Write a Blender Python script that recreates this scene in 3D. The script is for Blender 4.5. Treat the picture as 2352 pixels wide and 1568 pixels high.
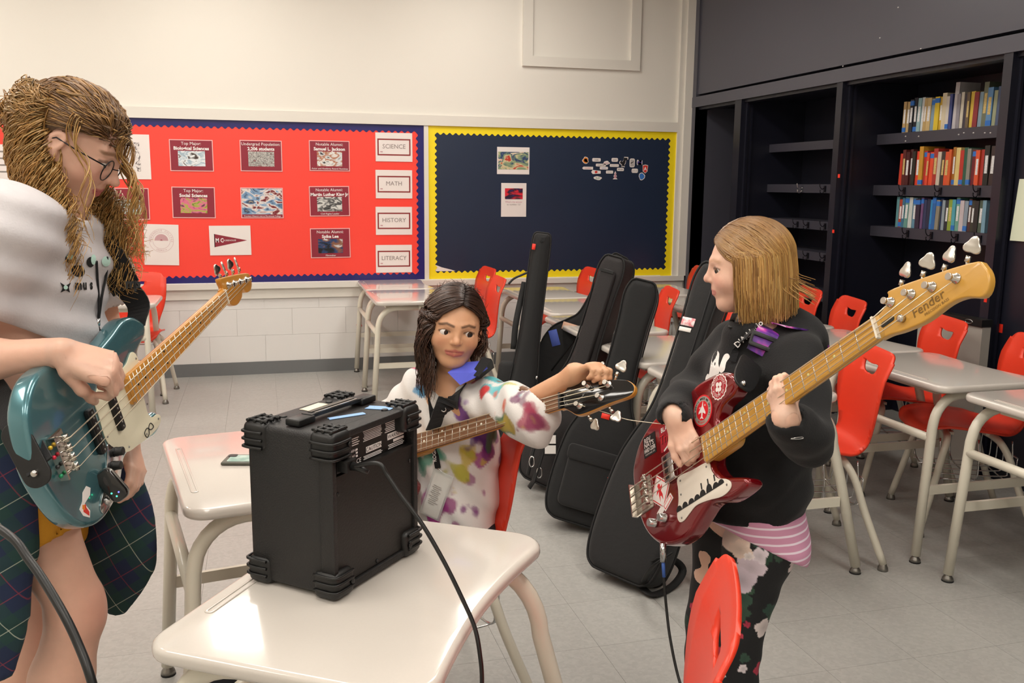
import bpy, bmesh, math, random
import numpy as np
from mathutils import Vector, Matrix
for o in list(bpy.data.objects): bpy.data.objects.remove(o, do_unlink=True)
SC = bpy.context.scene
COL = SC.collection
# ------------------------------------------------------------------ camera
FPX, CAMZ = 2100.0, 1.42
PITCH, YAW, ROLL = math.atan(358/2100.), math.radians(15.3), math.radians(0.55)
_f0 = np.array([math.sin(YAW), math.cos(YAW), 0]); _r0 = np.array([math.cos(YAW), -math.sin(YAW), 0]); _u0 = np.array([0, 0, 1.])
FWD = _f0*math.cos(PITCH) - _u0*math.sin(PITCH); _up = _u0*math.cos(PITCH) + _f0*math.sin(PITCH)
CR = _r0*math.cos(ROLL) + _up*math.sin(ROLL); CU = _up*math.cos(ROLL) - _r0*math.sin(ROLL)
CAM = np.array([0, 0, CAMZ])
cd = bpy.data.cameras.new('camera'); cam = bpy.data.objects.new('camera', cd); COL.objects.link(cam)
cd.sensor_width = 36; cd.lens = FPX*36/2352; cd.clip_start = .05
cam.matrix_world = Matrix(((CR[0], CU[0], -FWD[0], 0), (CR[1], CU[1], -FWD[1], 0), (CR[2], CU[2], -FWD[2], CAMZ), (0, 0, 0, 1)))
SC.camera = cam
# ------------------------------------------------------------------ world, lights, exposure
SC.view_settings.view_transform = 'Standard'; SC.view_settings.look = 'None'
SC.view_settings.gamma = 1; SC.view_settings.use_curve_mapping = False
SC.view_settings.exposure = 0.28
w = bpy.data.worlds.new('world'); SC.world = w; w.use_nodes = True
w.node_tree.nodes['Background'].inputs[0].default_value = (.80, .86, 1, 1)
w.node_tree.nodes['Background'].inputs[1].default_value = .25
CEIL = 3.25
def area(name, loc, sx, sy, power, col=(1, .97, .935)):
    l = bpy.data.lights.new(name, 'AREA'); l.shape = 'RECTANGLE'; l.size = sx; l.size_y = sy; l.energy = power; l.color = col
    o = bpy.data.objects.new(name, l); COL.objects.link(o); o.location = loc
    return o
# rows of fluorescent ceiling fixtures, the light of the room
LIGHT_SPOTS = [(x, y) for x in (-2.2, -.3, 1.6) for y in (-.6, 1.5, 3.6, 5.7)]
for _x, _y in LIGHT_SPOTS:
    area('fixture_light', (_x, _y, CEIL-.085), .50, 1.2, 12.5)
def px(p):
    v = np.array(p, float)-CAM; d = v@FWD
    return 1176+FPX*(v@CR)/d, 784-FPX*(v@CU)/d, d
def ray(x, y): return FWD + CR*((x-1176)/FPX) + CU*((784-y)/FPX)
def at_z(x, y, z): r = ray(x, y); return CAM + r*((z-CAMZ)/r[2])
def at_x(x, y, X): r = ray(x, y); return CAM + r*(X/r[0])
def at_y(x, y, Y): r = ray(x, y); return CAM + r*(Y/r[1])
def at_d(x, y, d): return CAM + ray(x, y)*d
# ------------------------------------------------------------------ materials
def lin(c):
    if isinstance(c, str):
        c = c.lstrip('#'); c = tuple(int(c[i:i+2], 16)/255 for i in (0, 2, 4))
    return tuple(x/12.92 if x <= .04045 else ((x+.055)/1.055)**2.4 for x in c[:3])
MATS = {}
class NT:
    def __init__(s, m): s.t = m.node_tree; s.n = s.t.nodes; s.l = s.t.links; s.b = s.n['Principled BSDF']
    def new(s, t, **k):
        n = s.n.new(t)
        for a, v in k.items(): setattr(n, a, v)
        return n
    def link(s, a, b): s.l.new(a, b)
def mat(name, col, rough=.5, metal=0, coat=0, var=0, vscale=8, bump=0, bscale=60, spec=.5, vcol=False, alpha=1, emit=0, rnd=0, sheen=0, stretch=None, sss=0, col2=None):
    """principled material: base colour with procedural variation (var / col2 noise), bump, per-object shade (rnd)"""
    if name in MATS: return MATS[name]
    m = bpy.data.materials.new(name); m.use_nodes = True; MATS[name] = m
    N = NT(m); b = N.b; c = (*lin(col), 1)
    b.inputs['Base Color'].default_value = c; b.inputs['Roughness'].default_value = rough; b.inputs['Metallic'].default_value = metal
    b.inputs['Coat Weight'].default_value = coat; b.inputs['Coat Roughness'].default_value = .06
    b.inputs['Specular IOR Level'].default_value = spec
    if sheen: b.inputs['Sheen Weight'].default_value = sheen
    if sss: b.inputs['Subsurface Weight'].default_value = sss; b.inputs['Subsurface Radius'].default_value = (.012, .005, .003); b.inputs['Subsurface Scale'].default_value = 1
    if alpha < 1: b.inputs['Alpha'].default_value = alpha
    if emit: b.inputs['Emission Color'].default_value = c; b.inputs['Emission Strength'].default_value = emit
    tc = N.new('ShaderNodeTexCoord'); co = tc.outputs['Object']
    if stretch:
        mp = N.new('ShaderNodeMapping'); mp.inputs['Scale'].default_value = stretch; N.link(co, mp.inputs[0]); co = mp.outputs[0]
    src = None
    if vcol:
        at = N.new('ShaderNodeVertexColor', layer_name='Col'); src = at.outputs[0]
    if var or col2:
        nz = N.new('ShaderNodeTexNoise'); nz.inputs['Scale'].default_value = vscale; nz.inputs['Detail'].default_value = 5; N.link(co, nz.inputs[0])
        mx = N.new('ShaderNodeMix', data_type='RGBA'); N.link(nz.outputs[0], mx.inputs[0])
        if col2:
            mx.inputs[6].default_value = c; mx.inputs[7].default_value = (*lin(col2), 1)
            rp = N.new('ShaderNodeMapRange'); rp.inputs[1].default_value = .4; rp.inputs[2].default_value = .6; N.link(nz.outputs[0], rp.inputs[0]); N.link(rp.outputs[0], mx.inputs[0])
        else:
            mx.inputs[6].default_value = tuple(x*(1-var) for x in c[:3])+(1,); mx.inputs[7].default_value = tuple(min(1, x*(1+var)) for x in c[:3])+(1,)
            if src:
                mx.blend_type = 'MULTIPLY'; N.link(src, mx.inputs[6]); mx.inputs[0].default_value = 1
                rp = N.new('ShaderNodeMapRange'); rp.inputs[3].default_value = 1-var; rp.inputs[4].default_value = 1+var; N.link(nz.outputs[0], rp.inputs[0]); N.link(rp.outputs[0], mx.inputs[7])
                N.l.remove(mx.inputs[0].links[0])
        src = mx.outputs[2]
    if rnd:
        oi = N.new('ShaderNodeObjectInfo'); rp = N.new('ShaderNodeMapRange'); rp.inputs[3].default_value = 1-rnd; rp.inputs[4].default_value = 1+rnd; N.link(oi.outputs['Random'], rp.inputs[0])
        mx = N.new('ShaderNodeMix', data_type='RGBA', blend_type='MULTIPLY'); mx.inputs[0].default_value = 1
        if src: N.link(src, mx.inputs[6])
        else: mx.inputs[6].default_value = c
        N.link(rp.outputs[0], mx.inputs[7]); src = mx.outputs[2]
    if src: N.link(src, b.inputs['Base Color'])
    if bump:
        nz = N.new('ShaderNodeTexNoise'); nz.inputs['Scale'].default_value = bscale; nz.inputs['Detail'].default_value = 4; N.link(co, nz.inputs[0])
        bp = N.new('ShaderNodeBump'); bp.inputs['Strength'].default_value = bump; bp.inputs['Distance'].default_value = .004; N.link(nz.outputs[0], bp.inputs['Height']); N.link(bp.outputs[0], b.inputs['Normal'])
    return m
# ------------------------------------------------------------------ mesh building
def frame_from(a, b):
    d = Vector(b)-Vector(a); return d.to_track_quat('Z', 'Y').to_matrix()
class MB:
    def __init__(s): s.v = []; s.f = []; s.sm = []
    def add(s, vs, fs, smooth=False):
        o = len(s.v); s.v += [tuple(map(float, p)) for p in vs]; s.f += [tuple(i+o for i in f) for f in fs]; s.sm += [smooth]*len(fs); return s
    def box(s, c, sz, rot=None):
        hx, hy, hz = sz[0]/2, sz[1]/2, sz[2]/2
        vs = [Vector((x*hx, y*hy, z*hz)) for z in (-1, 1) for y in (-1, 1) for x in (-1, 1)]
        if rot is not None: vs = [rot@v for v in vs]
        return s.add([v+Vector(c) for v in vs], [(0, 2, 3, 1), (4, 5, 7, 6), (0, 1, 5, 4), (2, 6, 7, 3), (0, 4, 6, 2), (1, 3, 7, 5)])
    def bx(s, x0, x1, y0, y1, z0, z1): return s.box(((x0+x1)/2, (y0+y1)/2, (z0+z1)/2), (abs(x1-x0), abs(y1-y0), abs(z1-z0)))
    def tube(s, pts, r, n=8, closed=False, caps=True, flat=None):
        P = [Vector(p) for p in pts]; m = len(P); rr = r if isinstance(r, (list, tuple, np.ndarray)) else [r]*m
        T = []
        for i in range(m):
            a = P[(i-1) % m] if (closed or i) else P[0]; b = P[(i+1) % m] if (closed or i < m-1) else P[-1]
            d = b-a; T.append(d.normalized() if d.length > 1e-9 else Vector((0, 0, 1)))
        u = Vector((0, 0, 1)) if abs(T[0].z) < .9 else Vector((1, 0, 0))
        vs = []
        for i in range(m):
            u = (u-T[i]*u.dot(T[i])); u.normalize(); w_ = T[i].cross(u)
            for k in range(n):
                a = 2*math.pi*k/n; q = (u*math.cos(a)*(flat[0] if flat else 1)+w_*math.sin(a)*(flat[1] if flat else 1))*rr[i]; vs.append(P[i]+q)
        fs = [(i*n+k, i*n+(k+1) % n, ((i+1) % m)*n+(k+1) % n, ((i+1) % m)*n+k) for i in range(m if closed else m-1) for k in range(n)]
        s.add(vs, fs, True)
        if caps and not closed:
            o = len(s.v)-m*n; s.f.append(tuple(o+k for k in range(n-1, -1, -1))); s.f.append(tuple(o+(m-1)*n+k for k in range(n))); s.sm += [False, False]
        return s
    def cyl(s, a, b, r, n=12, r2=None): return s.tube([a, b], [r, r if r2 is None else r2], n)
    def lathe(s, prof, n=16, M=None):
        vs = []; M = M or Matrix.Identity(4)
        for r, z in prof:
            for k in range(n): a = 2*math.pi*k/n; vs.append(M@Vector((r*math.cos(a), r*math.sin(a), z)))
        m = len(prof); fs = [(i*n+k, i*n+(k+1) % n, (i+1)*n+(k+1) % n, (i+1)*n+k) for i in range(m-1) for k in range(n)]
        s.add(vs, fs, True); o = len(s.v)-m*n
        s.f += [tuple(o+k for k in range(n-1, -1, -1)), tuple(o+(m-1)*n+k for k in range(n))]; s.sm += [False]*2
        return s
    def ball(s, c, r, M=None, nu=14, nv=9):
        rx = r if isinstance(r, (tuple, list)) else (r, r, r); vs = []; M = M or Matrix.Identity(3)
        for j in range(1, nv):
            t = math.pi*j/nv
            for i in range(nu): a = 2*math.pi*i/nu; vs.append(M@Vector((rx[0]*math.sin(t)*math.cos(a), rx[1]*math.sin(t)*math.sin(a), rx[2]*math.cos(t)))+Vector(c))
        vs += [M@Vector((0, 0, rx[2]))+Vector(c), M@Vector((0, 0, -rx[2]))+Vector(c)]; N_ = nu*(nv-1)
        fs = [(j*nu+i, (j+1)*nu+i, (j+1)*nu+(i+1) % nu, j*nu+(i+1) % nu) for j in range(nv-2) for i in range(nu)]
        fs += [(N_, i, (i+1) % nu) for i in range(nu)] + [(N_+1, (nv-2)*nu+(i+1) % nu, (nv-2)*nu+i) for i in range(nu)]
        return s.add(vs, fs, True)
    def prism(s, poly, z0, z1, M=None):
        n = len(poly); M = M or Matrix.Identity(4)
        vs = [M@Vector((x, y, z0)) for x, y in poly]+[M@Vector((x, y, z1)) for x, y in poly]
        return s.add(vs, [tuple(range(n-1, -1, -1)), tuple(range(n, 2*n))]+[(i, (i+1) % n, n+(i+1) % n, n+i) for i in range(n)])
    def mesh(s, name='m', M=None):
        me = bpy.data.meshes.new(name); vs = s.v
        if M is not None: vs = [tuple(M@Vector(p)) for p in vs]
        me.from_pydata(vs, [], s.f); me.polygons.foreach_set('use_smooth', s.sm); me.update(); return me
TM = {}
def ob(name, me, m=None, parent=None, world=False, loc=None):
    if isinstance(me, MB): me = me.mesh(name)
    o = bpy.data.objects.new(name, me); COL.objects.link(o); me.name = name
    if m is not None:
        ms = m if isinstance(m, (list, tuple)) else [m]
        me.materials.clear()
        for k in ms: me.materials.append(MATS[k] if isinstance(k, str) else k)
    if parent is not None:
        o.parent = parent; root = parent
        Mp = TM.get(root.name, Matrix.Identity(4)); TM[o.name] = Mp
        if world: me.transform(Mp.inverted())
    if loc is not None: o.location = loc
    return o
def tag(o, label, cat, group=None):
    o['label'] = label; o['category'] = cat
    if group: o['group'] = group
    return o
def thing(name, label, cat, M=None, group=None, loc=None):
    o = bpy.data.objects.new(name, None); COL.objects.link(o); o.empty_display_size = .05
    if loc is not None: M = Matrix.Translation(Vector(loc))
    if M is not None: o.matrix_world = M; TM[o.name] = M.copy()
    return tag(o, label, cat, group)
def struct(name, me, m, parent=None, world=False):
    o = ob(name, me, m, parent, world)
    if parent is None: o['kind'] = 'structure'
    return o
def dup(root, M, label, group=None):
    r = root.copy(); COL.objects.link(r); r.parent = None; r.matrix_world = M; TM[r.name] = M.copy(); r['label'] = label
    if group: r['group'] = group
    for ch in list(root.children):
        c = ch.copy(); COL.objects.link(c); c.parent = r
        for g in list(ch.children):
            d = g.copy(); COL.objects.link(d); d.parent = c
    return r
def spline(pts, n=8, closed=False):
    """catmull-rom resample"""
    P = [np.array(p, float) for p in pts]; m = len(P); out = []
    for i in range(m if closed else m-1):
        p0 = P[(i-1) % m] if (closed or i) else P[0]*2-P[1]; p1 = P[i]; p2 = P[(i+1) % m]
        p3 = P[(i+2) % m] if (closed or i < m-2) else P[-1]*2-P[-2]
        for k in range(n):
            t = k/n; out.append(.5*((2*p1)+(-p0+p2)*t+(2*p0-5*p1+4*p2-p3)*t*t+(-p0+3*p1-3*p2+p3)*t**3))
    if not closed: out.append(P[-1])
    return [tuple(p) for p in out]
def rrect(w_, h, r, n=5, cx=0, cy=0):
    out = []
    for sx, sy, a0 in ((1, 1, 0), (-1, 1, 90), (-1, -1, 180), (1, -1, 270)):
        for k in range(n+1):
            a = math.radians(a0+90*k/n); out.append((cx+sx*(w_/2-r)+r*math.cos(a), cy+sy*(h/2-r)+r*math.sin(a)))
    return out
TMPS = bpy.data.scenes.new('scratch')
def to_mesh(o):
    TMPS.collection.objects.link(o); vl = TMPS.view_layers[0]; vl.update(); dg = vl.depsgraph
    me = bpy.data.meshes.new_from_object(o.evaluated_get(dg)); TMPS.collection.objects.unlink(o); d = o.data; bpy.data.objects.remove(o); bpy.data.curves.remove(d); return me
def slab(polys, th, bev=0, res=3, z0=0):
    """filled 2-D outline(s) (first is the outside, others holes) extruded to thickness th from z0, edges rounded by bev"""
    cu = bpy.data.curves.new('c', 'CURVE'); cu.dimensions = '2D'; cu.fill_mode = 'BOTH'
    for pl in polys:
        sp = cu.splines.new('POLY'); sp.points.add(len(pl)-1)
        for i, p in enumerate(pl): sp.points[i].co = (p[0], p[1], 0, 1)
        sp.use_cyclic_u = True
    cu.extrude = max(th/2-bev, 0); cu.bevel_depth = bev; cu.bevel_resolution = res; cu.offset = -bev
    me = to_mesh(bpy.data.objects.new('c', cu))
    me.transform(Matrix.Translation((0, 0, z0+th/2))); me.materials.clear()
    return me
def smooth_by_angle(me, ang=40):
    me.polygons.foreach_set('use_smooth', [True]*len(me.polygons))
    bm = bmesh.new(); bm.from_mesh(me); bmesh.ops.remove_doubles(bm, verts=bm.verts, dist=1e-5)
    for e in bm.edges:
        if len(e.link_faces) == 2 and e.calc_face_angle(0) > math.radians(ang): e.smooth = False
    bm.to_mesh(me); bm.free(); return me
def rbox(sx, sy, sz, r, seg=3, c=(0, 0, 0)):
    bm = bmesh.new(); bmesh.ops.create_cube(bm, size=1)
    for v in bm.verts: v.co = Vector((v.co.x*sx, v.co.y*sy, v.co.z*sz))
    if r: bmesh.ops.bevel(bm, geom=bm.edges[:], offset=r, segments=seg, profile=.5, affect='EDGES')
    for v in bm.verts: v.co += Vector(c)
    me = bpy.data.meshes.new('b'); bm.to_mesh(me); bm.free(); return smooth_by_angle(me, 50)
def join(*ms):
    bm = bmesh.new()
    for m in ms:
        if isinstance(m, MB): m = m.mesh()
        bm.from_mesh(m)
    me = bpy.data.meshes.new('j'); bm.to_mesh(me); bm.free(); return me
_TX = {}
def text_mesh(s, size=.1, align='CENTER', ext=0, bold=0, shear=0, spacing=1):
    k = (s, size, align, ext, bold, shear, spacing)
    if k in _TX: return _TX[k].copy()
    cu = bpy.data.curves.new('t', 'FONT'); cu.body = s; cu.size = size; cu.align_x = align; cu.align_y = 'CENTER'; cu.extrude = ext; cu.offset = bold
    cu.resolution_u = 2; cu.shear = shear; cu.space_character = spacing
    me = to_mesh(bpy.data.objects.new('t', cu)); me.materials.clear()
    _TX[k] = me; return me.copy()
def basis(o, x, y, z=None):
    x = Vector(x).normalized(); y = Vector(y); y = (y-x*x.dot(y)).normalized(); z = x.cross(y)
    return Matrix(((x.x, y.x, z.x, o[0]), (x.y, y.y, z.y, o[1]), (x.z, y.z, z.z, o[2]), (0, 0, 0, 1)))
def RZ(a): return Matrix.Rotation(math.radians(a), 4, 'Z')
def TR(x, y, z=0): return Matrix.Translation((x, y, z))
mat('black_plastic', '#141414', .45, bump=.12, bscale=300)
mat('black_cloth', '#111114', .92, var=.25, vscale=14, bump=.3, bscale=500, sheen=.15)
mat('chrome', '#c9c9c9', .16, 1); mat('steel', '#9a9a98', .3, 1); mat('brass', '#b89a5a', .3, 1)
mat('white_paper', '#e9e4df', .75, var=.03, vscale=5); mat('ink_black', '#181818', .7); mat('ink_grey', '#8b8480', .8); mat('ink_white', '#f0ecea', .7)
# ------------------------------------------------------------------ room shell
YB, XR, XL, YF = 7.04, 3.417, -3.6, -2.2
mat('joint', '#9a9893', .8)
m = mat('floor_tile', '#a5a4a0', .34, rnd=.018, var=.02)
N = NT(m)   # speckled vinyl: chips of lighter and darker grey
tc = N.new('ShaderNodeTexCoord'); geo = N.new('ShaderNodeNewGeometry')
v1 = N.new('ShaderNodeTexVoronoi'); v1.inputs['Scale'].default_value = 95; N.link(geo.outputs['Position'], v1.inputs[0])
nz = N.new('ShaderNodeTexNoise'); nz.inputs['Scale'].default_value = 34; nz.inputs['Detail'].default_value = 6; N.link(geo.outputs['Position'], nz.inputs[0])
sep = N.new('ShaderNodeSeparateColor'); N.link(v1.outputs['Color'], sep.inputs[0])
ad = N.new('ShaderNodeMath', operation='ADD'); N.link(sep.outputs[0], ad.inputs[0]); N.link(nz.outputs[0], ad.inputs[1])
rp = N.new('ShaderNodeMapRange'); rp.inputs[1].default_value = .3; rp.inputs[2].default_value = 1.7; rp.inputs[3].default_value = .90; rp.inputs[4].default_value = 1.08; N.link(ad.outputs[0], rp.inputs[0])
mx = N.new('ShaderNodeMix', data_type='RGBA', blend_type='MULTIPLY'); mx.inputs[0].default_value = 1
pl = N.b.inputs['Base Color'].links[0].from_socket; N.link(pl, mx.inputs[6]); N.link(rp.outputs[0], mx.inputs[7]); N.link(mx.outputs[2], N.b.inputs['Base Color'])
mat('wall_paint', '#e8e4db', .62, var=.02, vscale=1.5, bump=.05, bscale=40); mat('block_paint', '#e4e2df', .5, var=.015, vscale=3, bump=.25, bscale=28)
mat('trim_paint', '#e2ded5', .4, var=.02, vscale=3); mat('base_vinyl', '#6f7172', .5)
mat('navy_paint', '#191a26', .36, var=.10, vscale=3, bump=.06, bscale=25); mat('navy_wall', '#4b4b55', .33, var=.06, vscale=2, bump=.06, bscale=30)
mat('ceiling_tile', '#e4e0d8', .9, bump=.2, bscale=90)
flo = struct('floor', MB().bx(XL, XR+.6, YF, YB, -.05, -.004), 'joint')
T = .305; tile = MB().bx(-T/2+.0004, T/2-.0004, -T/2+.0004, T/2-.0004, -.004, 0).mesh('tile')
tile.materials.append(MATS['floor_tile'])
cells = []
for i in range(int((XR+.6-XL)/T)+1):
    for j in range(int((YB-YF)/T)+1):
        cx, cy = XL+T*(i+.5), YF+.12+T*(j+.5)
        if cx > XR+.6-T/2 or cy > YB-T/2+.1: continue
        u, v, d = px((cx, cy, 0)); vis = d > .3 and -150 < u < 2500 and 600 < v < 1700
        cells.append((0 if vis else 1, d if d > 0 else 99, cx, cy))
cells.sort()
for _, d, cx, cy in cells[:295]:
    o = bpy.data.objects.new('floor_tile', tile); COL.objects.link(o); o.parent = flo; o.location = (cx, cy, 0)
mb = MB()
for _, d, cx, cy in cells[295:]: mb.bx(cx-T/2+.0004, cx+T/2-.0004, cy-T/2+.0004, cy+T/2-.0004, -.004, 0)
o = ob('far_tiles', mb, 'floor_tile', flo); o['kind'] = 'stuff'
# back wall: plaster above, painted blocks below the ledge
wb = struct('wall_back', MB().bx(XL-.1, XR+.62, YB, YB+.15, .0, CEIL+.1), 'wall_paint')
blk = MB().bx(-.1994, .1994, -.012, 0, -.0994, .0994).mesh('block'); blk.materials.append(MATS['block_paint'])
for r in range(3):
    for i in range(18):
        x = XL+.4*(i+.5)+(.2 if r % 2 else 0)
        if x+.2 > XR: continue
        o = bpy.data.objects.new('wall_block', blk); COL.objects.link(o); o.parent = wb; o.location = (x, YB-.001, .1+.1+.2*r-.005)
struct('wall_left', MB().bx(XL-.1, XL, YF, YB, 0, CEIL+.1), 'wall_paint')
struct('wall_front', MB().bx(XL-.1, XR+.6, YF-.1, YF, 0, CEIL+.1), 'wall_paint')
ce = struct('ceiling', MB().bx(XL-.1, XR+.62, YF-.1, YB+.1, CEIL, CEIL+.08), 'ceiling_tile')
mat('diffuser', '#fff4e2', .5, emit=4.0); mat('fixture_white', '#e8e6e0', .5)
for i, (x, y) in enumerate(LIGHT_SPOTS):
    if y > 6.6: continue
    t = thing('ceiling_light', 'fluorescent ceiling fixture with white frame', 'ceiling light', loc=(x, y, CEIL), group='fluorescent ceiling fixtures')
    ob('housing', MB().bx(-.30, -.27, -.65, .65, -.07, 0).bx(.27, .30, -.65, .65, -.07, 0).bx(-.27, .27, -.65, -.62, -.07, 0).bx(-.27, .27, .62, .65, -.07, 0), 'fixture_white', t)
    ob('diffuser', MB().bx(-.27, .27, -.62, .62, -.055, -.04), 'diffuser', t)
struct('baseboard_back', MB().bx(XL, XR, YB-.022, YB-.013, 0, .095), 'base_vinyl')
rail = MB().bx(XL, XR-.02, YB-.055, YB, .650, .690).bx(XL, XR-.02, YB-.03, YB, .575, .650)
struct('trim_1', rail, 'trim_paint')
struct('trim_2', MB().bx(XL, 3.30, YB-.028, YB, 1.862, 1.938), 'trim_paint')
struct('trim_3', MB().bx(3.30, 3.345, YB-.028, YB, .69, 3.2).bx(3.345, XR, YB-.05, YB, .69, CEIL), 'trim_paint')
struct('trim_4', MB().bx(1.213, 1.247, YB-.02, YB, .69, 1.862), 'trim_paint')
p = MB().bx(1.985, 2.064, YB-.025, YB, 2.33, CEIL-.02).bx(2.875, 2.955, YB-.025, YB, 2.33, CEIL-.02).bx(2.064, 2.875, YB-.025, YB, 2.33, 2.405)
struct('trim_5', p, 'trim_paint')
# right wall: header above, open built-in shelving bays below
HZ = 2.085; DEP = .53
wr = struct('wall_right', MB().bx(XR+.006, XR+.1, 6.97, YB, 0, CEIL+.1).bx(XR+.006, XR+.1, YF, 6.97, HZ+.07, CEIL+.1), 'navy_wall')
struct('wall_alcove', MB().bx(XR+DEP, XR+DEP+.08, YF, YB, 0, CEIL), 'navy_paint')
struct('trim_6', MB().bx(XR-.012, XR+.1, YF, 6.985, HZ-.03, HZ+.05), 'navy_wall')
struct('trim_7', MB().bx(XR-.006, XR+.1, 6.93, YB-.05, 0, CEIL).bx(XR-.006, XR+DEP, 6.93, 6.97, 0, HZ), 'navy_wall')
divs = [(6.19, 6.285), (4.972, 5.03), (3.66, 3.716), (2.30, 2.36), (.9, .96)]
for k, (a, b) in enumerate(divs):
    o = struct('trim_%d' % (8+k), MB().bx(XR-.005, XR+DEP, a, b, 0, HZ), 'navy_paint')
    ob('door_track', MB().bx(XR+.035, XR+.05, a-.018, a, 0, HZ-.03).bx(XR+.07, XR+.085, a-.018, a, 0, HZ-.03).bx(XR+.035, XR+.085, b, b+.012, 0, HZ-.03), 'navy_paint', o)
struct('trim_20', MB().bx(XR+.02, XR+.09, YF, 6.93, HZ-.05, HZ-.03).bx(XR, XR+DEP, YF, 6.93, HZ-.03, HZ), 'navy_paint')
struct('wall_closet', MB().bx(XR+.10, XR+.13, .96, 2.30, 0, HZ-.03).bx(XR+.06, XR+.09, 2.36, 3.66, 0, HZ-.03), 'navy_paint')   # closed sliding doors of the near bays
mat('navy_shelf', '#3b3a44', .4, var=.08, vscale=4)
def shelf(y0, y1, x0, ztop, th, n, where):
    t = thing('wall_shelf', 'dark navy wall shelf, %s' % where, 'shelf', loc=(x0, (y0+y1)/2, ztop-th), group='built-in navy shelves')
    ob('board', MB().bx(x0, XR+DEP, y0, y1, ztop-.025, ztop), 'navy_shelf', t, world=True)
    ob('front_lip', MB().bx(x0-.02, x0, y0, y1, ztop-th, ztop), 'navy_shelf', t, world=True)
    return t
hookm = {}
def hook_mesh():
    h = MB(); h.box((0, 0, 0), (.006, .018, .04))
    h.tube(spline([(0, 0, .008), (-.02, 0, -.002), (-.035, 0, .012), (-.04, 0, .03)], 5), .003, 6).tube(spline([(0, 0, -.01), (-.016, 0, -.03), (-.032, 0, -.024), (-.034, 0, -.012)], 5), .003, 6)
    h.ball((-.04, 0, .032), .0045, nu=8, nv=6).ball((-.034, 0, -.01), .0045, nu=8, nv=6); return h.mesh('hook')
mat('dark_hook', '#23222a', .4, .6)
hk = {'c': hook_mesh(), 'd': hook_mesh()}
hk['c'].materials.append(MATS['chrome']); hk['d'].materials.append(MATS['dark_hook'])
def hooks(x, ys, z, bright, where):
    for i, y in enumerate(ys):
        b = i == bright; o = bpy.data.objects.new('coat_hook', hk['c' if b else 'd']); COL.objects.link(o); o.location = (x-.005, y, z)
        tag(o, 'shiny silver coat hook on '+where if b else ['first', 'second', 'third', 'last'][i]+' dark coat hook from the left on '+where, 'hook', 'coat hooks under the shelves')
XS = 3.70
for z, n in ((1.750, 'top shelf of the book bay'), (1.444, 'middle shelf of the book bay'), (1.195, 'lowest book shelf, above the guitar headstock')): shelf(3.716, 4.972, XS, z, .062, 4, n)
for z, n in ((1.738, 'top one in the empty middle bay'), (1.448, 'second one in the empty middle bay with silver hook'), (1.20, 'third one in the empty middle bay'), (.99, 'fourth one in the empty middle bay'), (.72, 'lowest one in the empty middle bay')): shelf(5.03, 6.19, 3.68, z, .058, 4, n)
for z, n in ((1.70, 'top one in the narrow corner bay'), (1.43, 'middle one in the narrow corner bay'), (1.18, 'lower one in the narrow corner bay')): shelf(6.285, 6.93, 3.80, z, .03, 4, n)
hooks(3.66, [5.72, 5.45, 5.18], 1.418, 0, 'the second shelf of the empty bay')
hooks(3.66, [5.75, 5.62, 5.42, 5.2], 1.17, 9, 'the third shelf of the empty bay'); hooks(3.66, [5.6, 5.4, 5.2], .96, 9, 'the fourth shelf of the empty bay')
hooks(XS-.02, [4.68, 4.38, 4.09], 1.412, 9, 'the middle book shelf'); hooks(XS-.02, [4.62, 4.42, 4.22, 4.05], 1.163, 9, 'the lowest book shelf')
# scraps of red tape on the shelving posts and the back wall
mat('red_tape', '#e8301c', .5)
def tape(u, v, w_, h, lab, back=False, X=None):
    p = at_y(u, v, YB-.014) if back else at_x(u, v, X or XR-.006)
    b = MB().box(p, (w_, .002, h) if back else (.002, w_, h), Matrix.Rotation(-.2, 3, 'Y') if back else None)
    tag(ob('tape_scrap', b, 'red_tape'), lab, 'tape')
tape(1927, 404, .02, .022, 'red tape scrap on the navy post right of the empty bay, upper'); tape(1914, 531, .02, .02, 'red tape scrap on the navy post right of the empty bay, lower')
tape(2264, 684, .018, .042, 'red tape scrap on the navy post below the guitar headstock'); tape(2299, 754, .022, .042, 'red tape scrap on the closed navy door beside the grey panel', X=XR+.0595)
tape(2263, 797, .022, .024, 'small red diamond of tape low on the navy post by the rightmost chair'); tape(825, 747, .04, .024, 'red tape scrap on the white block wall below the ledge', True)
# pale screw heads on the top book shelf and fascia
mat('pale_dot', '#c9c6c4', .5)
for u, v, X in ((2080, 313, XS-.02), (2080, 324, XS-.02), (2110, 313, XS-.02), (2202, 309, XS-.02), (2214, 305, XS-.02), (2236, 305, XS-.02), (2262, 305, XS-.02), (2275, 305, XS-.02), (2021, 87, XR+.006), (1936, 152, XR+.006), (2115, 112, XR+.006), (2063, 17, XR+.006)):
    p = at_x(u, v, X); tag(ob('screw_head', MB().ball(p, (.003, .006, .004), nu=8, nv=6), 'pale_dot'), 'tiny pale screw head on the navy woodwork', 'screw', 'pale screw heads on the navy woodwork')
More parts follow.
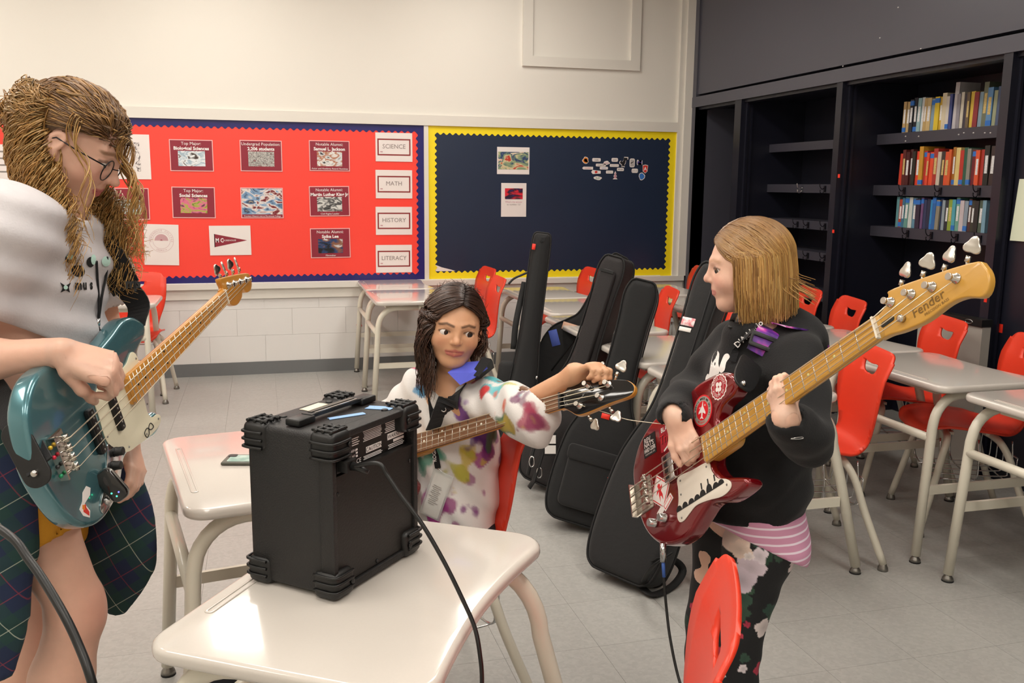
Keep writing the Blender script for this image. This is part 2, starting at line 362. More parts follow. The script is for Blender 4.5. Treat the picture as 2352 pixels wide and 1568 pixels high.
# ------------------------------------------------------------------ bulletin boards
def scallop(x0, x1, z0, z1, wd, n_x, n_z, y, amp=.008):
    """four border strips with wavy inner edge; returns list of MBs (top, bottom, left, right)"""
    out = []
    def strip(L, n, place):
        mb = MB(); m_ = n*8
        for i in range(m_):
            a, b = i/m_, (i+1)/m_; wa = wd+amp*math.cos(2*math.pi*n*a); wb_ = wd+amp*math.cos(2*math.pi*n*b)
            q = [(a*L, 0), (b*L, 0), (b*L, wb_), (a*L, wa)]; P = [place(*s_) for s_ in q]
            fr = [Vector(p)+Vector((0, -.002, 0)) for p in P]
            mb.add(list(P)+fr, [(4, 5, 6, 7), (7, 6, 2, 3)])
        return mb
    out.append(strip(x1-x0, n_x, lambda s, t: (x0+s, y, z1-t))); out.append(strip(x1-x0, n_x, lambda s, t: (x1-s, y, z0+t)))
    out.append(strip(z1-z0, n_z, lambda s, t: (x0+t, y-.0012, z0+s))); out.append(strip(z1-z0, n_z, lambda s, t: (x1-t, y-.0012, z1-s)))
    return out
mat('board_red', '#ff4638', .42, var=.05, vscale=1.2, bump=.25, bscale=4); mat('border_navy', '#26246a', .28, var=.12, vscale=6, bump=.3, bscale=9)
mat('board_navy', '#1f2c44', .4, var=.15, vscale=2.2, bump=.5, bscale=5); mat('border_yellow', '#fbe21e', .38, var=.04, bump=.15, bscale=8)
t = thing('bulletin_board', 'red paper bulletin board with wavy dark blue border', 'bulletin board', loc=(-.7, YB, .69))
ob('backing_paper', MB().bx(-3.2, 1.213, YB-.006, YB-.0005, .69, 1.862), 'board_red', t, world=True)
for s_ in scallop(-3.2, 1.213, .69, 1.862, .052, 92, 24, YB-.0062): ob('border_strip', s_, 'border_navy', t, world=True)
t = thing('bulletin_board', 'navy paper bulletin board with wavy yellow border', 'bulletin board', loc=(2.27, YB, .69))
ob('backing_paper', MB().bx(1.247, 2.07, YB-.007, YB, .69, 1.862), 'board_navy', t, world=True)
ob('backing_paper', MB().bx(2.065, 3.30, YB-.0065, YB, .69, 1.862), 'board_navy', t, world=True)
for s_ in scallop(1.247, 3.30, .69, 1.862, .058, 43, 25, YB-.0075): ob('border_strip', s_, 'border_yellow', t, world=True)
ob('torn_corner', MB().prism([(0, 0), (.16, 0), (.12, .012), (.05, .03), (0, .05)], 0, .001, basis((1.30, YB-.0075, .755), (1, 0, 0), (0, 0, 1))), 'white_paper', t, world=True)
# ---- pinned sheets
mat('maroon', '#8e2436', .4, var=.08, vscale=9); mat('laminate_rim', '#f0b7b5', .3); mat('sheet', '#eee6e2', .45, var=.02)
def photo_mat(name, cols, scale=9, dist=2.0):
    if name in MATS: return MATS[name]
    m = mat(name, cols[0], .4); N = NT(m); tc = N.new('ShaderNodeTexCoord'); nz = N.new('ShaderNodeTexNoise'); nz.inputs['Scale'].default_value = scale*.32; nz.inputs['Detail'].default_value = 3; nz.inputs['Distortion'].default_value = dist
    N.link(tc.outputs['Generated'], nz.inputs[0]); cr = N.new('ShaderNodeValToRGB'); N.link(nz.outputs[0], cr.inputs[0]); cr.color_ramp.interpolation = 'EASE'
    el = cr.color_ramp.elements; n = len(cols)
    while len(el) < n: el.new(.5)
    for i, c in enumerate(cols): el[i].position = .28+.44*i/(n-1); el[i].color = (*lin(c), 1)
    N.link(cr.outputs[0], N.b.inputs['Base Color']); return m
def sheet(name, u, v, w_, h, lab, cat='poster', tilt=0, rim='laminate_rim', base='maroon', margin=.006):
    """sheet hung on the board; centre given on the wall plane"""
    c = at_y(u, v, YB-.010)
    M = basis(c, (math.cos(tilt), 0, math.sin(tilt)), (0, 0, 1))
    t = thing(name, lab, cat, M=M)
    ob('laminate', MB().bx(-w_/2, w_/2, -h/2, h/2, -.0010, .0005), rim, t)
    if base: ob('print', MB().bx(-w_/2+margin, w_/2-margin, -h/2+margin, h/2-margin, .0005, .0011), base, t)
    return t
def put_text(t, s, x, y, size, m='ink_white', z=.0015, bold=0, maxw=None, name='lettering', **k):
    if not s.strip(): return None
    me = text_mesh(s, size, bold=bold, **k)
    if maxw:
        xs = [v_.co.x for v_ in me.vertices]; wd = max(xs)-min(xs)
        if wd > maxw: me.transform(Matrix.Diagonal((maxw/wd, 1, 1, 1)))
    me.transform(TR(x, y, z)); return ob(name, me, m, t)
def put_rect(t, x, y, w_, h, m, z=.0013, name='picture', ext=.0005):
    return ob(name, MB().bx(x-w_/2, x+w_/2, y-h/2, y+h/2, z-ext, z+.0004), m, t)
GR = photo_mat('crowd', ['#20242a', '#8a8a86', '#cfccc6', '#4a4a48', '#b06a70'], 30); BW = photo_mat('bw_photo', ['#1b1b1b', '#5a5a5a', '#dcdcd8', '#8a8a88'], 8)
W_, H_ = .295, .222
def alumni(u, v, l1, l2, l3, pic, lab, w_=W_, h=H_, tilt=0):
    t = sheet('poster', u, v, w_, h, lab, tilt=tilt)
    put_text(t, l1, 0, h/2-.028, .03, maxw=w_-.02); put_text(t, l2, 0, h/2-.062, .032, bold=.0011, maxw=w_-.015)
    put_rect(t, 0, -.022, w_*.62, h*.48, pic)
    if l3: put_text(t, l3, 0, -h/2+.018, .018, maxw=w_-.03)
    return t
alumni(440, 357, 'Top Major:', 'Biological Sciences', '', photo_mat('lab_photo', ['#3a2a22', '#e9eef0', '#9fb6c4', '#dfe9ee', '#5b3a30'], 4), 'maroon poster reading Top Major Biological Sciences')
alumni(600, 358, 'Undergrad Population:', '2,206 students', '', GR, 'maroon poster about the undergrad population with crowd photo')
alumni(757, 358, 'Notable Alumni:', 'Samuel L. Jackson', 'Actor and Academy Award Nominee', photo_mat('actor_photo', ['#1c1c1f', '#e8e8e4', '#b0714f', '#d9dcdc', '#30343a'], 3.5), 'maroon notable alumni poster, top one, man in white cap')
alumni(445, 465, 'Top Major:', 'Social Sciences', '', photo_mat('field_photo', ['#27352a', '#a9b04a', '#dd6f92', '#4b3a44', '#7c8a60'], 6), 'maroon poster reading Top Major Social Sciences', tilt=-.008)
t = sheet('poster', 602, 466, .30, .222, 'photo poster of officials at a table with red bottom strip')
put_rect(t, 0, .010, .286, .186, photo_mat('panel_photo', ['#1c1416', '#7d1f28', '#e7ddd6', '#7fa2c4', '#2c3a58', '#d9c7a4'], 7)); put_text(t, "President Obama's visit to Morehouse College", 0, -.096, .015, maxw=.26)
alumni(757, 462, 'Notable Alumni:', 'Martin Luther King Jr', 'Civil Rights Leader', BW, 'maroon notable alumni poster, middle one, black and white photo', tilt=.012)
alumni(759, 558, 'Notable Alumni:', 'Spike Lee', 'Filmmaker', photo_mat('lee_photo', ['#0c0c10', '#15151c', '#24406c', '#8a5a40', '#d8dce0'], 3.2), 'maroon notable alumni poster, lowest one, man in blue cap', tilt=.008)
t = alumni(292, 468, '', '', '', photo_mat('green_photo', ['#5c7a4c', '#c7d6dc', '#9fb08a', '#cdbb92'], 4), 'maroon poster beside the curly hair, photo of a green field')
t = sheet('poster', 305, 360, .23, .31, "white poster sheet behind the woman's glasses", base=None, rim='sheet')
put_rect(t, 0, .0, .10, .2, photo_mat('sketch', ['#eee6e2', '#d8cfcc', '#f0eae6', '#55484a', '#eee6e2'], 12), name='sketch')
t = sheet('poster', 10, 372, .30, .235, 'white sheet with grey lettering at the far left of the red board', base=None, rim='sheet')
for k in range(4): put_rect(t, -.02, .07-.045*k, .2, .010, 'ink_grey', name='text_line')
def ring(r0, r1, z, n=40, a0=0, a1=360):
    mb = MB()
    for i in range(n):
        a, b = math.radians(a0+(a1-a0)*i/n), math.radians(a0+(a1-a0)*(i+1)/n)
        mb.add([(r0*math.cos(a), r0*math.sin(a), z), (r1*math.cos(a), r1*math.sin(a), z), (r1*math.cos(b), r1*math.sin(b), z), (r0*math.cos(b), r0*math.sin(b), z)], [(0, 1, 2, 3)])
    return mb
def arc_text(t, s, r, size, a0, a1, m, z=.0016, inward=False, name='lettering', bold=0, flip=1):
    parts = []; n = len(s)
    for i, ch in enumerate(s):
        if ch == ' ': continue
        a = math.radians(a0+(a1-a0)*(i+.5)/n); me = text_mesh(ch, size, bold=bold)
        rot = a-math.pi/2 if not inward else a+math.pi/2
        me.transform(Matrix.Translation((r*math.cos(a), r*math.sin(a), z))@Matrix.Rotation(rot, 4, 'Z')); parts.append(me)
    return ob(name, join(*parts), m, t)
mat('seal_pink', '#c9a0a4', .6); mat('seal_red', '#a8505c', .6)
t = sheet('poster', 371, 562, .235, .292, 'white sheet with round pink college seal, lower left of the red board', base=None, rim='sheet', tilt=-.03)
sl = ring(.082, .0835, .0012); sl2 = ring(.058, .0595, .0012)
ob('seal', join(sl, sl2, ring(0, .046, .0011, 24, 0, 180)), 'seal_pink', t, loc=(0, .03, 0)); ob('seal_sun', ring(0, .008, .0014, 16, 0, 180), 'seal_red', t, loc=(0, .03, 0))
o = arc_text(t, 'MOREHOUSE COLLEGE', .071, .017, 190, -10, 'seal_pink'); o.location = (0, .03, 0)
o = arc_text(t, 'GEORGIA', .071, .014, 240, 300, 'seal_pink', inward=True); o.location = (0, .03, 0)
t = sheet('poster', 529, 552, .29, .215, 'white sheet with maroon pennant pointing right', base=None, rim='sheet', tilt=.004)
ob('pennant', MB().prism([(-.108, .047), (.118, 0), (-.108, -.047)], .0008, .0014), 'maroon', t); ob('pennant_band', MB().bx(-.112, -.107, -.048, .048, .0008, .0016), 'ink_black', t)
put_text(t, 'MOREHOUSE', -.005, 0, .016, z=.0018, maxw=.09); put_text(t, 'M C', -.075, 0, .042, z=.0018, bold=.001, maxw=.055)
mat('letter_grey', '#8d817e', .7); mat('frame_maroon', '#8c2b2c', .5)
for v, s in ((338, 'SCIENCE'), (423, 'MATH'), (507, 'HISTORY'), (594, 'LITERACY')):
    t = sheet('subject_sign', 905, v, .278, .212, 'white subject sign reading '+s, cat='sign', base=None, rim='sheet')
    f = MB().bx(-.125, .125, .052, .062, .0005, .0011).bx(-.125, .125, -.062, -.052, .0005, .0011).bx(-.125, -.115, -.052, .052, .0005, .0011).bx(.115, .125, -.052, .052, .0005, .0011)
    ob('printed_frame', f, 'frame_maroon', t); put_text(t, s, 0, .004, .045, 'letter_grey', maxw=.19); put_rect(t, -.095, -.035, .018, .008, 'seal_pink', name='small_mark')
t = sheet('poster', 1179, 369, .262, .208, 'white framed colourful action picture on the navy board', base=None, rim='sheet')
put_rect(t, 0, 0, .245, .135, photo_mat('scene_photo', ['#c33a2c', '#d9c9a0', '#8aa07c', '#27406e', '#e2d8bc', '#d8502e'], 5))
t = sheet('poster', 1180, 459, .205, .262, 'white portrait question sheet under the colourful picture', base=None, rim='sheet')
put_rect(t, 0, .048, .145, .084, photo_mat('portrait_photo', ['#4a2f9a', '#2a1a30', '#e02a3c', '#d8283a'], 2.5)); mat('ink_rose', '#c98a98', .7)
put_text(t, "What's the answer", 0, -.016, .019, 'ink_rose', maxw=.14); put_text(t, 'to number 12?', 0, -.036, .019, 'letter_grey', maxw=.12)
# ---- die-cut stickers on the navy board
def blob(n, seed, a, b, wob=.12):
    r = random.Random(seed); ph = [r.random()*6.28 for _ in range(4)]
    return [((a*(1+wob*math.sin(3*t_+ph[0])+wob*.6*math.sin(5*t_+ph[1])))*math.cos(t_), (b*(1+wob*math.sin(2*t_+ph[2])+wob*.6*math.sin(4*t_+ph[3])))*math.sin(t_)) for t_ in (2*math.pi*i/n for i in range(n))]
for nm, c in (('st_red', '#d8342a'), ('st_orange', '#e8862a'), ('st_green', '#3a8a4a'), ('st_blue', '#3a78c8'), ('st_black', '#1c1c20'), ('st_purple', '#4a3a8a'), ('st_yellow', '#e8c83a'), ('st_grey', '#b8b2b0')): mat(nm, c, .5)
def sticker(u, v, w_, h, lab, parts=(), text=None, tcol='st_black', shape='rect', outline=None):
    c = at_y(u, v, YB-.009); t = thing('sticker', lab, 'sticker', M=basis(c, (1, 0, 0), (0, 0, 1)))
    pl = outline or (rrect(w_, h, min(w_, h)*.3, 3) if shape == 'rect' else blob(20, sum(map(ord, lab)) % 99, w_/2, h/2))
    ob('backing', MB().prism(pl, 0, .0006), 'sheet', t)
    for pl2, m_ in parts: ob('emblem', MB().prism(pl2, .0006, .001), m_, t)
    if text: put_text(t, text, 0, 0, h*.62, tcol, z=.0012, maxw=w_*.86)
    return t
sc = lambda pl, k: [(x*k, y*k) for x, y in pl]
b1 = blob(20, 5, .026, .026); sticker(1345, 368, .06, .06, 'round orange and red sticker with green tail, leftmost of the sticker cluster', [(sc(b1, .85), 'st_orange'), (blob(14, 3, .014, .014), 'st_red'), ([(.0, -.012), (.022, -.006), (.018, -.02)], 'st_green')], outline=b1)
sticker(1370, 367, .072, .028, 'white word sticker right of the orange round sticker, top row', text='scala')
sticker(1393, 374, .055, .03, 'white scribbled oval sticker with pink lettering', text='swagger', tcol='ink_rose', shape='b')
sticker(1412, 367, .055, .03, 'white word sticker just left of the black dinosaur', text='perl')
d_ = [(-.03, .0), (-.02, .01), (-.012, .0), (.0, .012), (.004, .035), (.034, .034), (.034, .018), (.018, .012), (.016, -.008), (.008, -.02), (.010, -.036), (-.004, -.03), (-.012, -.036), (-.014, -.018), (-.028, -.012)]
sticker(1432, 372, .07, .08, 'white edged black dinosaur sticker', [(d_, 'st_black')], outline=[(x*1.2, y*1.18) for x, y in d_])
sticker(1452, 374, .045, .07, 'grey upright sticker with red streaks', [(rrect(.034, .056, .006), 'st_grey'), ([(-.012, .0), (.014, .014), (.012, .008), (-.012, -.008)], 'st_red')])
v_ = [(-.022, .008), (-.016, .012), (.016, -.010), (.016, .010), (-.016, -.012), (-.022, -.008)]
sticker(1470, 373, .05, .045, 'purple ribbon shaped sticker', [(v_, 'st_purple')], outline=[(x*1.25, y*1.9) for x, y in v_])
sh = [(-.024, .03), (0, .036), (.024, .03), (.021, -.018), (0, -.036), (-.021, -.018)]
t = sticker(1482, 388, .05, .07, 'red shield sticker with letter A', [(sc(sh, .86), 'st_red')], outline=sh); put_text(t, 'A', 0, 0, .04, z=.0016, bold=.001)
sticker(1380, 379, .085, .022, 'white word sticker in the second row, left of the middle', text='mongoDB'); sticker(1411, 380, .078, .022, 'long white grey-lettered sticker under the dinosaur tail', text='WebSocket', tcol='st_grey')
sticker(1350, 386, .09, .022, 'white pointed sticker with red lettering below the orange sticker', text='cucumber', tcol='st_red', outline=[(-.048, 0), (-.036, .011), (.045, .011), (.045, -.011), (-.036, -.011)])
sticker(1387, 386, .07, .022, 'white sticker with blue lettering in the third row', text='python', tcol='st_blue'); sticker(1425, 389, .06, .026, 'small white word sticker right below the black dinosaur', text='#Scala', tcol='st_black')
sticker(1458, 392, .055, .034, 'grey-lettered white sticker left of the red shield', text='github', tcol='st_grey')
sticker(1369, 395, .075, .03, 'white pointed sticker with a single red blot', [(blob(10, 8, .012, .011), 'st_red')], outline=[(-.042, 0), (-.03, .016), (.04, .010), (.04, -.012), (-.028, -.016)])
sticker(1400, 395, .062, .024, 'small grey-lettered white sticker left of the tree shape', text='spring', tcol='st_grey'); sticker(1373, 409, .07, .03, 'white sticker with coloured letters, lowest on the left', text='RxJV', tcol='st_green', shape='b')
tr = [(-.02, -.03), (-.006, -.012), (-.016, -.006), (-.004, .01), (-.01, .014), (0, .036), (.01, .014), (.004, .01), (.016, -.006), (.006, -.012), (.02, -.03)]
sticker(1413, 403, .045, .07, 'white tree shaped sticker with pink lines', [(sc(tr, .7), 'ink_rose')], outline=tr)
e_ = blob(18, 21, .028, .028, .16); sticker(1474, 405, .055, .06, 'blue elephant head sticker, lowest on the right', [(sc(e_, .8), 'st_blue')], outline=e_)
# paper sheet taped to the closed navy door, right edge
pp = at_x(2346, 480, XR+.05); ob_ = MB()
ob_.add([(pp[0], pp[1]+.03, pp[2]+.14), (pp[0]-.01, pp[1]-.18, pp[2]+.14), (pp[0]-.012, pp[1]-.17, pp[2]-.15), (pp[0]-.006, pp[1]+.045, pp[2]-.15)]+[(pp[0]+.002, pp[1]+.03, pp[2]+.14), (pp[0]-.008, pp[1]-.18, pp[2]+.14), (pp[0]-.01, pp[1]-.17, pp[2]-.15), (pp[0]-.004, pp[1]+.045, pp[2]-.15)], [(3, 2, 1, 0), (4, 5, 6, 7), (0, 1, 5, 4), (1, 2, 6, 5), (2, 3, 7, 6), (3, 0, 4, 7)])
mat('green_paper', '#d5dcc4', .7); tag(ob('paper_sheet', ob_, 'green_paper'), 'pale green paper sheet taped to the navy door at the right edge', 'paper')
# grey panel board leaning behind the chairs
g = at_x(2215, 800, 3.32)
t = thing('grey_panel', 'grey upright cabinet with dark curved top behind the chairs', 'cabinet', loc=(3.38, 4.0, 0)); PY = at_x(2252, 800, 3.355)[1]
mat('panel_grey', '#a8a29a', .5); ob('body', MB().bx(3.355, 3.405, PY, PY+.45, 0, .765), 'panel_grey', t, world=True)
ob('top', MB().bx(3.345, 3.408, PY-.005, PY+.455, .765, .80), 'black_plastic', t, world=True); ob('handle_ring', MB().tube([(3.344, PY+.08+.025*math.cos(a*.5236), .782+.010*math.sin(a*.5236)) for a in range(12)], .003, 6, True), 'steel', t, world=True)
# ------------------------------------------------------------------ books
rb = random.Random(7)
TOP = [('#b99a6a', 'tan'), ('#b9a06e', 'tan'), ('#2a2c34', 'charcoal'), ('#22242c', 'black'), ('#8fb0b4', 'pale teal'), ('#c8cfd0', 'white'), ('#b89c66', 'tan'), ('#c4aa76', 'beige'), ('#7f98a8', 'grey blue'), ('#d8bc30', 'yellow'), ('#c9a53a', 'gold'), ('#d0c4a8', 'cream'), ('#cdc6bc', 'off-white'), ('#3a4680', 'blue'), ('#bdb9bc', 'tall silver'), ('#8c8890', 'grey'), ('#c9c2b0', 'ivory'), ('#3a3440', 'plum'), ('#6a5a44', 'brown'), ('#d2b444', 'mustard'), ('#8a2c30', 'dark red'), ('#7e98a8', 'slate blue'), ('#69705c', 'tall olive'), ('#5a88b4', 'sky blue'), ('#9aa080', 'sage'), ('#4a5a78', 'steel blue')]
MID = [('#c03a26', 'red'), ('#5a2420', 'maroon'), ('#4c1f1e', 'dark maroon'), ('#44201f', 'oxblood'), ('#2a2a22', 'black'), ('#e0452a', 'scarlet'), ('#c4902e', 'amber'), ('#b02a26', 'crimson'), ('#d84a30', 'vermilion'), ('#de5030', 'orange-red'), ('#a8342a', 'brick red'), ('#c4b8a8', 'cream'), ('#38302e', 'dark brown'), ('#d2502c', 'orange'), ('#cc5a2a', 'rust'), ('#a06a28', 'ochre'), ('#d8c07a', 'straw'), ('#b83428', 'red'), ('#2e5a48', 'green'), ('#8c8a80', 'grey green'), ('#6e2026', 'wine'), ('#d8542e', 'bright orange'), ('#a83026', 'ruby'), ('#22221e', 'black'), ('#3a2c2a', 'dark'), ('#8a7a5a', 'khaki')]
LOW = [('#5a8a90', 'teal'), ('#a8422e', 'rust'), ('#3f6f8c', 'blue'), ('#62948c', 'sea green'), ('#c4ccc8', 'white'), ('#5f8aa0', 'pale blue'), ('#34283c', 'dark purple'), ('#6a4a74', 'purple'), ('#30385a', 'navy'), ('#2a2e48', 'dark navy'), ('#2f8ac0', 'bright blue'), ('#2a62a4', 'royal blue'), ('#8a8474', 'stone'), ('#2a3658', 'indigo'), ('#8a98a0', 'grey'), ('#2c2c34', 'black'), ('#8aa03a', 'lime green'), ('#4fa0b0', 'turquoise'), ('#6aa090', 'mint'), ('#c4b8bc', 'pinkish white'), ('#8896a4', 'blue grey'), ('#4a2c2c', 'brown'), ('#3a3a2e', 'dark olive'), ('#2e2a2a', 'near black'), ('#4a5a4c', 'moss'), ('#7aa0b4', 'light blue')]
ORD = ['first', 'second', 'third', 'fourth', 'fifth', 'sixth', 'seventh', 'eighth', 'ninth', 'tenth', 'eleventh', 'twelfth', 'thirteenth', 'fourteenth', 'fifteenth', 'sixteenth', 'seventeenth', 'eighteenth', 'nineteenth', 'twentieth', 'twenty-first', 'twenty-second', 'twenty-third', 'twenty-fourth', 'twenty-fifth', 'twenty-sixth']
mat('pages', '#cfc4a6', .9); mat('blue_tape', '#2f6fc0', .6)
def books(row, cols, z, hmin, hmax, tall):
    y = 4.775; n = len(cols)
    for i, (c, nm) in enumerate(cols):
        th = rb.uniform(.022, .040)*.92; h = rb.uniform(hmin, hmax)*(TALL if i in tall else 1); dp = rb.uniform(.12, .15)
        x0 = XS+rb.uniform(.0, .012); lean = rb.uniform(-.015, .03); y1 = y; y -= th+.0008
        if y < 3.74: break
        t = thing('book', '%s book, %s from the left on the %s book shelf' % (nm, ORD[i], row), 'book', M=TR(x0, y+th/2, z+.0005)@Matrix.Rotation(lean, 4, 'X'), group='books on the %s shelf' % row)
        m_ = mat('book_'+row+str(i), c, .5, var=.18, vscale=40, stretch=(1, 1, .35))
        b = MB(); e = .0022
        b.bx(0, dp, -th/2, -th/2+e, 0, h).bx(0, dp, th/2-e, th/2, 0, h).bx(-.001, e, -th/2, th/2, 0, h)
        ob('cover', b, m_, t); ob('pages', MB().bx(e, dp-.004, -th/2+e, th/2-e, .003, h-.004), 'pages', t)
        k = rb.random()
        if k < .45: ob('title_strip', MB().bx(-.0016, 0, -th*.28, th*.28, h*.3, h*.75), mat('title%d' % rb.randint(0, 4), rb.choice(['#d9d2c0', '#e6dcc0', '#c8b070', '#2a2a2c', '#e8e8e8']), .6, var=.5, vscale=160), t)
        if rb.random() < .3: zz = rb.choice([.004, h-.034]); ob('tape_band', MB().bx(-.0018, .02, -th/2-.0004, th/2+.0004, zz, zz+.026), 'blue_tape', t)
TALL = 1.27; books('top', TOP, 1.750, .175, .205, (14, 22)); TALL = 1.12; books('middle', MID, 1.444, .180, .208, (6,)); books('lowest', LOW, 1.195, .165, .182, ())
# ------------------------------------------------------------------ student desks
mat('desk_top', '#cfc8c0', .16, coat=.4, var=.02, vscale=200); mat('leg_paint', '#d9d3c3', .32, coat=.2); mat('glide_metal', '#8f8c86', .35, .9); mat('rubber', '#1b1a19', .8)
def desk_outline():
    L, D, r = .66, .49, .055
    pts = []
    def corner(cx, cy, a0, rr, n=7):
        for k in range(n+1): a = math.radians(a0+90*k/n); pts.append((cx+rr*math.cos(a), cy+rr*math.sin(a)))
    corner(-L/2+r, -D/2+r, 180, r); corner(L/2-r, -D/2+r, 270, r); corner(L/2-.07, D/2-.07, 0, .07)
    for k in range(1, 16):   # shallow concave user edge
        t_ = k/16; pts.append((L/2-.07-(L-.14)*t_, D/2-.022*math.sin(math.pi*t_)))
    corner(-L/2+.07, D/2-.07, 90, .07)
    return pts
def make_desk(M, label):
    t = thing('student_desk', label, 'desk', M=M, group='student desks')
    top = slab([desk_outline()], .028, .011, 4, .672); ob('desktop', smooth_by_angle(top, 45), 'desk_top', t)
    g = slab([rrect(.40, .018, .008, 4, 0, -.208), rrect(.386, .008, .0035, 4, 0, -.208)], .0022, .0008, 1, .6995); ob('pencil_groove', smooth_by_angle(g), 'desk_top', t)
    for s in (-1, 1):
        x = s*.262
        pth = [(x+s*.02, -.262, .028), (x+s*.012, -.236, .40), (x+s*.010, -.228, .53)]
        pth += [(x+s*.009*math.cos(a), -.225+.118*(1-math.cos(a)), .535+.117*math.sin(a)) for a in np.linspace(.12, math.pi/2, 8)]
        pth += [(x, .03, .652)]
        pth2 = [(x, .03, .652)]+[(x+s*.009*math.cos(a), .248-.135*(1-math.cos(a)), .50+.152*math.sin(a)) for a in np.linspace(math.pi/2, .05, 9)]+[(x+s*.012, .290, .36), (x+s*.02, .375, .028)]
        ob('leg', MB().tube(pth, .0185, 12), 'leg_paint', t); ob('leg', MB().tube(pth2, .0185, 12), 'leg_paint', t)
        ob('side_bar', MB().box((x+s*.014, .022, .285), (.014, .53, .034)), 'leg_paint', t)
        for yy in (-.262, .375): ob('glide', MB().lathe([(.010, .03), (.012, .024), (.019, .014), (.021, .006)], 14, TR(x+s*.02, yy)), 'glide_metal', t); ob('foot_pad', MB().lathe([(.021, .006), (.0215, 0)], 14, TR(x+s*.02, yy)), 'rubber', t)
    ob('long_bar', MB().tube([(-.268, -.232, .49), (.268, -.232, .49)], .0165, 10), 'leg_paint', t)
    ob('under_tray', MB().box((0, -.02, .655), (.42, .30, .022)), 'leg_paint', t)
    return t
# ------------------------------------------------------------------ student chairs
mat('chair_red', '#e23d24', .36, var=.02, vscale=3, bump=.06, bscale=400)
PROF = spline([(.232, .405), (.222, .432), (.19, .446), (.10, .446), (-.02, .434), (-.11, .430), (-.165, .452), (-.192, .51), (-.200, .58), (-.212, .68), (-.236, .785), (-.247, .815)], 6)
def make_shell():
    s = [0]
    for a, b in zip(PROF, PROF[1:]): s.append(s[-1]+math.dist(a, b))
    L = s[-1]
    half = [(0, .14), (.004, .16), (.02, .188), (.05, .205), (.15, .215), (.27, .214), (.33, .20), (.375, .172), (.41, .155), (.45, .152), (.50, .165), (.56, .188), (.64, .205), (.72, .208), (.77, .205), (L-.035, .196), (L-.012, .178), (L-.002, .15), (L, .12)]
    hs = spline(half, 4); out = [(w_, q) for q, w_ in hs]+[(-w_, q) for q, w_ in reversed(hs)]
    hc = L-.082; hole = [(-.058, hc+.020), (0, hc+.014), (.058, hc+.020), (.064, hc+.012), (.058, hc-.008), (.04, hc-.022), (0, hc-.027), (-.04, hc-.022), (-.058, hc-.008), (-.064, hc+.012)]
    me = slab([out, spline(hole, 3, True)], .0004, 0)
    bm = bmesh.new(); bm.from_mesh(me)
    bmesh.ops.delete(bm, geom=[f for f in bm.faces if f.calc_center_median().z < .0003], context='FACES')
    bmesh.ops.remove_doubles(bm, verts=bm.verts, dist=1e-5)
    for k in range(1, 44): bmesh.ops.bisect_plane(bm, geom=bm.verts[:]+bm.edges[:]+bm.faces[:], plane_co=(0, L*k/44, 0), plane_no=(0, 1, 0))
    for k in range(-4, 5): bmesh.ops.bisect_plane(bm, geom=bm.verts[:]+bm.edges[:]+bm.faces[:], plane_co=(.042*k, 0, 0), plane_no=(1, 0, 0))
    S = np.array(s); PY = np.array([p[0] for p in PROF]); PZ = np.array([p[1] for p in PROF])
    for v in bm.verts:
        q = min(max(v.co.y, 0), L); x = v.co.x
        y = np.interp(q, S, PY); z = np.interp(q, S, PZ)
        k_back = min(max((q-.38)/.12, 0), 1); k_seat = 1-min(max((q-.30)/.1, 0), 1); fade = min(max((L-q)/.10, 0), 1)
        y += k_back*(.75*x*x)*(.4+.6*fade); z += k_seat*.35*x*x*min(q/.12, 1)-.012*k_seat*math.exp(-(x/.1)**2)*min(q/.15, 1)
        v.co = (x, y, z)
    bmesh.ops.triangulate(bm, faces=[f for f in bm.faces if len(f.verts) > 4]); bmesh.ops.recalc_face_normals(bm, faces=bm.faces)
    for f in bm.faces: f.smooth = True
    me2 = bpy.data.meshes.new('shell'); bm.to_mesh(me2); bm.free(); return me2
SHELL = make_shell()
def make_chair(M, label):
    t = thing('student_chair', label, 'chair', M=M, group='red student chairs')
    o = ob('shell', SHELL, 'chair_red', t); md = o.modifiers.new('thick', 'SOLIDIFY'); md.thickness = .0085; md.offset = 0
    for sx in (-1, 1):
        ob('leg', MB().tube(spline([(sx*.05, .10, .412), (sx*.13, .115, .408), (sx*.175, .13, .385), (sx*.197, .150, .33), (sx*.212, .175, .22), (sx*.235, .222, .025)], 5), .0145, 10), 'leg_paint', t)
        ob('leg', MB().tube(spline([(sx*.05, -.06, .412), (sx*.13, -.075, .408), (sx*.175, -.09, .385), (sx*.197, -.115, .33), (sx*.212, -.15, .22), (sx*.235, -.225, .025)], 5), .0145, 10), 'leg_paint', t)
        for yy in (.222, -.225): ob('glide', MB().lathe([(.012, .03), (.014, .022), (.019, .012), (.020, 0)], 12, TR(sx*.235, yy)), 'glide_metal', t)
    ob('seat_bracket', MB().box((0, .10, .415), (.22, .035, .012)).box((0, -.06, .415), (.22, .035, .012)), 'leg_paint', t)
    w_ = MB()
    for yy in (-.13, .0, .15):
        w_.tube(spline([(-.16, yy, .405), (-.185, yy, .30), (-.16, yy, .235), (0, yy, .225), (.16, yy, .235), (.185, yy, .30), (.16, yy, .405)], 5), .0035, 6)
    for xx in (-.15, -.075, 0, .075, .15): w_.tube(spline([(xx, .16, .228), (xx, -.12, .228), (xx, -.155, .25), (xx, -.16, .33)], 4), .003, 6)
    w_.tube([(-.15, -.16, .33), (.15, -.16, .33)], .0035, 6); ob('wire_basket', w_, 'chrome', t)
    return t
def face(x, y, ang): return TR(x, y)@RZ(ang)   # chair +Y faces direction ang degrees from world +Y
u1 = Vector((.545, .839, 0)); v1_ = Vector((.839, -.545, 0))
A1 = Vector((-.214, 1.446, 0)); c1 = A1+u1*.33+v1_*.245
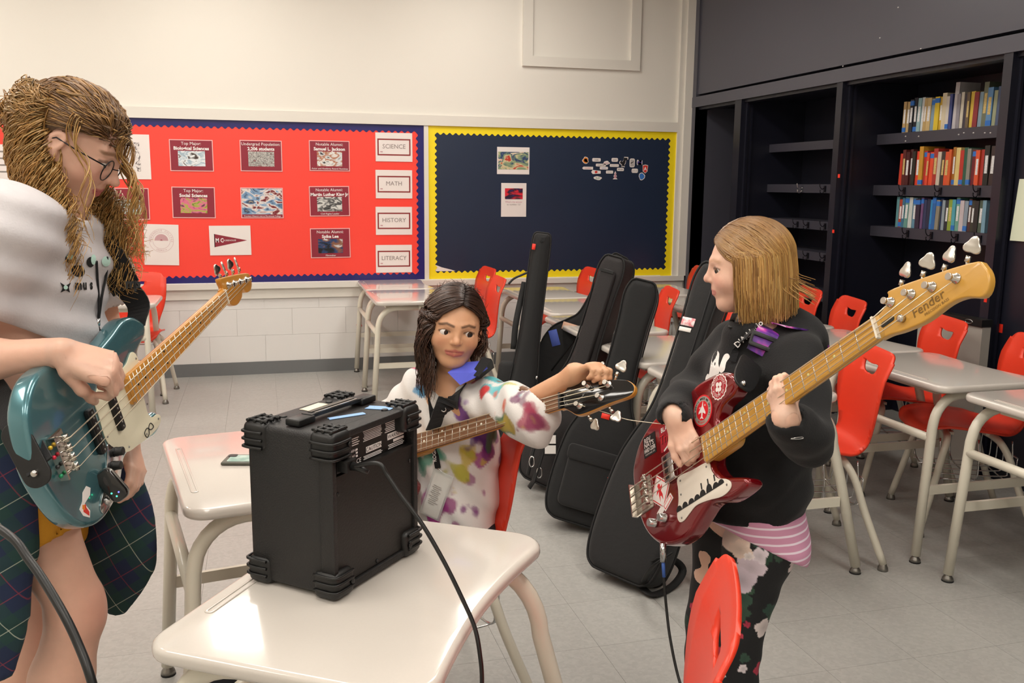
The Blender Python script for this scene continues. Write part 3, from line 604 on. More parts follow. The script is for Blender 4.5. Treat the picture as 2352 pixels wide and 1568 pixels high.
desk0 = make_desk(basis(c1, -u1, v1_, None), 'white student desk in the foreground carrying the black amplifier')
GD = 'student desks'
def desk_at(x, y, label):   # rows along the shelves: groove edge towards -X, user edge towards +X
    return dup(desk0, basis((x, y, 0), (0, -1, 0), (1, 0, 0)), label, GD)
u2 = Vector((.11, -.63, 0)).normalized(); v2 = Vector((.63, .11, 0)).normalized()
c2 = Vector((-.30, 2.70, 0))+u2*.33+v2*.245
dup(desk0, basis(c2, u2, v2), 'white student desk with the phone, behind the amplifier', GD)
dup(desk0, basis((-.96, 6.06, 0), (1, 0, 0), (0, 1, 0)), 'white student desk in front of the red chair at far left', GD)
desk_at(.93, 6.67, 'white desk against the back wall under the LITERACY sign'); desk_at(.915, 5.98, 'white desk in front of the one under the LITERACY sign')
desk_at(1.73, 3.065, 'white desk behind the slim gig bag, nearest the child in black'); desk_at(1.735, 3.765, 'white desk behind the big black gig bag, second in its row')
desk_at(1.75, 4.53, 'white desk third in the row behind the gig bags'); desk_at(1.83, 5.26, 'white desk fourth in the row behind the gig bags'); desk_at(1.86, 5.97, 'white desk beside the two side-on red chairs, under the yellow border')
desk_at(2.655, 2.355, 'grey-white desk at the right edge of the picture, nearest in the shelf row'); desk_at(2.655, 3.095, 'grey-white desk second in the shelf row, corner under the guitar headstock')
desk_at(2.675, 3.78, 'grey-white desk third in the shelf row, behind the guitar neck'); desk_at(2.68, 4.47, 'grey-white desk fourth in the shelf row'); desk_at(2.68, 5.2, 'white desk fifth in the shelf row, left of the child\'s face'); desk_at(2.72, 5.98, 'white desk last in the shelf row near the corner')
chair0 = make_chair(face(2.06, 3.06, 90-14), 'large red chair right of the child in black, pulled out from its desk')
GC = 'red student chairs'
for x, y, a, lab in [(-.86, 6.42, 180-4, 'red chair behind the far left desk, beside the curly hair'), (1.40, 6.62, 92, 'rear one of the two side-on red chairs behind the seated girl'), (1.30, 5.93, 88, 'front one of the two side-on red chairs behind the seated girl'),
                     (2.16, 6.45, 90, 'red chair peeking out behind the gig bag tops'), (3.04, 6.5, 75, 'red chair in the corner by the yellow border'), (2.17, 5.13, 78, 'red chair between the gig bag tops and the child\'s face'), (2.17, 4.5, 90, 'red chair under the third desk behind the gig bags'), (2.06, 3.74, 90, 'red chair under the second desk behind the gig bags'),
                     (3.03, 4.98, 80, 'red chair directly behind the child\'s hair'), (2.97, 4.47, 76, 'red chair above the child\'s hood, third from the right edge'), (2.95, 3.70, 74, 'red chair behind the guitar headstock, in front of the grey panel'), (2.89, 3.16, 66, 'red chair at the right edge of the picture')]:
    dup(chair0, face(x, y, a), lab, GC)
dup(chair0, face(.455, 1.27, 62.5), 'red chair in the foreground, seen edge-on at the bottom', GC)
# ------------------------------------------------------------------ amplifier on the foreground desk
mat('amp_vinyl', '#191818', .52, var=.12, vscale=60, bump=.35, bscale=420); mat('amp_board', '#13110f', .5, bump=.15, bscale=200); mat('amp_corner', '#111111', .42); mat('amp_panel', '#0c0c0d', .4)
mat('tape_blue', '#8fb4e0', .7, var=.03); mat('tape_cream', '#e6dcc2', .7); mat('strap_gloss', '#2a2826', .2, coat=.3)
AX = Vector((.674, .739, 0)).normalized(); AY = Vector((-.739, .674, 0))
ac = Vector((.101, 1.515, 0))+AX*.138+AY*.10
AM = basis((ac.x, ac.y, .7005), AX, AY)
amp = thing('amplifier', 'small black bass amplifier seen from behind on the white desk', 'amplifier', M=AM)
W2, D2, Z0, Z1 = .132, .096, .006, .298
core = rbox(2*W2, .168, Z1-Z0, .010, 3, (0, .012, (Z0+Z1)/2))
fr = slab([rrect(2*W2, Z1-Z0, .010, 4), rrect(2*W2-.022, Z1-Z0-.024, .004, 3)], .030, .002, 2); fr.transform(Matrix.Translation((0, -D2+.030, (Z0+Z1)/2))@Matrix.Rotation(math.pi/2, 4, 'X'))
ob('cabinet', join(core, smooth_by_angle(fr, 40)), 'amp_vinyl', amp)
bp_ = ob('back_panel', MB().bx(-W2+.012, W2-.012, -D2+.006, -D2+.03, Z0+.014, .220), 'amp_board', amp)
for x, z in ((-.112, .19), (-.112, .03), (.112, .19), (.112, .1), (.112, .035), (0, .026)): ob('screw', MB().lathe([(.0042, 0), (.0035, .002), (.001, .0025)], 10, TR(x, -D2+.006, z)@Matrix.Rotation(math.pi/2, 4, 'X')), 'black_plastic', bp_)
cp = ob('control_panel', MB().bx(-W2+.012, W2-.012, -D2+.018, -D2+.03, .220, .286), 'amp_panel', amp)
ob('panel_sill', MB().bx(-W2+.011, W2-.011, -D2+.004, -D2+.02, .217, .222), 'amp_board', amp)
FM = Matrix.Translation((0, -D2+.0176, .012))@Matrix.Rotation(math.pi/2, 4, 'X')     # x right, y up on the rear face
def prn(me, m_='ink_white', nm='panel_print'):
    if isinstance(me, MB): me = me.mesh()
    me.transform(FM); return ob(nm, me, m_, cp)
pr_ = MB(); pw = MB()
for x0, x1, z0, z1, n in ((-.088, -.03, .246, .262, 4), (-.018, .04, .246, .270, 8), (.05, .112, .246, .270, 7), (-.018, .04, .212, .220, 3), (.06, .112, .212, .222, 3)):
    for k in range(n):
        z = z0+(z1-z0)*(k+.5)/n; pr_.box(((x0+x1)/2-random.Random(k).uniform(0, .004), z, 0), (x1-x0-random.Random(k+7).uniform(0, .008), (z1-z0)/n*.42, .0006))
for x0, x1, z0, z1 in ((-.012, .036, .224, .235), (.056, .11, .231, .243), (.075, .11, .2235, .2285)): pw.box(((x0+x1)/2, (z0+z1)/2, 0), (x1-x0, z1-z0, .0006))
prn(pr_); prn(pw)
for s_, x, z, sz in (('CAUTION', .012, .2295, .011), ('WARNING', .083, .237, .011)): me = text_mesh(s_, sz); me.transform(TR(x, z, .0008)); prn(me, 'ink_black')
for s_, x, z, sz in (('CE', -.035, .216, .012), ('120V~ 60Hz', -.06, .238, .007), ('SERIAL NO', -.06, .228, .006)): me = text_mesh(s_, sz); me.transform(TR(x, z, .0006)); prn(me)
for k in range(3): prn(MB().box((-.040, .226+.006*k, 0), (.005, .0035, .0006)))
ob('power_inlet', MB().bx(-.115, -.085, -D2+.004, -D2+.02, .227, .255), 'black_plastic', cp)
# reinforced corners with ribs
def corner(sx, sy, sz):
    top = sz > 0; zc = Z1-.026+.005 if top else Z0+.026-.006
    b = rbox(.058, .054, .052, .013, 4, (sx*(W2-.029+.006), sy*(D2-.027+.006), zc))
    r_ = MB()
    for k in range(3):
        a = .010+.014*k
        r_.tube(spline([(sx*(W2+.0065), sy*(D2-.042), zc+sz*(.018-a)), (sx*(W2+.0072), sy*(D2-.004), zc+sz*(.018-a)), (sx*(W2-.004), sy*(D2+.0072), zc+sz*(.018-a)), (sx*(W2-.044), sy*(D2+.0065), zc+sz*(.018-a))], 5), .0028, 6)
    if top:
        for k in (-1, 0, 1): r_.tube([(sx*(W2-.022+k*.016), sy*(D2-.046), Z1+.006), (sx*(W2-.022+k*.016), sy*(D2-.002), Z1+.006)], .003, 6); r_.tube([(sx*(W2-.046), sy*(D2-.020+k*.016), Z1+.006), (sx*(W2+.0), sy*(D2-.020+k*.016), Z1+.006)], .003, 6)
    o = ob('corner_protector', join(b, r_), 'amp_corner', amp)
    ob('corner_screw', MB().lathe([(.006, 0), (.005, .002), (.002, .003)], 10, TR(sx*(W2-.04), sy*(D2+.007), zc)@Matrix.Rotation(-sy*math.pi/2, 4, 'X')), 'black_plastic', o)
    if top: ob('corner_screw', MB().lathe([(.007, 0), (.006, .002), (.003, .0022)], 12, TR(sx*(W2-.066), sy*(D2-.030), Z1)), 'black_plastic', o)
for sx in (-1, 1):
    for sy in (-1, 1):
        for sz in (-1, 1): corner(sx, sy, sz)
hd = ob('handle', MB().box((0, .004, Z1+.012), (.15, .024, .006)), 'black_plastic', amp)
for s in (-1, 1): me = rbox(.046, .032, .013, .003, 2, (s*.092, .004, Z1+.0075)); ob('handle_end', me, 'black_plastic', hd)
ob('handle_strip', MB().box((0, .008, Z1+.0158), (.125, .010, .0012)), 'strap_gloss', hd); ob('handle_strip', MB().box((0, -.004, Z1+.0158), (.125, .004, .0012)), 'chrome', hd)
def amp_tape(u, v, l, w_, ang, m_, lab, marks=True):
    p = at_z(u, v, .7005+Z1+.001); t = thing('tape_strip', lab, 'tape', M=TR(p[0], p[1], p[2])@RZ(ang))
    ob('strip', MB().prism([(-l/2, -w_/2), (l/2-.002, -w_/2-.001), (l/2, 0), (l/2-.001, w_/2), (-l/2+.002, w_/2), (-l/2+.003, .002)], -.0004, .0004), m_, t)
    if marks: ob('pen_marks', MB().tube([(-l*.2, .001*math.sin(k*2), .0006) for k in range(2)]+[(l*(-.2+.05*k), .003*math.sin(k*2.1), .0006) for k in range(8)], .0004, 4), 'ink_grey', t)
amp_tape(720, 934, .062, .022, 50, 'tape_cream', 'cream tape strip on top of the amplifier, left of its handle', False)
amp_tape(796, 955, .075, .014, 22, 'tape_blue', 'long blue tape strip on the amplifier top, in front of the handle'); amp_tape(872, 936, .052, .024, -24, 'tape_blue', 'square blue tape strip on the amplifier top near the rear right corner')
# power cable from the inlet over the desk edge
mat('cable_black', '#121212', .4)
inl = AM@Vector((-.10, -D2-.004, .241)); d0_ = px(inl)[2]; pe = at_z(1090, 1440, .709); de = px(pe)[2]
cab = thing('power_cable', 'black power cable plugged into the amplifier and hanging over the desk edge', 'cable', loc=tuple(inl))
pts = [tuple(inl+Vector((.010, -.012, .0)))]
for u, v, f in ((868, 1064, .06), (890, 1092, .14), (920, 1136, .25), (970, 1204, .42), (1020, 1290, .62), (1062, 1375, .82)): pts.append(tuple(at_d(u, v, d0_-.035+(de-d0_+.035)*f)))
pts.append(tuple(pe)); pts += [tuple(at_d(u, v, de-.01)) for u, v in ((1102, 1500), (1107, 1568), (1100, 1680), (1080, 1800))]
ob('cord', MB().tube(spline(pts, 8), .0037, 8), 'cable_black', cab, world=True)
plg = MB().box((0, 0, 0), (.026, .03, .020)); plg.tube([(0, -.015, 0), (.002, -.032, -.003), (.006, -.045, -.008)], [.008, .006, .0042], 8)
me = plg.mesh(); me.transform(AM@Matrix.Translation((-.10, -D2-.002, .241))); ob('plug', me, 'black_plastic', cab, world=True)
# cable passing close to the camera at lower left
pts = [at_d(u, v, d) for u, v, d in ((-500, 1150, .95), (-200, 1120, .85), (0, 1215, .78), (70, 1290, .76), (135, 1390, .74), (180, 1480, .73), (215, 1580, .72), (250, 1750, .72))]
tag(ob('instrument_cable', MB().tube(spline([tuple(p) for p in pts], 8), .0037, 10), 'cable_black'), 'thick black cable curving across the lower left corner', 'cable')
# phone lying on the second desk
pc = at_z(556, 1060, .7045); t = thing('phone', 'smartphone in grey-green case lying on the desk left of the amplifier', 'phone', M=TR(pc[0]+.028, pc[1]+.01, .7046)@RZ(-14))
ob('case', rbox(.15, .076, .008, .0035, 2), mat('phone_case', '#5a5a50', .5), t)
ob('case_picture', MB().prism(rrect(.125, .056, .006), .004, .0046), mat('phone_pic', '#7fa79c', .35, col2='#b9cfc6', vscale=30), t); ob('camera_bump', MB().prism(rrect(.022, .022, .005, 3, -.058, .022), .004, .0056), 'black_plastic', t)
# ------------------------------------------------------------------ gig bags
mat('bag_cloth', '#151516', .85, var=.2, vscale=9, bump=.5, bscale=26, sheen=.1); mat('bag_dark', '#0d0d0e', .75, bump=.3, bscale=300); mat('bag_brown', '#1e1a1b', .75, var=.2, vscale=8, bump=.3, bscale=300)
def bag_matrix(pb, pt, n):
    y = (Vector(pt)-Vector(pb)).normalized(); z = Vector(n); z = (z-y*z.dot(y)).normalized(); x = y.cross(z)
    return basis(pb, x, y)
def gig_bag(name, label, pb, pt, n, prof, th, m_='bag_cloth', bev=.03, pocket=None, piping=True):
    """prof: (v, left, right) along the bag's length from the bottom; front faces n"""
    M = bag_matrix(pb, pt, n); L = (Vector(pt)-Vector(pb)).length; t = thing(name, label, 'gig bag', M=M, group='black gig bags')
    Lf = spline([(-a, v*L) for v, a, b in prof], 5); Rf = spline([(b, v*L) for v, a, b in prof], 5)
    out = Rf+Lf[::-1]
    me = slab([out], th, bev, 4, -th/2); me = smooth_by_angle(me, 60); ob('body', me, m_, t)
    if piping:
        for zz in (th/2-bev*.35, -th/2+bev*.35):
            ob('piping', MB().tube([(x*.985, y*.998+.001*L, zz) for x, y in out], .0045, 6, True), 'bag_dark', t)
    if pocket:
        x0, x1, v0, v1 = pocket; w_, h = x1-x0, (v1-v0)*L
        pk = slab([rrect(w_, h, .03, 4)], .035, .012, 3); pk.transform(TR((x0+x1)/2, (v0+v1)/2*L, th/2-.006)); p_ = ob('pocket', smooth_by_angle(pk, 60), m_, t)
        fl = slab([rrect(w_+.014, h*.26, .018, 4)], .012, .005, 2); fl.transform(TR((x0+x1)/2, v1*L-h*.10, th/2+.024)); ob('pocket_flap', smooth_by_angle(fl, 60), m_, p_)
    return t, M, L
GIG = [(0, .09, .09), (.004, .12, .12), (.03, .155, .155), (.10, .172, .172), (.22, .17, .17), (.34, .155, .155), (.42, .125, .125), (.50, .085, .085), (.60, .066, .066), (.80, .064, .064), (.93, .07, .07), (.985, .055, .055), (1, .035, .035)]
b4 = at_z(1335, 1212, 0); t4 = at_d(1482, 648, px(b4)[2]+.02); b4 = b4+np.array([0, 0, .02])
t, M4, L4 = gig_bag('gig_bag', 'big black gig bag with flap pocket, standing at the front between girl and child', b4, t4, (-.42, -.86, .30), GIG, .15, pocket=(-.115, .10, .06, .30))
rd = rbox(.035, .022, .003, .001, 1, (-.01, L4*.44, .0765)); ob('price_tag', rd, 'red_tape', t)
ob('side_strap', MB().tube(spline([(.085, .5*L4, -.03), (.12, .42*L4, -.06), (.17, .3*L4, -.06), (.165, .1*L4, -.05)], 6), .016, 6, flat=(1, .25)), 'bag_dark', t)
b5 = at_z(1428, 1338, 0); t5 = at_d(1652, 612, px(b5)[2]+.10); b5 = b5+np.array([0, 0, .02])
t, M5, L5 = gig_bag('gig_bag', 'tall black gig bag with small pink and white patch behind the child', b5, t5, (-.80, -.55, .35), [(v, a*.92, b*.92) for v, a, b in GIG], .115, pocket=None)
pm = text_mesh('GATOR', .02, bold=.0006); pt_ = rbox(.055, .032, .002, .0008, 1, (-.022, L5*.80, .059)); pt2 = rbox(.05, .016, .002, .0008, 1, (-.025, L5*.775, .059))
ob('patch', pt_, mat('patch_pink', '#e0848c', .7, col2='#f0e4e4', vscale=60), t); ob('patch_mark', pt2, 'white_paper', t)
ob('seam', MB().tube([(.03, .36*L5, .06), (.03, .62*L5, .06), (.03, .94*L5, .06)], .003, 5), 'bag_dark', t); zp = rbox(.008, .006, .03, .002, 1, (-.155, .27*L5, .03)); ob('zip_pull', zp, 'red_tape', t)
sp_ = [at_z(1470, 1345, .02), at_z(1500, 1365, .012), at_z(1545, 1345, .012), at_z(1568, 1310, .05), at_z(1545, 1285, .10), at_z(1500, 1285, .14)]
ob('strap', MB().tube(spline([tuple(p) for p in sp_], 6), .017, 6, flat=(.22, 1)), 'bag_dark', t, world=True)
sp_ = [at_z(1520, 1300, .10), at_z(1480, 1335, .05), at_z(1500, 1300, .18), at_z(1545, 1270, .22)]
ob('strap', MB().tube(spline([tuple(p) for p in sp_], 6), .013, 6, flat=(.22, 1)), 'bag_dark', t, world=True)
b3 = at_z(1262, 1125, 0); t3 = at_d(1424, 592, px(b3)[2]-.08); b3 = b3+np.array([0, 0, .02])
t, M3, L3 = gig_bag('gig_bag', 'dark grey-brown gig bag with long neck pocket and buckles, partly behind the big one', b3, t3, (-.70, -.66, .3), GIG, .13, 'bag_brown')
pk = slab([rrect(.085, .42*L3, .03, 4, 0, .73*L3)], .03, .012, 3, .055); pk = smooth_by_angle(pk, 60); p_ = ob('neck_pocket', pk, 'bag_brown', t); ob('pocket_zip', MB().box((.0, .93*L3, .088), (.07, .012, .004)), 'bag_dark', p_)
for u, v in ((1222, 1060), (1239, 1085)):
    q = at_d(u, v, px(b3)[2]-.16); ob('buckle', MB().tube([tuple(q+CR*(.012*math.cos(a*.628))+CU*(.024*math.sin(a*.628))) for a in range(10)], .0035, 6, True), 'chrome', t, world=True)
ob('hanging_strap', MB().tube([tuple(at_d(u, v, px(b3)[2]-.15)) for u, v in ((1285, 960), (1255, 1010), (1238, 1065), (1225, 1105), (1215, 1120))], .022, 6, flat=(.25, 1)), 'bag_dark', t, world=True)
ob('hanging_strap', MB().tube([tuple(at_d(u, v, px(b3)[2]-.13)) for u, v in ((1262, 940), (1232, 1000), (1220, 1050), (1212, 1090))], .02, 6, flat=(.25, 1)), 'bag_dark', t, world=True)
q = at_d(1264, 1018, px(b3)[2]-.18); lt = thing('luggage_tag', 'white luggage tag in clear sleeve hanging between the gig bags', 'tag', loc=tuple(q))
for dv in (.018, -.028): ob('card', MB().box(Vector(q)+Vector(CU*dv), (.05, .003, .038), Matrix((CR, -FWD, CU)).transposed()), 'white_paper', lt, world=True)
ob('sleeve', MB().box(Vector(q)+Vector(FWD*.004)+Vector(CU*(-.003)), (.058, .003, .105), Matrix((CR, -FWD, CU)).transposed()), 'bag_dark', lt, world=True)
b2 = at_z(1192, 1052, 0); t2 = at_d(1428, 590, px(b2)[2]+.02); b2 = b2+np.array([0, 0, .02])
G2 = [(0, .08, .08), (.006, .11, .11), (.05, .16, .155), (.14, .18, .17), (.26, .175, .15), (.36, .17, .12), (.44, .165, .10), (.52, .17, .08), (.585, .15, .066), (.64, .10, .06), (.70, .062, .058), (.86, .06, .06), (.95, .062, .062), (.99, .045, .045), (1, .03, .03)]
t, M2_, L2 = gig_bag('gig_bag', 'black guitar-shaped gig bag with blue and beige tape on its shoulder', b2, t2, (-.35, -.9, .2), G2, .12)
ob('blue_tape', rbox(.045, .085, .003, .001, 1, (0, 0, 0)), mat('tape_royal', '#4d62b8', .7, var=.05), t).matrix_local = TR(-.115, .535*L2, .061)@RZ(42)
ob('beige_tape', rbox(.095, .04, .003, .001, 1, (0, 0, 0)), mat('tape_skin', '#d9ae94', .7, var=.05), t).matrix_local = TR(-.062, .61*L2, .061)@RZ(10)
ob('brand_patch', rbox(.05, .03, .003, .001, 1, (0, 0, 0)), 'white_paper', t).matrix_local = TR(.0, .86*L2, .061)@RZ(-8); ob('brand_mark', rbox(.02, .028, .002, .0008, 1, (0, 0, 0)), 'red_tape', t).matrix_local = TR(-.012, .862*L2, .063)@RZ(-8)
ob('seam', MB().tube([(-.05, .40*L2, .061), (-.02, .55*L2, .061), (.015, .66*L2, .061)], .004, 5), 'bag_dark', t)
b1_ = at_z(1178, 1066, 0); t1 = at_d(1246, 545, px(b1_)[2]+.08); b1_ = b1_+np.array([0, 0, .02])
SL = [(0, .04, .05), (.006, .06, .07), (.04, .075, .08), (.15, .08, .08), (.30, .075, .075), (.42, .062, .068), (.55, .052, .056), (.75, .05, .052), (.93, .05, .05), (.985, .045, .045), (1, .03, .03)]
t, M1_, L1 = gig_bag('gig_bag', 'slim black gig bag seen edge-on, tallest at the left with red tab near its top', b1_, t1, (-.3, -.95, .1), SL, .30, bev=.05)
ob('red_tab', rbox(.018, .03, .003, .001, 1, (-.036, .93*L1, .153)), 'red_tape', t)
hp = [at_d(u, v, px(t1)[2]-.12) for u, v in ((1168, 652), (1180, 640), (1197, 632), (1212, 626), (1222, 626))]; ob('carry_handle', MB().tube(spline([tuple(p) for p in hp], 5), .016, 6, flat=(.35, 1)), 'bag_dark', t, world=True)
ob('side_strap', MB().tube(spline([(-.06, .78*L1, .08), (-.075, .60*L1, .12), (-.07, .48*L1, .12)], 5), .018, 6, flat=(.3, 1)), 'bag_dark', t); ob('rivet', MB().ball((.066, .37*L1, .16), (.006, .010, .004), nu=8, nv=6), 'chrome', t)
ob('side_pouch', rbox(.10, .16, .10, .03, 3, (-.085, .36*L1, .08)), 'bag_dark', t)
# ------------------------------------------------------------------ bass guitars
mat('maple', '#c98a35', .28, coat=.5, var=.10, vscale=6, stretch=(1, 9, 9)); mat('maple_pale', '#c8963f', .3, coat=.4, var=.08, vscale=5, stretch=(1, 8, 8)); mat('rosewood', '#7b5335', .5, var=.22, vscale=9, stretch=(1, 14, 14)); mat('black_gloss', '#0b0b0c', .12, coat=.6)
mat('teal_metal', '#4f7f88', .26, metal=.5, coat=1, var=.03); mat('red_metal', '#7a0712', .2, metal=.35, coat=1); mat('cream_guard', '#e9e2c8', .35); mat('white_guard', '#e6ded0', .3); mat('string_metal', '#d8cdb8', .3, .85); mat('pickup_black', '#0d0d0e', .4); mat('bone', '#e6dfcf', .5); mat('dot_pearl', '#d9cd86', .3); mat('nickel', '#cfc9c0', .22, 1)
def ribbon(pts, dirs, wd, th=.0025, n=6):
    P = spline(pts, n); D = spline(dirs, n); mb = MB(); vs = []
    for i, (p, d) in enumerate(zip(P, D)):
        p = Vector(p); d = Vector(d); a = Vector(P[min(i+1, len(P)-1)])-Vector(P[max(i-1, 0)]); d = (d-a.normalized()*d.dot(a.normalized())).normalized(); nn = a.cross(d).normalized()
        w_ = wd[0]+(wd[1]-wd[0])*i/(len(P)-1) if isinstance(wd, tuple) else wd
        vs += [p-d*w_/2-nn*th/2, p+d*w_/2-nn*th/2, p+d*w_/2+nn*th/2, p-d*w_/2+nn*th/2]
    m_ = len(P); fs = [(4*i+k, 4*i+(k+1) % 4, 4*i+4+(k+1) % 4, 4*i+4+k) for i in range(m_-1) for k in range(4)]+[(3, 2, 1, 0), tuple(4*(m_-1)+k for k in range(4))]
    return mb.add(vs, fs)
def loft_neck(x0, x1, w0, w1, z, depth, heel=None):
    mb = MB(); n = 22; ring = []
    for i in range(n+1):
        x = x0+(x1-x0)*i/n; w_ = (w0+(w1-w0)*i/n)/2; d = depth*(1+.0*i)
        pts = [(x, w_, z), (x, -w_, z)]+[(x, -w_*math.cos(a), z-d*math.sin(a)**.7) for a in np.linspace(.12, math.pi-.12, 9)]
        ring.append(pts)
    k = len(ring[0]); vs = [p for r_ in ring for p in r_]
    fs = [(i*k+j, i*k+(j+1) % k, (i+1)*k+(j+1) % k, (i+1)*k+j) for i in range(n) for j in range(k)]
    mb.add(vs, fs, True); mb.f += [tuple(range(k-1, -1, -1)), tuple(n*k+j for j in range(k))]; mb.sm += [False]*2
    return mb
def clover(r):   # clover-leaf tuner key outline, stalk at origin, growing along +y
    pts = []
    for i in range(28):
        a = 2*math.pi*i/28; q = r*(.86+.16*math.cos(3*(a-math.pi/2))); pts.append((q*math.cos(a)*1.0, r*1.05+q*math.sin(a)))
    return pts
def bass(label, M, S, wn, wh, outline, bodym, head, posts, keydirs, neckm, boardm, spread=.0285, th=.042, zt=-.016, fret_n=20, headm=None, dots='dot_pearl', key_r=.015, two_side=False, heel_x=None):
    t = thing('bass_guitar', label, 'bass guitar', M=M, group='bass guitars')
    body = slab([outline], th, .011, 4, zt-th); ob('body', smooth_by_angle(body, 50), bodym, t)
    xe = S*2**(-20.4/12); hx = heel_x or xe
    nk = loft_neck(xe-.0, S+.012, wh, wn, -.006, .019); nm = ob('neck', nk, neckm, t)
    ob('neck_heel', slab([rrect(.11, wh-.004, .02, 4, xe+.055, 0)], .022, .004, 2, -.034), neckm, nm)
    fb = slab([[(xe, wh/2-.006), (xe+.006, wh/2), (S, wn/2), (S, -wn/2), (xe+.006, -wh/2), (xe, -wh/2+.006)]], .006, .0012, 2, -.006); fo = ob('fingerboard', smooth_by_angle(fb, 40), boardm, t)
    wid = lambda x: wn+(wh-wn)*(S-x)/(S-xe)
    for k in range(1, fret_n+1):
        x = S*2**(-k/12); w_ = wid(x)/2-.001; ob('fret', MB().tube([(x, -w_, .0), (x, w_, .0)], .0013, 6), 'nickel', fo)
    for k in (3, 5, 7, 9, 12, 15, 17, 19):
        x = S*(2**(-k/12)+2**(-(k-1)/12))/2
        for y in ((.25, -.25) if k == 12 else (0,)): ob('dot_inlay', MB().lathe([(.0033, 0), (.0033, .0005), (.001, .0006)], 10, TR(x, y*wid(x), 0)), dots, fo)
    ob('nut', MB().box((S+.0018, 0, -.001), (.0045, wn, .008)), 'bone' if not two_side else 'black_plastic', nm)
    hm = slab([head], .0145, .003, 3, -.021); hd_ = ob('headstock', smooth_by_angle(hm, 45), headm or neckm, nm)
    ys = [spread*(1-2*i/3) for i in range(4)]; yn = [wn*.38*(1-2*i/3) for i in range(4)]
    for i, ((x, y), (kx, ky)) in enumerate(zip(posts, keydirs)):
        tu = ob('tuner', MB().lathe([(.009, -.0065), (.0085, -.0045), (.0062, -.004), (.0058, .004), (.0045, .0045), (.0045, .008), (.006, .0085), (.0058, .012)], 14, TR(x, y, 0)), 'nickel', t)
        d = Vector((kx-x, ky-y, 0)); d.normalize(); e = Vector((kx, ky, -.014))
        sh = MB().tube([Vector((x, y, -.022))+d*.01, e-d*.016], .0032, 8); sh.tube([e-d*.022, e-d*.012], .0045, 8); ob('tuner_shaft', sh, 'nickel', tu)
        km = slab([clover(key_r)], .005, .0018, 2, -.0025); rot = Matrix.Rotation(math.atan2(-d.x, d.y), 4, 'Z'); km.transform(Matrix.Translation(e-d*.012)@rot@Matrix.Rotation(.35 if i % 2 else -.15, 4, 'Y')); ob('tuner_key', smooth_by_angle(km, 40), 'nickel', tu)
        r_ = (.0013, .0011, .0009, .0008)[i]
        oi = [0, 1, 2, 3]
        ob('string', MB().tube([(-.012, ys[i], .004), (.0, ys[i], .011), (S, yn[i], .0022), (x-.004*(1 if True else 0), y-.006*(1 if y > yn[i] else -1), .002)], r_, 6), 'string_metal', t)
    return t
def fplane(t, me, m_, nm, z=-.0155, xy=(0, 0), ang=0):
    if isinstance(me, MB): me = me.mesh()
    me.transform(TR(xy[0], xy[1], z)@RZ(ang)); return ob(nm, me, m_, t)
def bridge(t, x0, x1, w_, zt=-.016):
    pl = slab([rrect(x1-x0, w_, .004, 3, (x0+x1)/2, 0)], .003, .001, 1, zt); b = ob('bridge', smooth_by_angle(pl), 'nickel', t)
    ob('bridge_lip', MB().box((x0+.002, 0, zt+.008), (.004, w_, .016)), 'nickel', b)
    for i in range(4):
        y = .0285*(1-2*i/3); ob('saddle', MB().tube([(0, y-.0075, zt+.018), (0, y+.0075, zt+.018)], .0055, 10).tube([(x0, y, zt+.012), (0, y, zt+.016)], .0016, 6).tube([(-.004, y-.005, zt), (-.004, y-.005, zt+.02)], .0014, 6).tube([(-.004, y+.005, zt), (-.004, y+.005, zt+.02)], .0014, 6), 'nickel', b)
    return b
def knob(t, x, y, r, h, m_, z=-.016):
    ob('knob', MB().lathe([(r, 0), (r, h*.25), (r*.92, h*.3), (r*.9, h*.95), (r*.7, h)], 18, TR(x, y, z)), m_, t)
def R3(l): return Matrix(l).to_4x4()
def pose(Ml, T): M = R3(Ml); M.translation = Vector(T); return M
# --- teal bass worn by the woman
TEALM = pose([[0.28641255806655136, -0.21077689631347776, 0.9346341244370608], [0.9362193339462821, -0.14574766108958004, -0.31976706839838265], [0.20362024783148033, 0.9666078415093546, 0.15558944503298525]], [-0.34349196235418766, 1.7211029578214938, 0.945067160318084])
o1 = spline([(-.075, 0), (-.066, .05), (-.048, .10), (-.012, .135), (.03, .148), (.09, .142), (.15, .122), (.21, .110), (.285, .117), (.345, .127), (.395, .118), (.43, .092), (.432, .075), (.415, .060), (.375, .047), (.355, .030), (.35, .0), (.328, -.04), (.322, -.075), (.335, -.088), (.36, -.092), (.376, -.108), (.365, -.128), (.33, -.135), (.27, -.124), (.215, -.112), (.18, -.118), (.14, -.145), (.10, -.166), (.05, -.172), (.0, -.155), (-.04, -.118), (-.064, -.06)], 5, True)
S1 = .864
h1 = spline([(S1, .0195), (S1+.012, .022), (S1+.006, .046), (S1+.03, .046), (S1+.20, .006), (S1+.222, -.012), (S1+.222, -.032), (S1+.20, -.046), (S1+.165, -.042), (S1+.15, -.028), (S1+.135, -.03), (S1+.12, -.042), (S1+.08, -.048), (S1+.045, -.040), (S1+.02, -.024), (S1, -.0195)], 4)
teal = bass('teal metallic bass guitar with cream pickguard worn by the woman', TEALM, S1, .039, .063, o1, 'teal_metal', h1, [(.909, .020), (.953, .011), (.999, .001), (1.046, -.008)], [(.888, .067), (.935, .060), (.984, .052), (1.032, .043)], 'maple', 'maple', dots='ink_black', key_r=.0165)
gd = spline([(.226, .094), (.236, .066), (.258, .047), (.30, .045), (.335, .058), (.352, .045), (.35, .02), (.332, .0), (.325, -.05), (.322, -.08), (.335, -.094), (.358, -.098), (.368, -.11), (.35, -.122), (.30, -.122), (.25, -.115), (.20, -.106), (.165, -.08), (.143, -.05), (.146, 0), (.15, .033), (.19, .06)], 4, True)
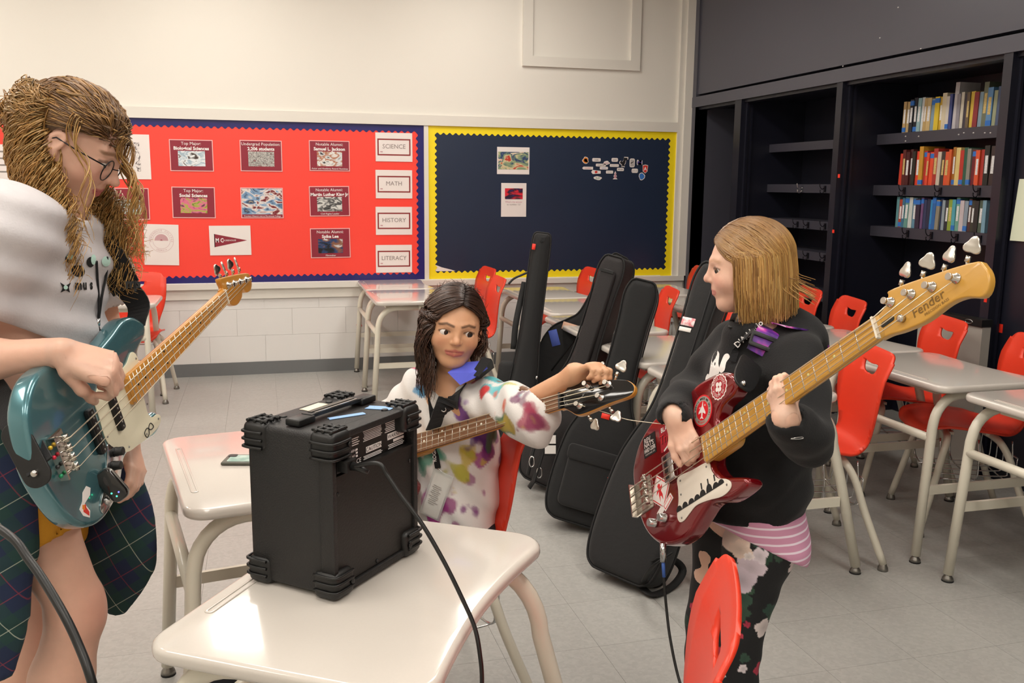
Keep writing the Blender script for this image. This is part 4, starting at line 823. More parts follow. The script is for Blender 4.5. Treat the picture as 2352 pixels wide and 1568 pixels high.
g_ = slab([gd], .0022, .0007, 1, -.016); pg = ob('pickguard', smooth_by_angle(g_), 'cream_guard', teal)
for x, y in ((.345, .04), (.262, .04), (.16, .03), (.15, -.045), (.21, -.1), (.29, -.112), (.355, -.108), (.33, -.06)): ob('guard_screw', MB().lathe([(.0028, 0), (.002, .001)], 8, TR(x, y, -.0138)), 'steel', pg)
inf = MB().tube(spline([(.325, -.112, -.0133), (.318, -.100, -.0133), (.306, -.103, -.0133), (.298, -.116, -.0133), (.286, -.118, -.0133), (.282, -.106, -.0133), (.298, -.102, -.0133), (.310, -.112, -.0133)], 4, True), .0011, 5, True); ob('guard_sticker', inf, 'ink_black', pg)
for nm, x, y0, y1 in (('neck', .2, .028, -.056), ('bridge', .112, .032, -.062)):
    pk = slab([rrect(.020, y0-y1, .006, 3, x, (y0+y1)/2)], .012, .003, 2, -.016); po = ob('pickup', smooth_by_angle(pk), 'pickup_black', teal)
    for i in range(8): yy = y0-.008+(y1-y0+.016)*i/7; ob('pole_piece', MB().lathe([(.0024, 0), (.002, .001)], 8, TR(x, yy, -.004)), 'steel', po)
bridge(teal, -.028, .022, .082)
bj = [( '#d8b43a', .028), ('#d8324a', .009), ('#3a3a3a', -.010), ('#2f9a6a', -.028)]
for c, y in bj: ob('string_ball_end', MB().ball((-.034, y, -.008), .0042, nu=8, nv=6), mat('ball_'+c[1:], c, .35, .4), teal)
cpz = spline([(.182, -.082), (.150, -.062), (.138, -.062), (.10, -.11), (.055, -.14), (.05, -.155), (.062, -.163), (.10, -.158), (.14, -.138), (.18, -.104)], 4, True); ob('control_plate', smooth_by_angle(slab([cpz], .002, .0006, 1, -.016)), 'chrome', teal)
for x, y in ((.158, -.083), (.135, -.102)): knob(teal, x, y, .0095, .017, 'black_plastic', -.014)
ob('output_jack', MB().lathe([(.009, 0), (.009, .003), (.006, .004), (.006, .008)], 12, TR(.078, -.146, -.014)), 'chrome', teal)
stk = [(.035, -.088), (.045, -.098), (.036, -.108), (.012, -.112), (.02, -.132), (.012, -.142), (-.004, -.128), (-.008, -.112), (.008, -.105), (.018, -.092)]
st = ob('body_sticker', MB().prism(stk, -.016, -.0154), 'sheet', teal); ob('sticker_art', MB().prism([(.006, -.112), (.0, -.122), (.012, -.138), (.016, -.132), (.012, -.12), (.014, -.114)], -.0154, -.015), 'st_red', st); ob('sticker_art', MB().prism([(.004, -.110), (.0, -.116), (.006, -.122), (.010, -.113)], -.0153, -.0149), 'st_orange', st)
ob('strap_button', MB().lathe([(.006, 0), (.004, .006), (.008, .010)], 10, Matrix.Translation((-.068, 0, -.037))@Matrix.Rotation(-math.pi/2, 4, 'Y')), 'nickel', teal)
tr_ = thing('wireless_transmitter', 'black wireless transmitter with blue and green lights on the teal bass', 'transmitter', M=basis(tuple(at_d(258, 1113, px(TEALM@Vector((.098, -.135, .0)))[2]-.02)), tuple(CR*.60-CU*.78+FWD*.15), tuple(CR*.78+CU*.60)))
ob('housing', smooth_by_angle(slab([rrect(.068, .036, .013, 5)], .018, .004, 3, -.009)), 'black_gloss', tr_); ob('rim', smooth_by_angle(slab([rrect(.07, .038, .014, 5), rrect(.064, .032, .012, 5)], .006, .001, 1, -.003)), 'steel', tr_)
for (x, y), c in (((.018, .004), '#5a5aff'), ((.022, -.004), '#3affb0'), ((.012, -.008), '#3affb0')): ob('indicator_light', MB().ball((x, y, .0092), .0016, nu=8, nv=6), mat('led'+c[1:3]+str(len(c)), c, .4, emit=4), tr_)
ob('jack_plug', MB().cyl((.022, -.006, -.008), (.012, -.012, -.034), .005, 10), 'chrome', tr_)
# --- red bass worn by the child in black
REDM = pose([[0.196927784752825, 0.12134843608800783, -0.9728792343612541], [-0.7634722709440581, 0.6415267765568032, -0.07452171804352836], [0.6150849852596527, 0.7574417152623906, 0.2189806130425733]], [0.8546089674938587, 1.9090860154183207, 0.7173135536705957])
o2 = spline([(-.083, .06), (-.070, .098), (-.030, .140), (.04, .166), (.10, .165), (.16, .157), (.232, .166), (.305, .155), (.352, .132), (.368, .104), (.348, .084), (.303, .077), (.282, .057), (.278, .03), (.262, .0), (.242, -.02), (.244, -.044), (.268, -.072), (.315, -.092), (.342, -.106), (.335, -.122), (.27, -.126), (.212, -.112), (.165, -.128), (.118, -.149), (.055, -.150), (-.006, -.128), (-.055, -.080), (-.078, -.015)], 5, True)
S2 = .762
h2 = spline([(S2, .021), (S2+.02, .025), (S2+.03, .030), (S2+.04, .042), (S2+.056, .048), (S2+.20, .002), (S2+.222, -.018), (S2+.222, -.045), (S2+.203, -.062), (S2+.175, -.046), (S2+.145, -.039), (S2+.095, -.041), (S2+.05, -.033), (S2+.02, -.024), (S2, -.021)], 4)
redb = bass('dark red bass guitar with white pickguard and stickers held by the child in black', REDM, S2, .042, .062, o2, 'red_metal', h2, [(.805, .027), (.848, .016), (.889, .004), (.934, -.009)], [(.843, .064), (.888, .052), (.929, .037), (.971, .025)], 'maple_pale', 'maple_pale', key_r=.0155)
gd2 = spline([(.229, -.024), (.17, -.018), (.112, -.013), (.106, -.04), (.101, -.065), (.088, -.095), (.094, -.112), (.112, -.114), (.134, -.107), (.163, -.099), (.205, -.103), (.257, -.113), (.288, -.108), (.293, -.095), (.278, -.082), (.252, -.070), (.236, -.046)], 4, True)
pg2 = ob('pickguard', smooth_by_angle(slab([gd2], .0024, .0008, 1, -.016)), 'white_guard', redb)
for x, y in ((.222, -.032), (.12, -.024), (.115, -.055), (.105, -.106), (.28, -.096)): ob('guard_screw', MB().lathe([(.0028, 0), (.002, .001)], 8, TR(x, y, -.0134)), 'steel', pg2)
au = [(.092, -.0865), (.268, -.0885)]   # black row of rounded heads printed along the guard
for i, (hx, sz) in enumerate(((.100, 1), (.124, 1.05), (.149, .95), (.172, 1), (.194, 1.25), (.219, 1.6), (.243, 1.1), (.262, 1))):
    pl = [(hx+.011*math.cos(a), -.0870-.0012*(hx-.09)/.18*1+.011*sz*math.sin(a)) for a in np.linspace(0, math.pi, 10)]; ob('print_figure', MB().prism(pl, -.0136, -.0131), 'ink_black', pg2)
for hx in (.194, .219, .243): ob('print_figure', MB().box((hx, -.066, -.0133), (.004, .014, .0006)), 'ink_black', pg2)
ob('print_baseline', MB().box((.18, -.0878, -.01335), (.178, .0022, .0006)), 'ink_black', pg2)
pk = slab([rrect(.042, .066, .004, 3, .092, .02)], .012, .002, 2, -.016); po = ob('pickup', smooth_by_angle(pk), 'chrome', redb)
for i in range(4): ob('pickup_slot', MB().box((.086, .042-.0148*i, -.0036), (.012, .008, .0008)), 'pickup_black', po)
br = bridge(redb, -.078, .0, .082)
for x, y in ((-.003, -.080), (.041, -.083)): knob(redb, x, y, .0105, .021, 'chrome')
def disc(r, z0, z1, n=36, wav=0, k=16): return MB().prism([((r+wav*math.cos(k*a))*math.cos(a), (r+wav*math.cos(k*a))*math.sin(a)) for a in (2*math.pi*i/n for i in range(n))], z0, z1)
def stick(nm, x, y, ang): e = bpy.data.objects.new(nm, None); return e
def stk_ob(parts, x, y, ang, nm='sticker', sy=1.0):
    base = None; Mx = TR(x, y, -.0158)@RZ(ang)@Matrix.Diagonal((1, sy, 1, 1))
    for me, m_, n_ in parts:
        if isinstance(me, MB): me = me.mesh()
        me.transform(Mx); o = ob(nm if base is None else n_, me, m_, redb if base is None else base); base = base or o
    return base
def txt(s, size, x=0, y=0, z=.0012, bold=0, ang=0, maxw=None):
    me = text_mesh(s, size, bold=bold)
    if maxw: xs = [v_.co.x for v_ in me.vertices]; w_ = max(xs)-min(xs); me.transform(Matrix.Diagonal((min(1, maxw/w_), 1, 1, 1)))
    me.transform(TR(x, y, z)@RZ(ang)); return me
def arc(s, r, size, a0, a1, z=.0013, inward=False, bold=0):
    ps = []
    for i, ch in enumerate(s):
        if ch == ' ': continue
        a = math.radians(a0+(a1-a0)*(i+.5)/len(s)); me = text_mesh(ch, size, bold=bold); me.transform(Matrix.Translation((r*math.cos(a), r*math.sin(a), z))@Matrix.Rotation(a+(math.pi/2 if inward else -math.pi/2), 4, 'Z')); ps.append(me)
    return join(*ps)
mat('st_devilred', '#d8242c', .4); mat('st_ring', '#a39a90', .5); mat('st_maroon', '#a81c2c', .4)
clov = join(*[disc(.0062, .0012, .0016, 12).mesh() for _ in range(1)])
lv = MB()
for a in (45, 135, 225, 315): lv.prism([(.0075*math.cos(math.radians(a))+.0055*math.cos(q), .0075*math.sin(math.radians(a))+.0055*math.sin(q)) for q in np.linspace(0, 6.28, 10, endpoint=False)], .0012, .0015)
lv.box((.002, -.013, .0014), (.002, .012, .0006), Matrix.Rotation(.3, 3, 'Z'))
stk_ob([(disc(.0285, 0, .0005, 64, .0012, 16), 'sheet', 'b'), (disc(.0255, .0005, .0009, 64, .001, 16), 'st_maroon', 'sticker_field'), (ring(.0165, .0172, .0012, 30), 'sheet', 'sticker_ring'), (lv, 'sheet', 'clover_emblem'), (arc('MAPLE STREET', .0208, .0062, 170, 10, bold=.0002), 'sheet', 'sticker_lettering'), (arc('BISCUIT CO', .0208, .0062, 200, 340, inward=True, bold=.0002), 'sheet', 'sticker_lettering')], .309, .119, -22)
pln = MB().prism([(0, .022), (.0022, .010), (.013, -.004), (.013, -.008), (.0025, -.004), (.002, -.013), (.007, -.019), (0, -.017), (-.007, -.019), (-.002, -.013), (-.0025, -.004), (-.013, -.008), (-.013, -.004), (-.0022, .010)], .0013, .0017)
stk_ob([(disc(.036, 0, .0005), 'st_devilred', 'b'), (disc(.0325, .0005, .0009), 'st_ring', 'sticker_field'), (disc(.022, .0009, .0013), 'st_devilred', 'sticker_centre'), (pln, 'sheet', 'plane_emblem'), (arc('THE DEVIL MADE ME DO IT!', .0272, .0072, 215, -25, bold=.0002), 'ink_black', 'sticker_lettering'), (arc('RED DEVILS', .0272, .0066, 240, 300, inward=True), 'st_devilred', 'sticker_lettering'), (txt('69', .006, -.010, .006, .0014), 'sheet', 'sticker_lettering'), (txt('86', .006, .009, .012, .0014), 'sheet', 'sticker_lettering')], .239, .095, -22)
dm = [(0, .047), (.043, 0), (0, -.047), (-.043, 0)]; dv = blob(22, 4, .010, .020, .3)
dvl = MB().prism([(0, .022), (.006, .018), (.004, .010), (.014, .014), (.010, .004), (.004, .002), (.008, -.010), (.006, -.024), (.002, -.012), (-.003, -.010), (-.006, -.024), (-.007, -.006), (-.004, .004), (-.016, -.002), (-.012, .006), (-.004, .010), (-.006, .018)], .0012, .0016)
stk_ob([(MB().prism(dm, 0, .0005), 'sheet', 'b'), (MB().prism(sc(dm, .92), .0005, .0008), 'st_devilred', 'sticker_line'), (MB().prism(sc(dm, .84), .0008, .0012), 'sheet', 'sticker_field'), (dvl, 'st_devilred', 'devil_figure'), (MB().box((-.014, -.045, .0004), (.032, .018, .0008), Matrix.Rotation(.35, 3, 'Z')), 'sheet', 'sticker_ribbon'), (MB().box((.020, -.040, .0006), (.042, .018, .0012), Matrix.Rotation(.35, 3, 'Z')), 'sheet', 'sticker_ribbon'), (MB().box((.020, -.040, .0011), (.036, .012, .0006), Matrix.Rotation(.35, 3, 'Z')), 'st_devilred', 'ribbon_line'), (MB().box((.020, -.040, .0013), (.032, .008, .0006), Matrix.Rotation(.35, 3, 'Z')), 'sheet', 'ribbon_field')], .033, -.017, 8, sy=.95)
stk_ob([(MB().prism(rrect(.056, .052, .001, 2), 0, .0005), 'ink_black', 'b'), (txt('REV.', .017, -.006, .015, .0008, .0004, maxw=.036), 'sheet', 'sticker_lettering'), (txt("NAT'S", .016, -.002, .003, .0008, .0004, maxw=.044), 'sheet', 'sticker_lettering'), (txt('HARD CIDER', .014, 0, -.010, .0008, .0004, maxw=.05), 'sheet', 'sticker_lettering'), (txt('PORTLAND, OR', .006, 0, -.020, .0008, maxw=.046), 'sheet', 'sticker_lettering')], .014, .110, -4)
stk_ob([(MB().prism(rrect(.060, .062, .003, 2), 0, .0003), 'st_maroon', 'b'), (txt('BLACK', .016, .002, .022, .0008, .0004, maxw=.05), 'sheet', 'sticker_lettering'), (txt('Thin', .03, -.002, -.002, .0008, .0004), 'ink_black', 'sticker_lettering'), (txt('Thin', .03, -.003, -.001, .0012, 0), 'st_devilred', 'sticker_lettering'), (MB().box((.002, -.022, .0008), (.04, .004, .0004), Matrix.Rotation(.4, 3, 'Z')), 'sheet', 'sticker_swash')], .090, .098, -4)
lg = txt('Fender', .024, .872, -.018, -.0058); ob('headstock_lettering', lg, mat('logo_brown', '#7a5a24', .4), redb); ob('headstock_lettering', txt('PRECISION BASS', .007, .885, -.032, -.0058), 'logo_brown', redb)
ob('truss_slot', smooth_by_angle(slab([rrect(.03, .009, .004, 4, .787, -.001)], .0012, 0, 0, -.0068)), 'ink_black', redb); ob('string_tree', MB().lathe([(.0065, -.0065), (.0065, .002), (.003, .003)], 12, TR(.818, -.014, 0)), 'nickel', redb)
# patch cable from the red bass's lower edge
jp = REDM@Vector((.012, -.150, -.037)); dj = px(jp)[2]
jc = thing('patch_cable', 'black cable with blue sleeve plugged into the red bass', 'cable', loc=tuple(jp))
pp_ = [at_d(1523, v, dj) for v in (1246, 1290)]; ob('plug', MB().tube([tuple(p) for p in pp_], [.0075, .0065], 12), 'chrome', jc, world=True)
ob('sleeve', MB().tube([tuple(at_d(u, v, dj)) for u, v in ((1523, 1286), (1525, 1325))], .0042, 8), mat('sleeve_blue', '#3a5ea8', .5), jc, world=True)
ob('cord', MB().tube(spline([tuple(at_d(u, v, d)) for u, v, d in ((1524, 1318, dj), (1530, 1390, dj), (1540, 1470, dj-.02), (1562, 1568, dj-.05), (1600, 1660, dj-.1), (1700, 1760, dj-.1))], 6), .0034, 8), 'cable_black', jc, world=True)
# --- bass with black headstock being tuned by the seated girl
BLKM = pose([[0.6494725772702534, 0.1498938911521815, -0.7454644141534809], [-0.6618438754221558, 0.5941113632564172, -0.4571590233340944], [0.3743635344689926, 0.7902933059597932, 0.4850653921019558]], [0.18388838509727412, 2.5521570036098753, 0.623428334744812])
o3 = spline([(-.10, 0), (-.09, .08), (-.04, .14), (.03, .15), (.10, .12), (.16, .115), (.22, .13), (.275, .12), (.29, .095), (.27, .07), (.26, .03), (.25, 0), (.25, -.03), (.262, -.07), (.28, -.10), (.26, -.13), (.20, -.13), (.12, -.12), (.05, -.15), (-.03, -.15), (-.085, -.09)], 5, True)
h3 = spline([(S2, .0205), (S2+.014, .024), (S2+.026, .036), (S2+.042, .044), (S2+.08, .035), (S2+.17, .010), (S2+.196, -.004), (S2+.205, -.022), (S2+.192, -.038), (S2+.14, -.042), (S2+.07, -.050), (S2+.045, -.047), (S2+.028, -.034), (S2+.012, -.022), (S2, -.0205)], 4)
blkb = bass('bass guitar with black pointed headstock and dark fingerboard, played by the seated girl', BLKM, S2, .041, .056, o3, 'red_metal', h3, [(.842, .020), (.898, .007), (.876, -.021), (.817, -.026)], [(.872, .058), (.930, .044), (.908, -.072), (.850, -.078)], 'maple', 'rosewood', headm='maple', dots='bone', two_side=True, key_r=.0155)
fc = [(x*1.0, y) for x, y in h3]; cxm = sum(p[0] for p in fc)/len(fc); cym = sum(p[1] for p in fc)/len(fc)
ob('headstock_face', smooth_by_angle(slab([[(cxm+(x-cxm)*.985, cym+(y-cym)*.96) for x, y in fc]], .0016, .0004, 1, -.0068)), 'black_gloss', blkb)
tc_ = spline([(.778, .012), (.81, .014), (.832, .002), (.81, -.012), (.778, -.012)], 5, True); ob('truss_cover', MB().tube([(x, y, -.0048) for x, y in tc_], .0007, 5, True), 'steel', blkb)
for x, y in ((.782, .010), (.828, .0), (.782, -.012)): ob('cover_screw', MB().ball((x, y, -.0048), .0022, nu=8, nv=6), 'steel', blkb)
bridge(blkb, -.05, .015, .08); pk = slab([rrect(.04, .07, .005, 3, .10, 0)], .012, .002, 2, -.016); ob('pickup', smooth_by_angle(pk), 'pickup_black', blkb)
e0 = BLKM@Vector((.817, -.026, .006)); d0e = px(e0)[2]     # loose string end sticking out past the headstock
tag(ob('loose_string', MB().tube(spline([tuple(e0)]+[tuple(at_d(u, v, d)) for u, v, d in ((1400, 950, d0e-.01), (1440, 963, d0e-.02), (1490, 970, d0e-.03), (1535, 975, d0e-.04))], 5), .0009, 6), 'string_metal'), 'loose string end curling away from the black headstock', 'string')
# ------------------------------------------------------------------ signed-distance modelling of bodies and clothes
V3 = lambda *a: np.array(a, float)
def unit(v): v = np.array(v, float); return v/np.linalg.norm(v)
class SDF:
    def __init__(s): s.ops = []
    def _add(s, fn, lo, hi, k, mode): s.ops.append((fn, np.array(lo, float)-k-.012, np.array(hi, float)+k+.012, k, mode)); return s
    def cap(s, a, b, ra, rb=None, k=.02, mode='u', ax=None, sq=1., infl=0):
        """tapered capsule; ax/sq flatten the cross-section along direction ax to sq of its radius"""
        a = np.array(a, float); b = np.array(b, float); rb = ra if rb is None else rb; ra += infl; rb += infl; ba = b-a; L2 = max(ba@ba, 1e-9)
        if ax is not None: ax = unit(ax)
        def fn(P):
            q = P-a; t = np.clip(q@ba/L2, 0, 1); r = q-t[:, None]*ba
            if ax is not None: r = r+np.outer(r@ax*(1/sq-1), ax)
            d = np.sqrt((r*r).sum(1))-(ra+t*(rb-ra))
            return d*(sq if sq < 1 else 1) if ax is not None else d
        m = max(ra, rb)*max(1, sq); return s._add(fn, np.minimum(a, b)-m, np.maximum(a, b)+m, k, mode)
    def chain(s, pts, rs, k=.02, **kw):
        for (a, b, ra, rb) in zip(pts, pts[1:], rs, rs[1:]): s.cap(a, b, ra, rb, k, **kw)
        return s
    def ell(s, c, r, R=None, k=.02, mode='u'):
        c = np.array(c, float); r = np.array(r, float); R = np.eye(3) if R is None else np.array(R, float)   # columns of R are the local axes
        def fn(P):
            q = (P-c)@R; k0 = np.sqrt(((q/r)**2).sum(1)); k1 = np.sqrt(((q/(r*r))**2).sum(1))+1e-9; return k0*(k0-1)/k1
        m = np.abs(R)@r; return s._add(fn, c-m, c+m, k, mode)
    def plane(s, p, n, lo, hi, k=.004):
        """cut away everything on the side n points to, inside the box lo..hi"""
        p = np.array(p, float); n = unit(n); return s._add(lambda P: -((P-p)@n), lo, hi, k, 's')
    def disp(s, fn, lo, hi): s.ops.append((fn, np.array(lo, float), np.array(hi, float), 0, 'd')); return s
    def grid(s, lo, hi, h):
        lo = np.array(lo, float); hi = np.array(hi, float); n = np.ceil((hi-lo)/h).astype(int)+1
        D = np.full(n, .05, np.float32); ax = [lo[i]+h*np.arange(n[i]) for i in range(3)]
        for fn, a, b, k, mode in s.ops:
            i0 = np.maximum(np.floor((a-lo)/h).astype(int), 0); i1 = np.minimum(np.ceil((b-lo)/h).astype(int)+1, n)
            if (i1 <= i0).any(): continue
            X, Y, Z = np.meshgrid(*[ax[i][i0[i]:i1[i]] for i in range(3)], indexing='ij'); sl = tuple(slice(i0[i], i1[i]) for i in range(3))
            P = np.stack([X.ravel(), Y.ravel(), Z.ravel()], 1); A = D[sl].ravel()
            if mode == 'd':
                m = np.abs(A) < .03; A = A.copy(); A[m] += fn(P[m]); D[sl] = A.reshape(X.shape); continue
            d = fn(P).astype(np.float32)
            if mode == 's': d = -d; h_ = np.maximum(k-np.abs(A-d), 0)/max(k, 1e-6); A = np.maximum(A, d)+h_*h_*k*.25
            else: h_ = np.maximum(k-np.abs(A-d), 0)/max(k, 1e-6); A = np.minimum(A, d)-h_*h_*k*.25
            D[sl] = A.reshape(X.shape)
        return D, lo
    def bounds(s):
        us = [o for o in s.ops if o[4] == 'u']; return np.min([o[1] for o in us], 0), np.max([o[2] for o in us], 0)
    def surf(s, h, lo=None, hi=None):
        if lo is None: lo, hi = s.bounds()
        D, lo = s.grid(lo, hi, h); return nets(D, lo, h)
def nets(D, lo, h):
    """surface nets"""
    n = np.array(D.shape); S = D < 0
    c = np.zeros(n-1, np.int8)
    for i in (0, 1):
        for j in (0, 1):
            for k in (0, 1): c += S[i:n[0]-1+i, j:n[1]-1+j, k:n[2]-1+k]
    I = np.argwhere((c > 0) & (c < 8)); m = len(I)
    if m == 0: return np.zeros((0, 3)), np.zeros((0, 4), int)
    acc = np.zeros((m, 3)); cnt = np.zeros(m); off = [(i, j, k) for i in (0, 1) for j in (0, 1) for k in (0, 1)]
    val = {o: D[I[:, 0]+o[0], I[:, 1]+o[1], I[:, 2]+o[2]].astype(float) for o in off}
    for a in off:
        for x in range(3):
            if a[x]: continue
            b = list(a); b[x] = 1; b = tuple(b); va, vb = val[a], val[b]; cr = (va < 0) != (vb < 0)
            t = np.where(cr, va/np.where(cr, va-vb, 1), 0); p = np.tile(np.array(a, float), (m, 1)); p[:, x] += t
            acc[cr] += p[cr]; cnt[cr] += 1
    Vt = (I+acc/cnt[:, None])*h+lo; idx = -np.ones(n-1, np.int32); idx[tuple(I.T)] = np.arange(m); F = []
    for x in range(3):
        y, z = (x+1) % 3, (x+2) % 3; sa = [slice(None)]*3; sb = [slice(None)]*3; sa[x] = slice(0, -1); sb[x] = slice(1, None)
        A, B = S[tuple(sa)], S[tuple(sb)]; E = np.argwhere(A != B); E = E[(E[:, y] > 0) & (E[:, z] > 0) & (E[:, y] < n[y]-1) & (E[:, z] < n[z]-1)]
        fl = A[tuple(E.T)]; q = []
        for dy, dz in ((-1, -1), (0, -1), (0, 0), (-1, 0)): e = E.copy(); e[:, y] += dy; e[:, z] += dz; q.append(idx[tuple(e.T)])
        Q = np.stack(q, 1); Q[~fl] = Q[~fl][:, ::-1]; F.append(Q)
    F = np.concatenate(F); return Vt, F[(F >= 0).all(1)]
def body_mesh(sd, h, fine=(), relax=1):
    """extract the whole field at h, with finer boxes (lo, hi, h) replacing the coarse surface there"""
    Vs, Fs = sd.surf(h)
    for lo, hi, hf in fine:
        lo, hi = np.array(lo), np.array(hi); inn = ((Vs > lo+h*1.2) & (Vs < hi-h*1.2)).all(1); Fs = Fs[~inn[Fs].all(1)]
    parts = [(Vs, Fs)]+[sd.surf(hf, lo, hi) for lo, hi, hf in fine]; off = 0; V = []; Fq = []
    for v, f in parts: V.append(v); Fq.append(f+off); off += len(v)
    V = np.concatenate(V); Fq = np.concatenate(Fq); used = np.unique(Fq); mp = -np.ones(len(V), int); mp[used] = np.arange(len(used)); return V[used], mp[Fq]
def np_mesh(name, V, Fq, col=None):
    me = bpy.data.meshes.new(name); me.vertices.add(len(V)); me.vertices.foreach_set('co', V.astype(np.float32).ravel()); k = Fq.shape[1]
    me.loops.add(Fq.size); me.loops.foreach_set('vertex_index', Fq.astype(np.int32).ravel()); me.polygons.add(len(Fq)); me.polygons.foreach_set('loop_start', (np.arange(len(Fq))*k).astype(np.int32))
    me.update(calc_edges=True); me.polygons.foreach_set('use_smooth', np.ones(len(Fq), bool))
    if col is not None:
        a = me.color_attributes.new('Col', 'FLOAT_COLOR', 'POINT'); a.data.foreach_set('color', np.concatenate([col, np.ones((len(col), 1))], 1).astype(np.float32).ravel())
    return me
def sines(seed, n, f0, f1, dirs=None):
    r = np.random.RandomState(seed); W = r.randn(n, 3); W /= np.linalg.norm(W, axis=1)[:, None]
    if dirs is not None: W = W*.35+np.array(dirs)[r.randint(0, len(dirs), n)]; W /= np.linalg.norm(W, axis=1)[:, None]
    W *= r.uniform(f0, f1, n)[:, None]; ph = r.uniform(0, 6.28, n); return lambda P: np.sin(P@W.T+ph).mean(1)
def head_sdf(sd, O, R, hh, child=0., nose=1., ear=(True, True), mouth=0., lid=.026):
    """head in local units of its height hh; R columns = right, forward, up; O = head centre"""
    R = np.array(R); O = np.array(O, float); L = lambda x, y, z: O+R@V3(x, y, z)*hh; e = lambda c, r, k=.05, m='u', Q=None: sd.ell(L(*c), V3(*r)*hh, R if Q is None else R@Q, k*hh, m)
    cp = lambda a, b, ra, rb, k=.05, m='u': sd.cap(L(*a), L(*b), ra*hh, rb*hh, k*hh, m)
    w = 1+.06*child
    e((0, -.075, .13), (.325*w, .405, .37)); e((0, .09, -.02), (.275*w, .285, .30), .10); e((0, .10, -.2), (.225*w, .235, .235), .10)
    cp((0, .250, -.395), (0, .245, -.40), .078, .074, .10)                                   # chin
    for s in (-1, 1):
        cp((s*.235*w, -.03, -.16), (s*.09, .20, -.38), .075, .07, .12)                      # jaw line
        e((s*.165*w, .215, -.13), (.10+.02*child, .10, .10), .10)                           # cheek
        cp((s*.05, .335, .085), (s*.19, .27, .10), .035, .03, .06)                          # brow
        b_ = s*.42; Qe = np.array([[math.cos(b_), math.sin(b_), 0], [-math.sin(b_), math.cos(b_), 0], [0, 0, 1]])
        e((s*.15, .39, .0), (.08, .075, .045), .05, 's', Qe)                                # socket
        e((s*.148, .262, -.005), (.080, .076, .064), .025)                                  # lids over the eyeball
        e((s*.165, .335, -.006), (.066+.008*child, .040, lid+.006*child), .010, 's', Qe)    # lid opening
    cp((0, .335, .06), (0, .40, -.075), .032, .036, .045); e((0, .40+.02*nose, -.105), (.045, .05, .042), .035)
    for s in (-1, 1): e((s*.042, .375, -.122), (.032, .036, .028), .02); e((s*.022, .405, -.150), (.012, .016, .014), .012, 's')
    e((0, .285, -.225), (.125, .085, .085), .06)                                             # muzzle
    cp((-.105, .328, -.243), (-.025, .352, -.224), .011, .018, .014); cp((-.025, .350, -.224), (.025, .350, -.224), .018, .018, .014); cp((.025, .352, -.224), (.105, .328, -.243), .018, .011, .014)
    cp((-.09, .328, -.254-mouth), (0, .348, -.270-mouth), .014, .022, .016); cp((0, .345, -.268-mouth), (.09, .328, -.254-mouth), .022, .014, .016)
    cp((-.115, .335, -.248), (0, .385, -.245-mouth*.5), .004+mouth*.3, .006+mouth*.5, .008, 's'); cp((0, .385, -.245-mouth*.5), (.115, .335, -.248), .006+mouth*.5, .004+mouth*.3, .008, 's')
    for s, on in ((-1, ear[0]), (1, ear[1])):
        if not on: continue
        a = .35; Q = np.array([[1, 0, 0], [0, math.cos(a), math.sin(a)], [0, -math.sin(a), math.cos(a)]])
        e((s*.335*w, -.06, -.03), (.030, .075, .12), .02, 'u', Q); e((s*.365*w, -.05, -.02), (.022, .045, .08), .012, 's', Q); e((s*.33*w, -.03, -.12), (.022, .035, .04), .02)
    return L
def head_color(V, O, R, hh, base, lip, brow, blush=(.0, .0, .0), mouth=0., browamt=1., lash=True):
    """vertex colours of the head in local coordinates (lips, brows, cheeks)"""
    q = (V-np.array(O))@np.array(R)/hh; C = np.tile(np.array(lin(base)), (len(V), 1))
    def seg(a, b):
        a, b = V3(*a), V3(*b); ba = b-a; t = np.clip((q-a)@ba/(ba@ba), 0, 1); return np.linalg.norm(q-a-t[:, None]*ba, axis=1)
    def mix(w_, c): nonlocal C; w_ = np.clip(w_, 0, 1)[:, None]; C = C*(1-w_)+np.array(lin(c))*w_
    near = q[:, 1] > .15
    def segf(a, b): a, b = V3(a[0], 0, a[2]), V3(b[0], 0, b[2]); ba = b-a; qq = q*V3(1, 0, 1); t = np.clip((qq-a)@ba/(ba@ba), 0, 1); return np.linalg.norm(qq-a-t[:, None]*ba, axis=1)+(1-near)
    for s in (-1, 1):
        d = np.linalg.norm((q-V3(s*.19, .27, -.13))/V3(.11, .2, .09), axis=1); mix(.40*np.exp(-d*d*1.4)*near, blush)
        d = np.minimum(segf((s*.055, .36, .088), (s*.14, .335, .112)), segf((s*.14, .335, .112), (s*.225, .255, .088))); mix(browamt*.8*(1-np.clip((d-.010)/.012, 0, 1)), brow)
        if lash: d = seg((s*.09, .335, .010), (s*.155, .338, .030)); d = np.minimum(d, seg((s*.155, .338, .030), (s*.222, .285, .008))); mix(.75*(1-np.clip((d-.008)/.012, 0, 1)), '#2a1c18')
    d = np.minimum(seg((-.10, .335, -.240), (0, .366, -.224)), seg((0, .366, -.224), (.10, .335, -.240))); d = np.minimum(d, np.minimum(seg((-.085, .338, -.254-mouth), (0, .362, -.272-mouth)), seg((0, .362, -.272-mouth), (.085, .338, -.254-mouth))))
    mix(.85*(1-np.clip((d-.020)/.010, 0, 1))*near, lip)
    d = np.linalg.norm((q-V3(0, .42, -.11))/V3(.06, .07, .05), axis=1); mix(.22*np.exp(-d*d), blush)
    return C
EYE = {}
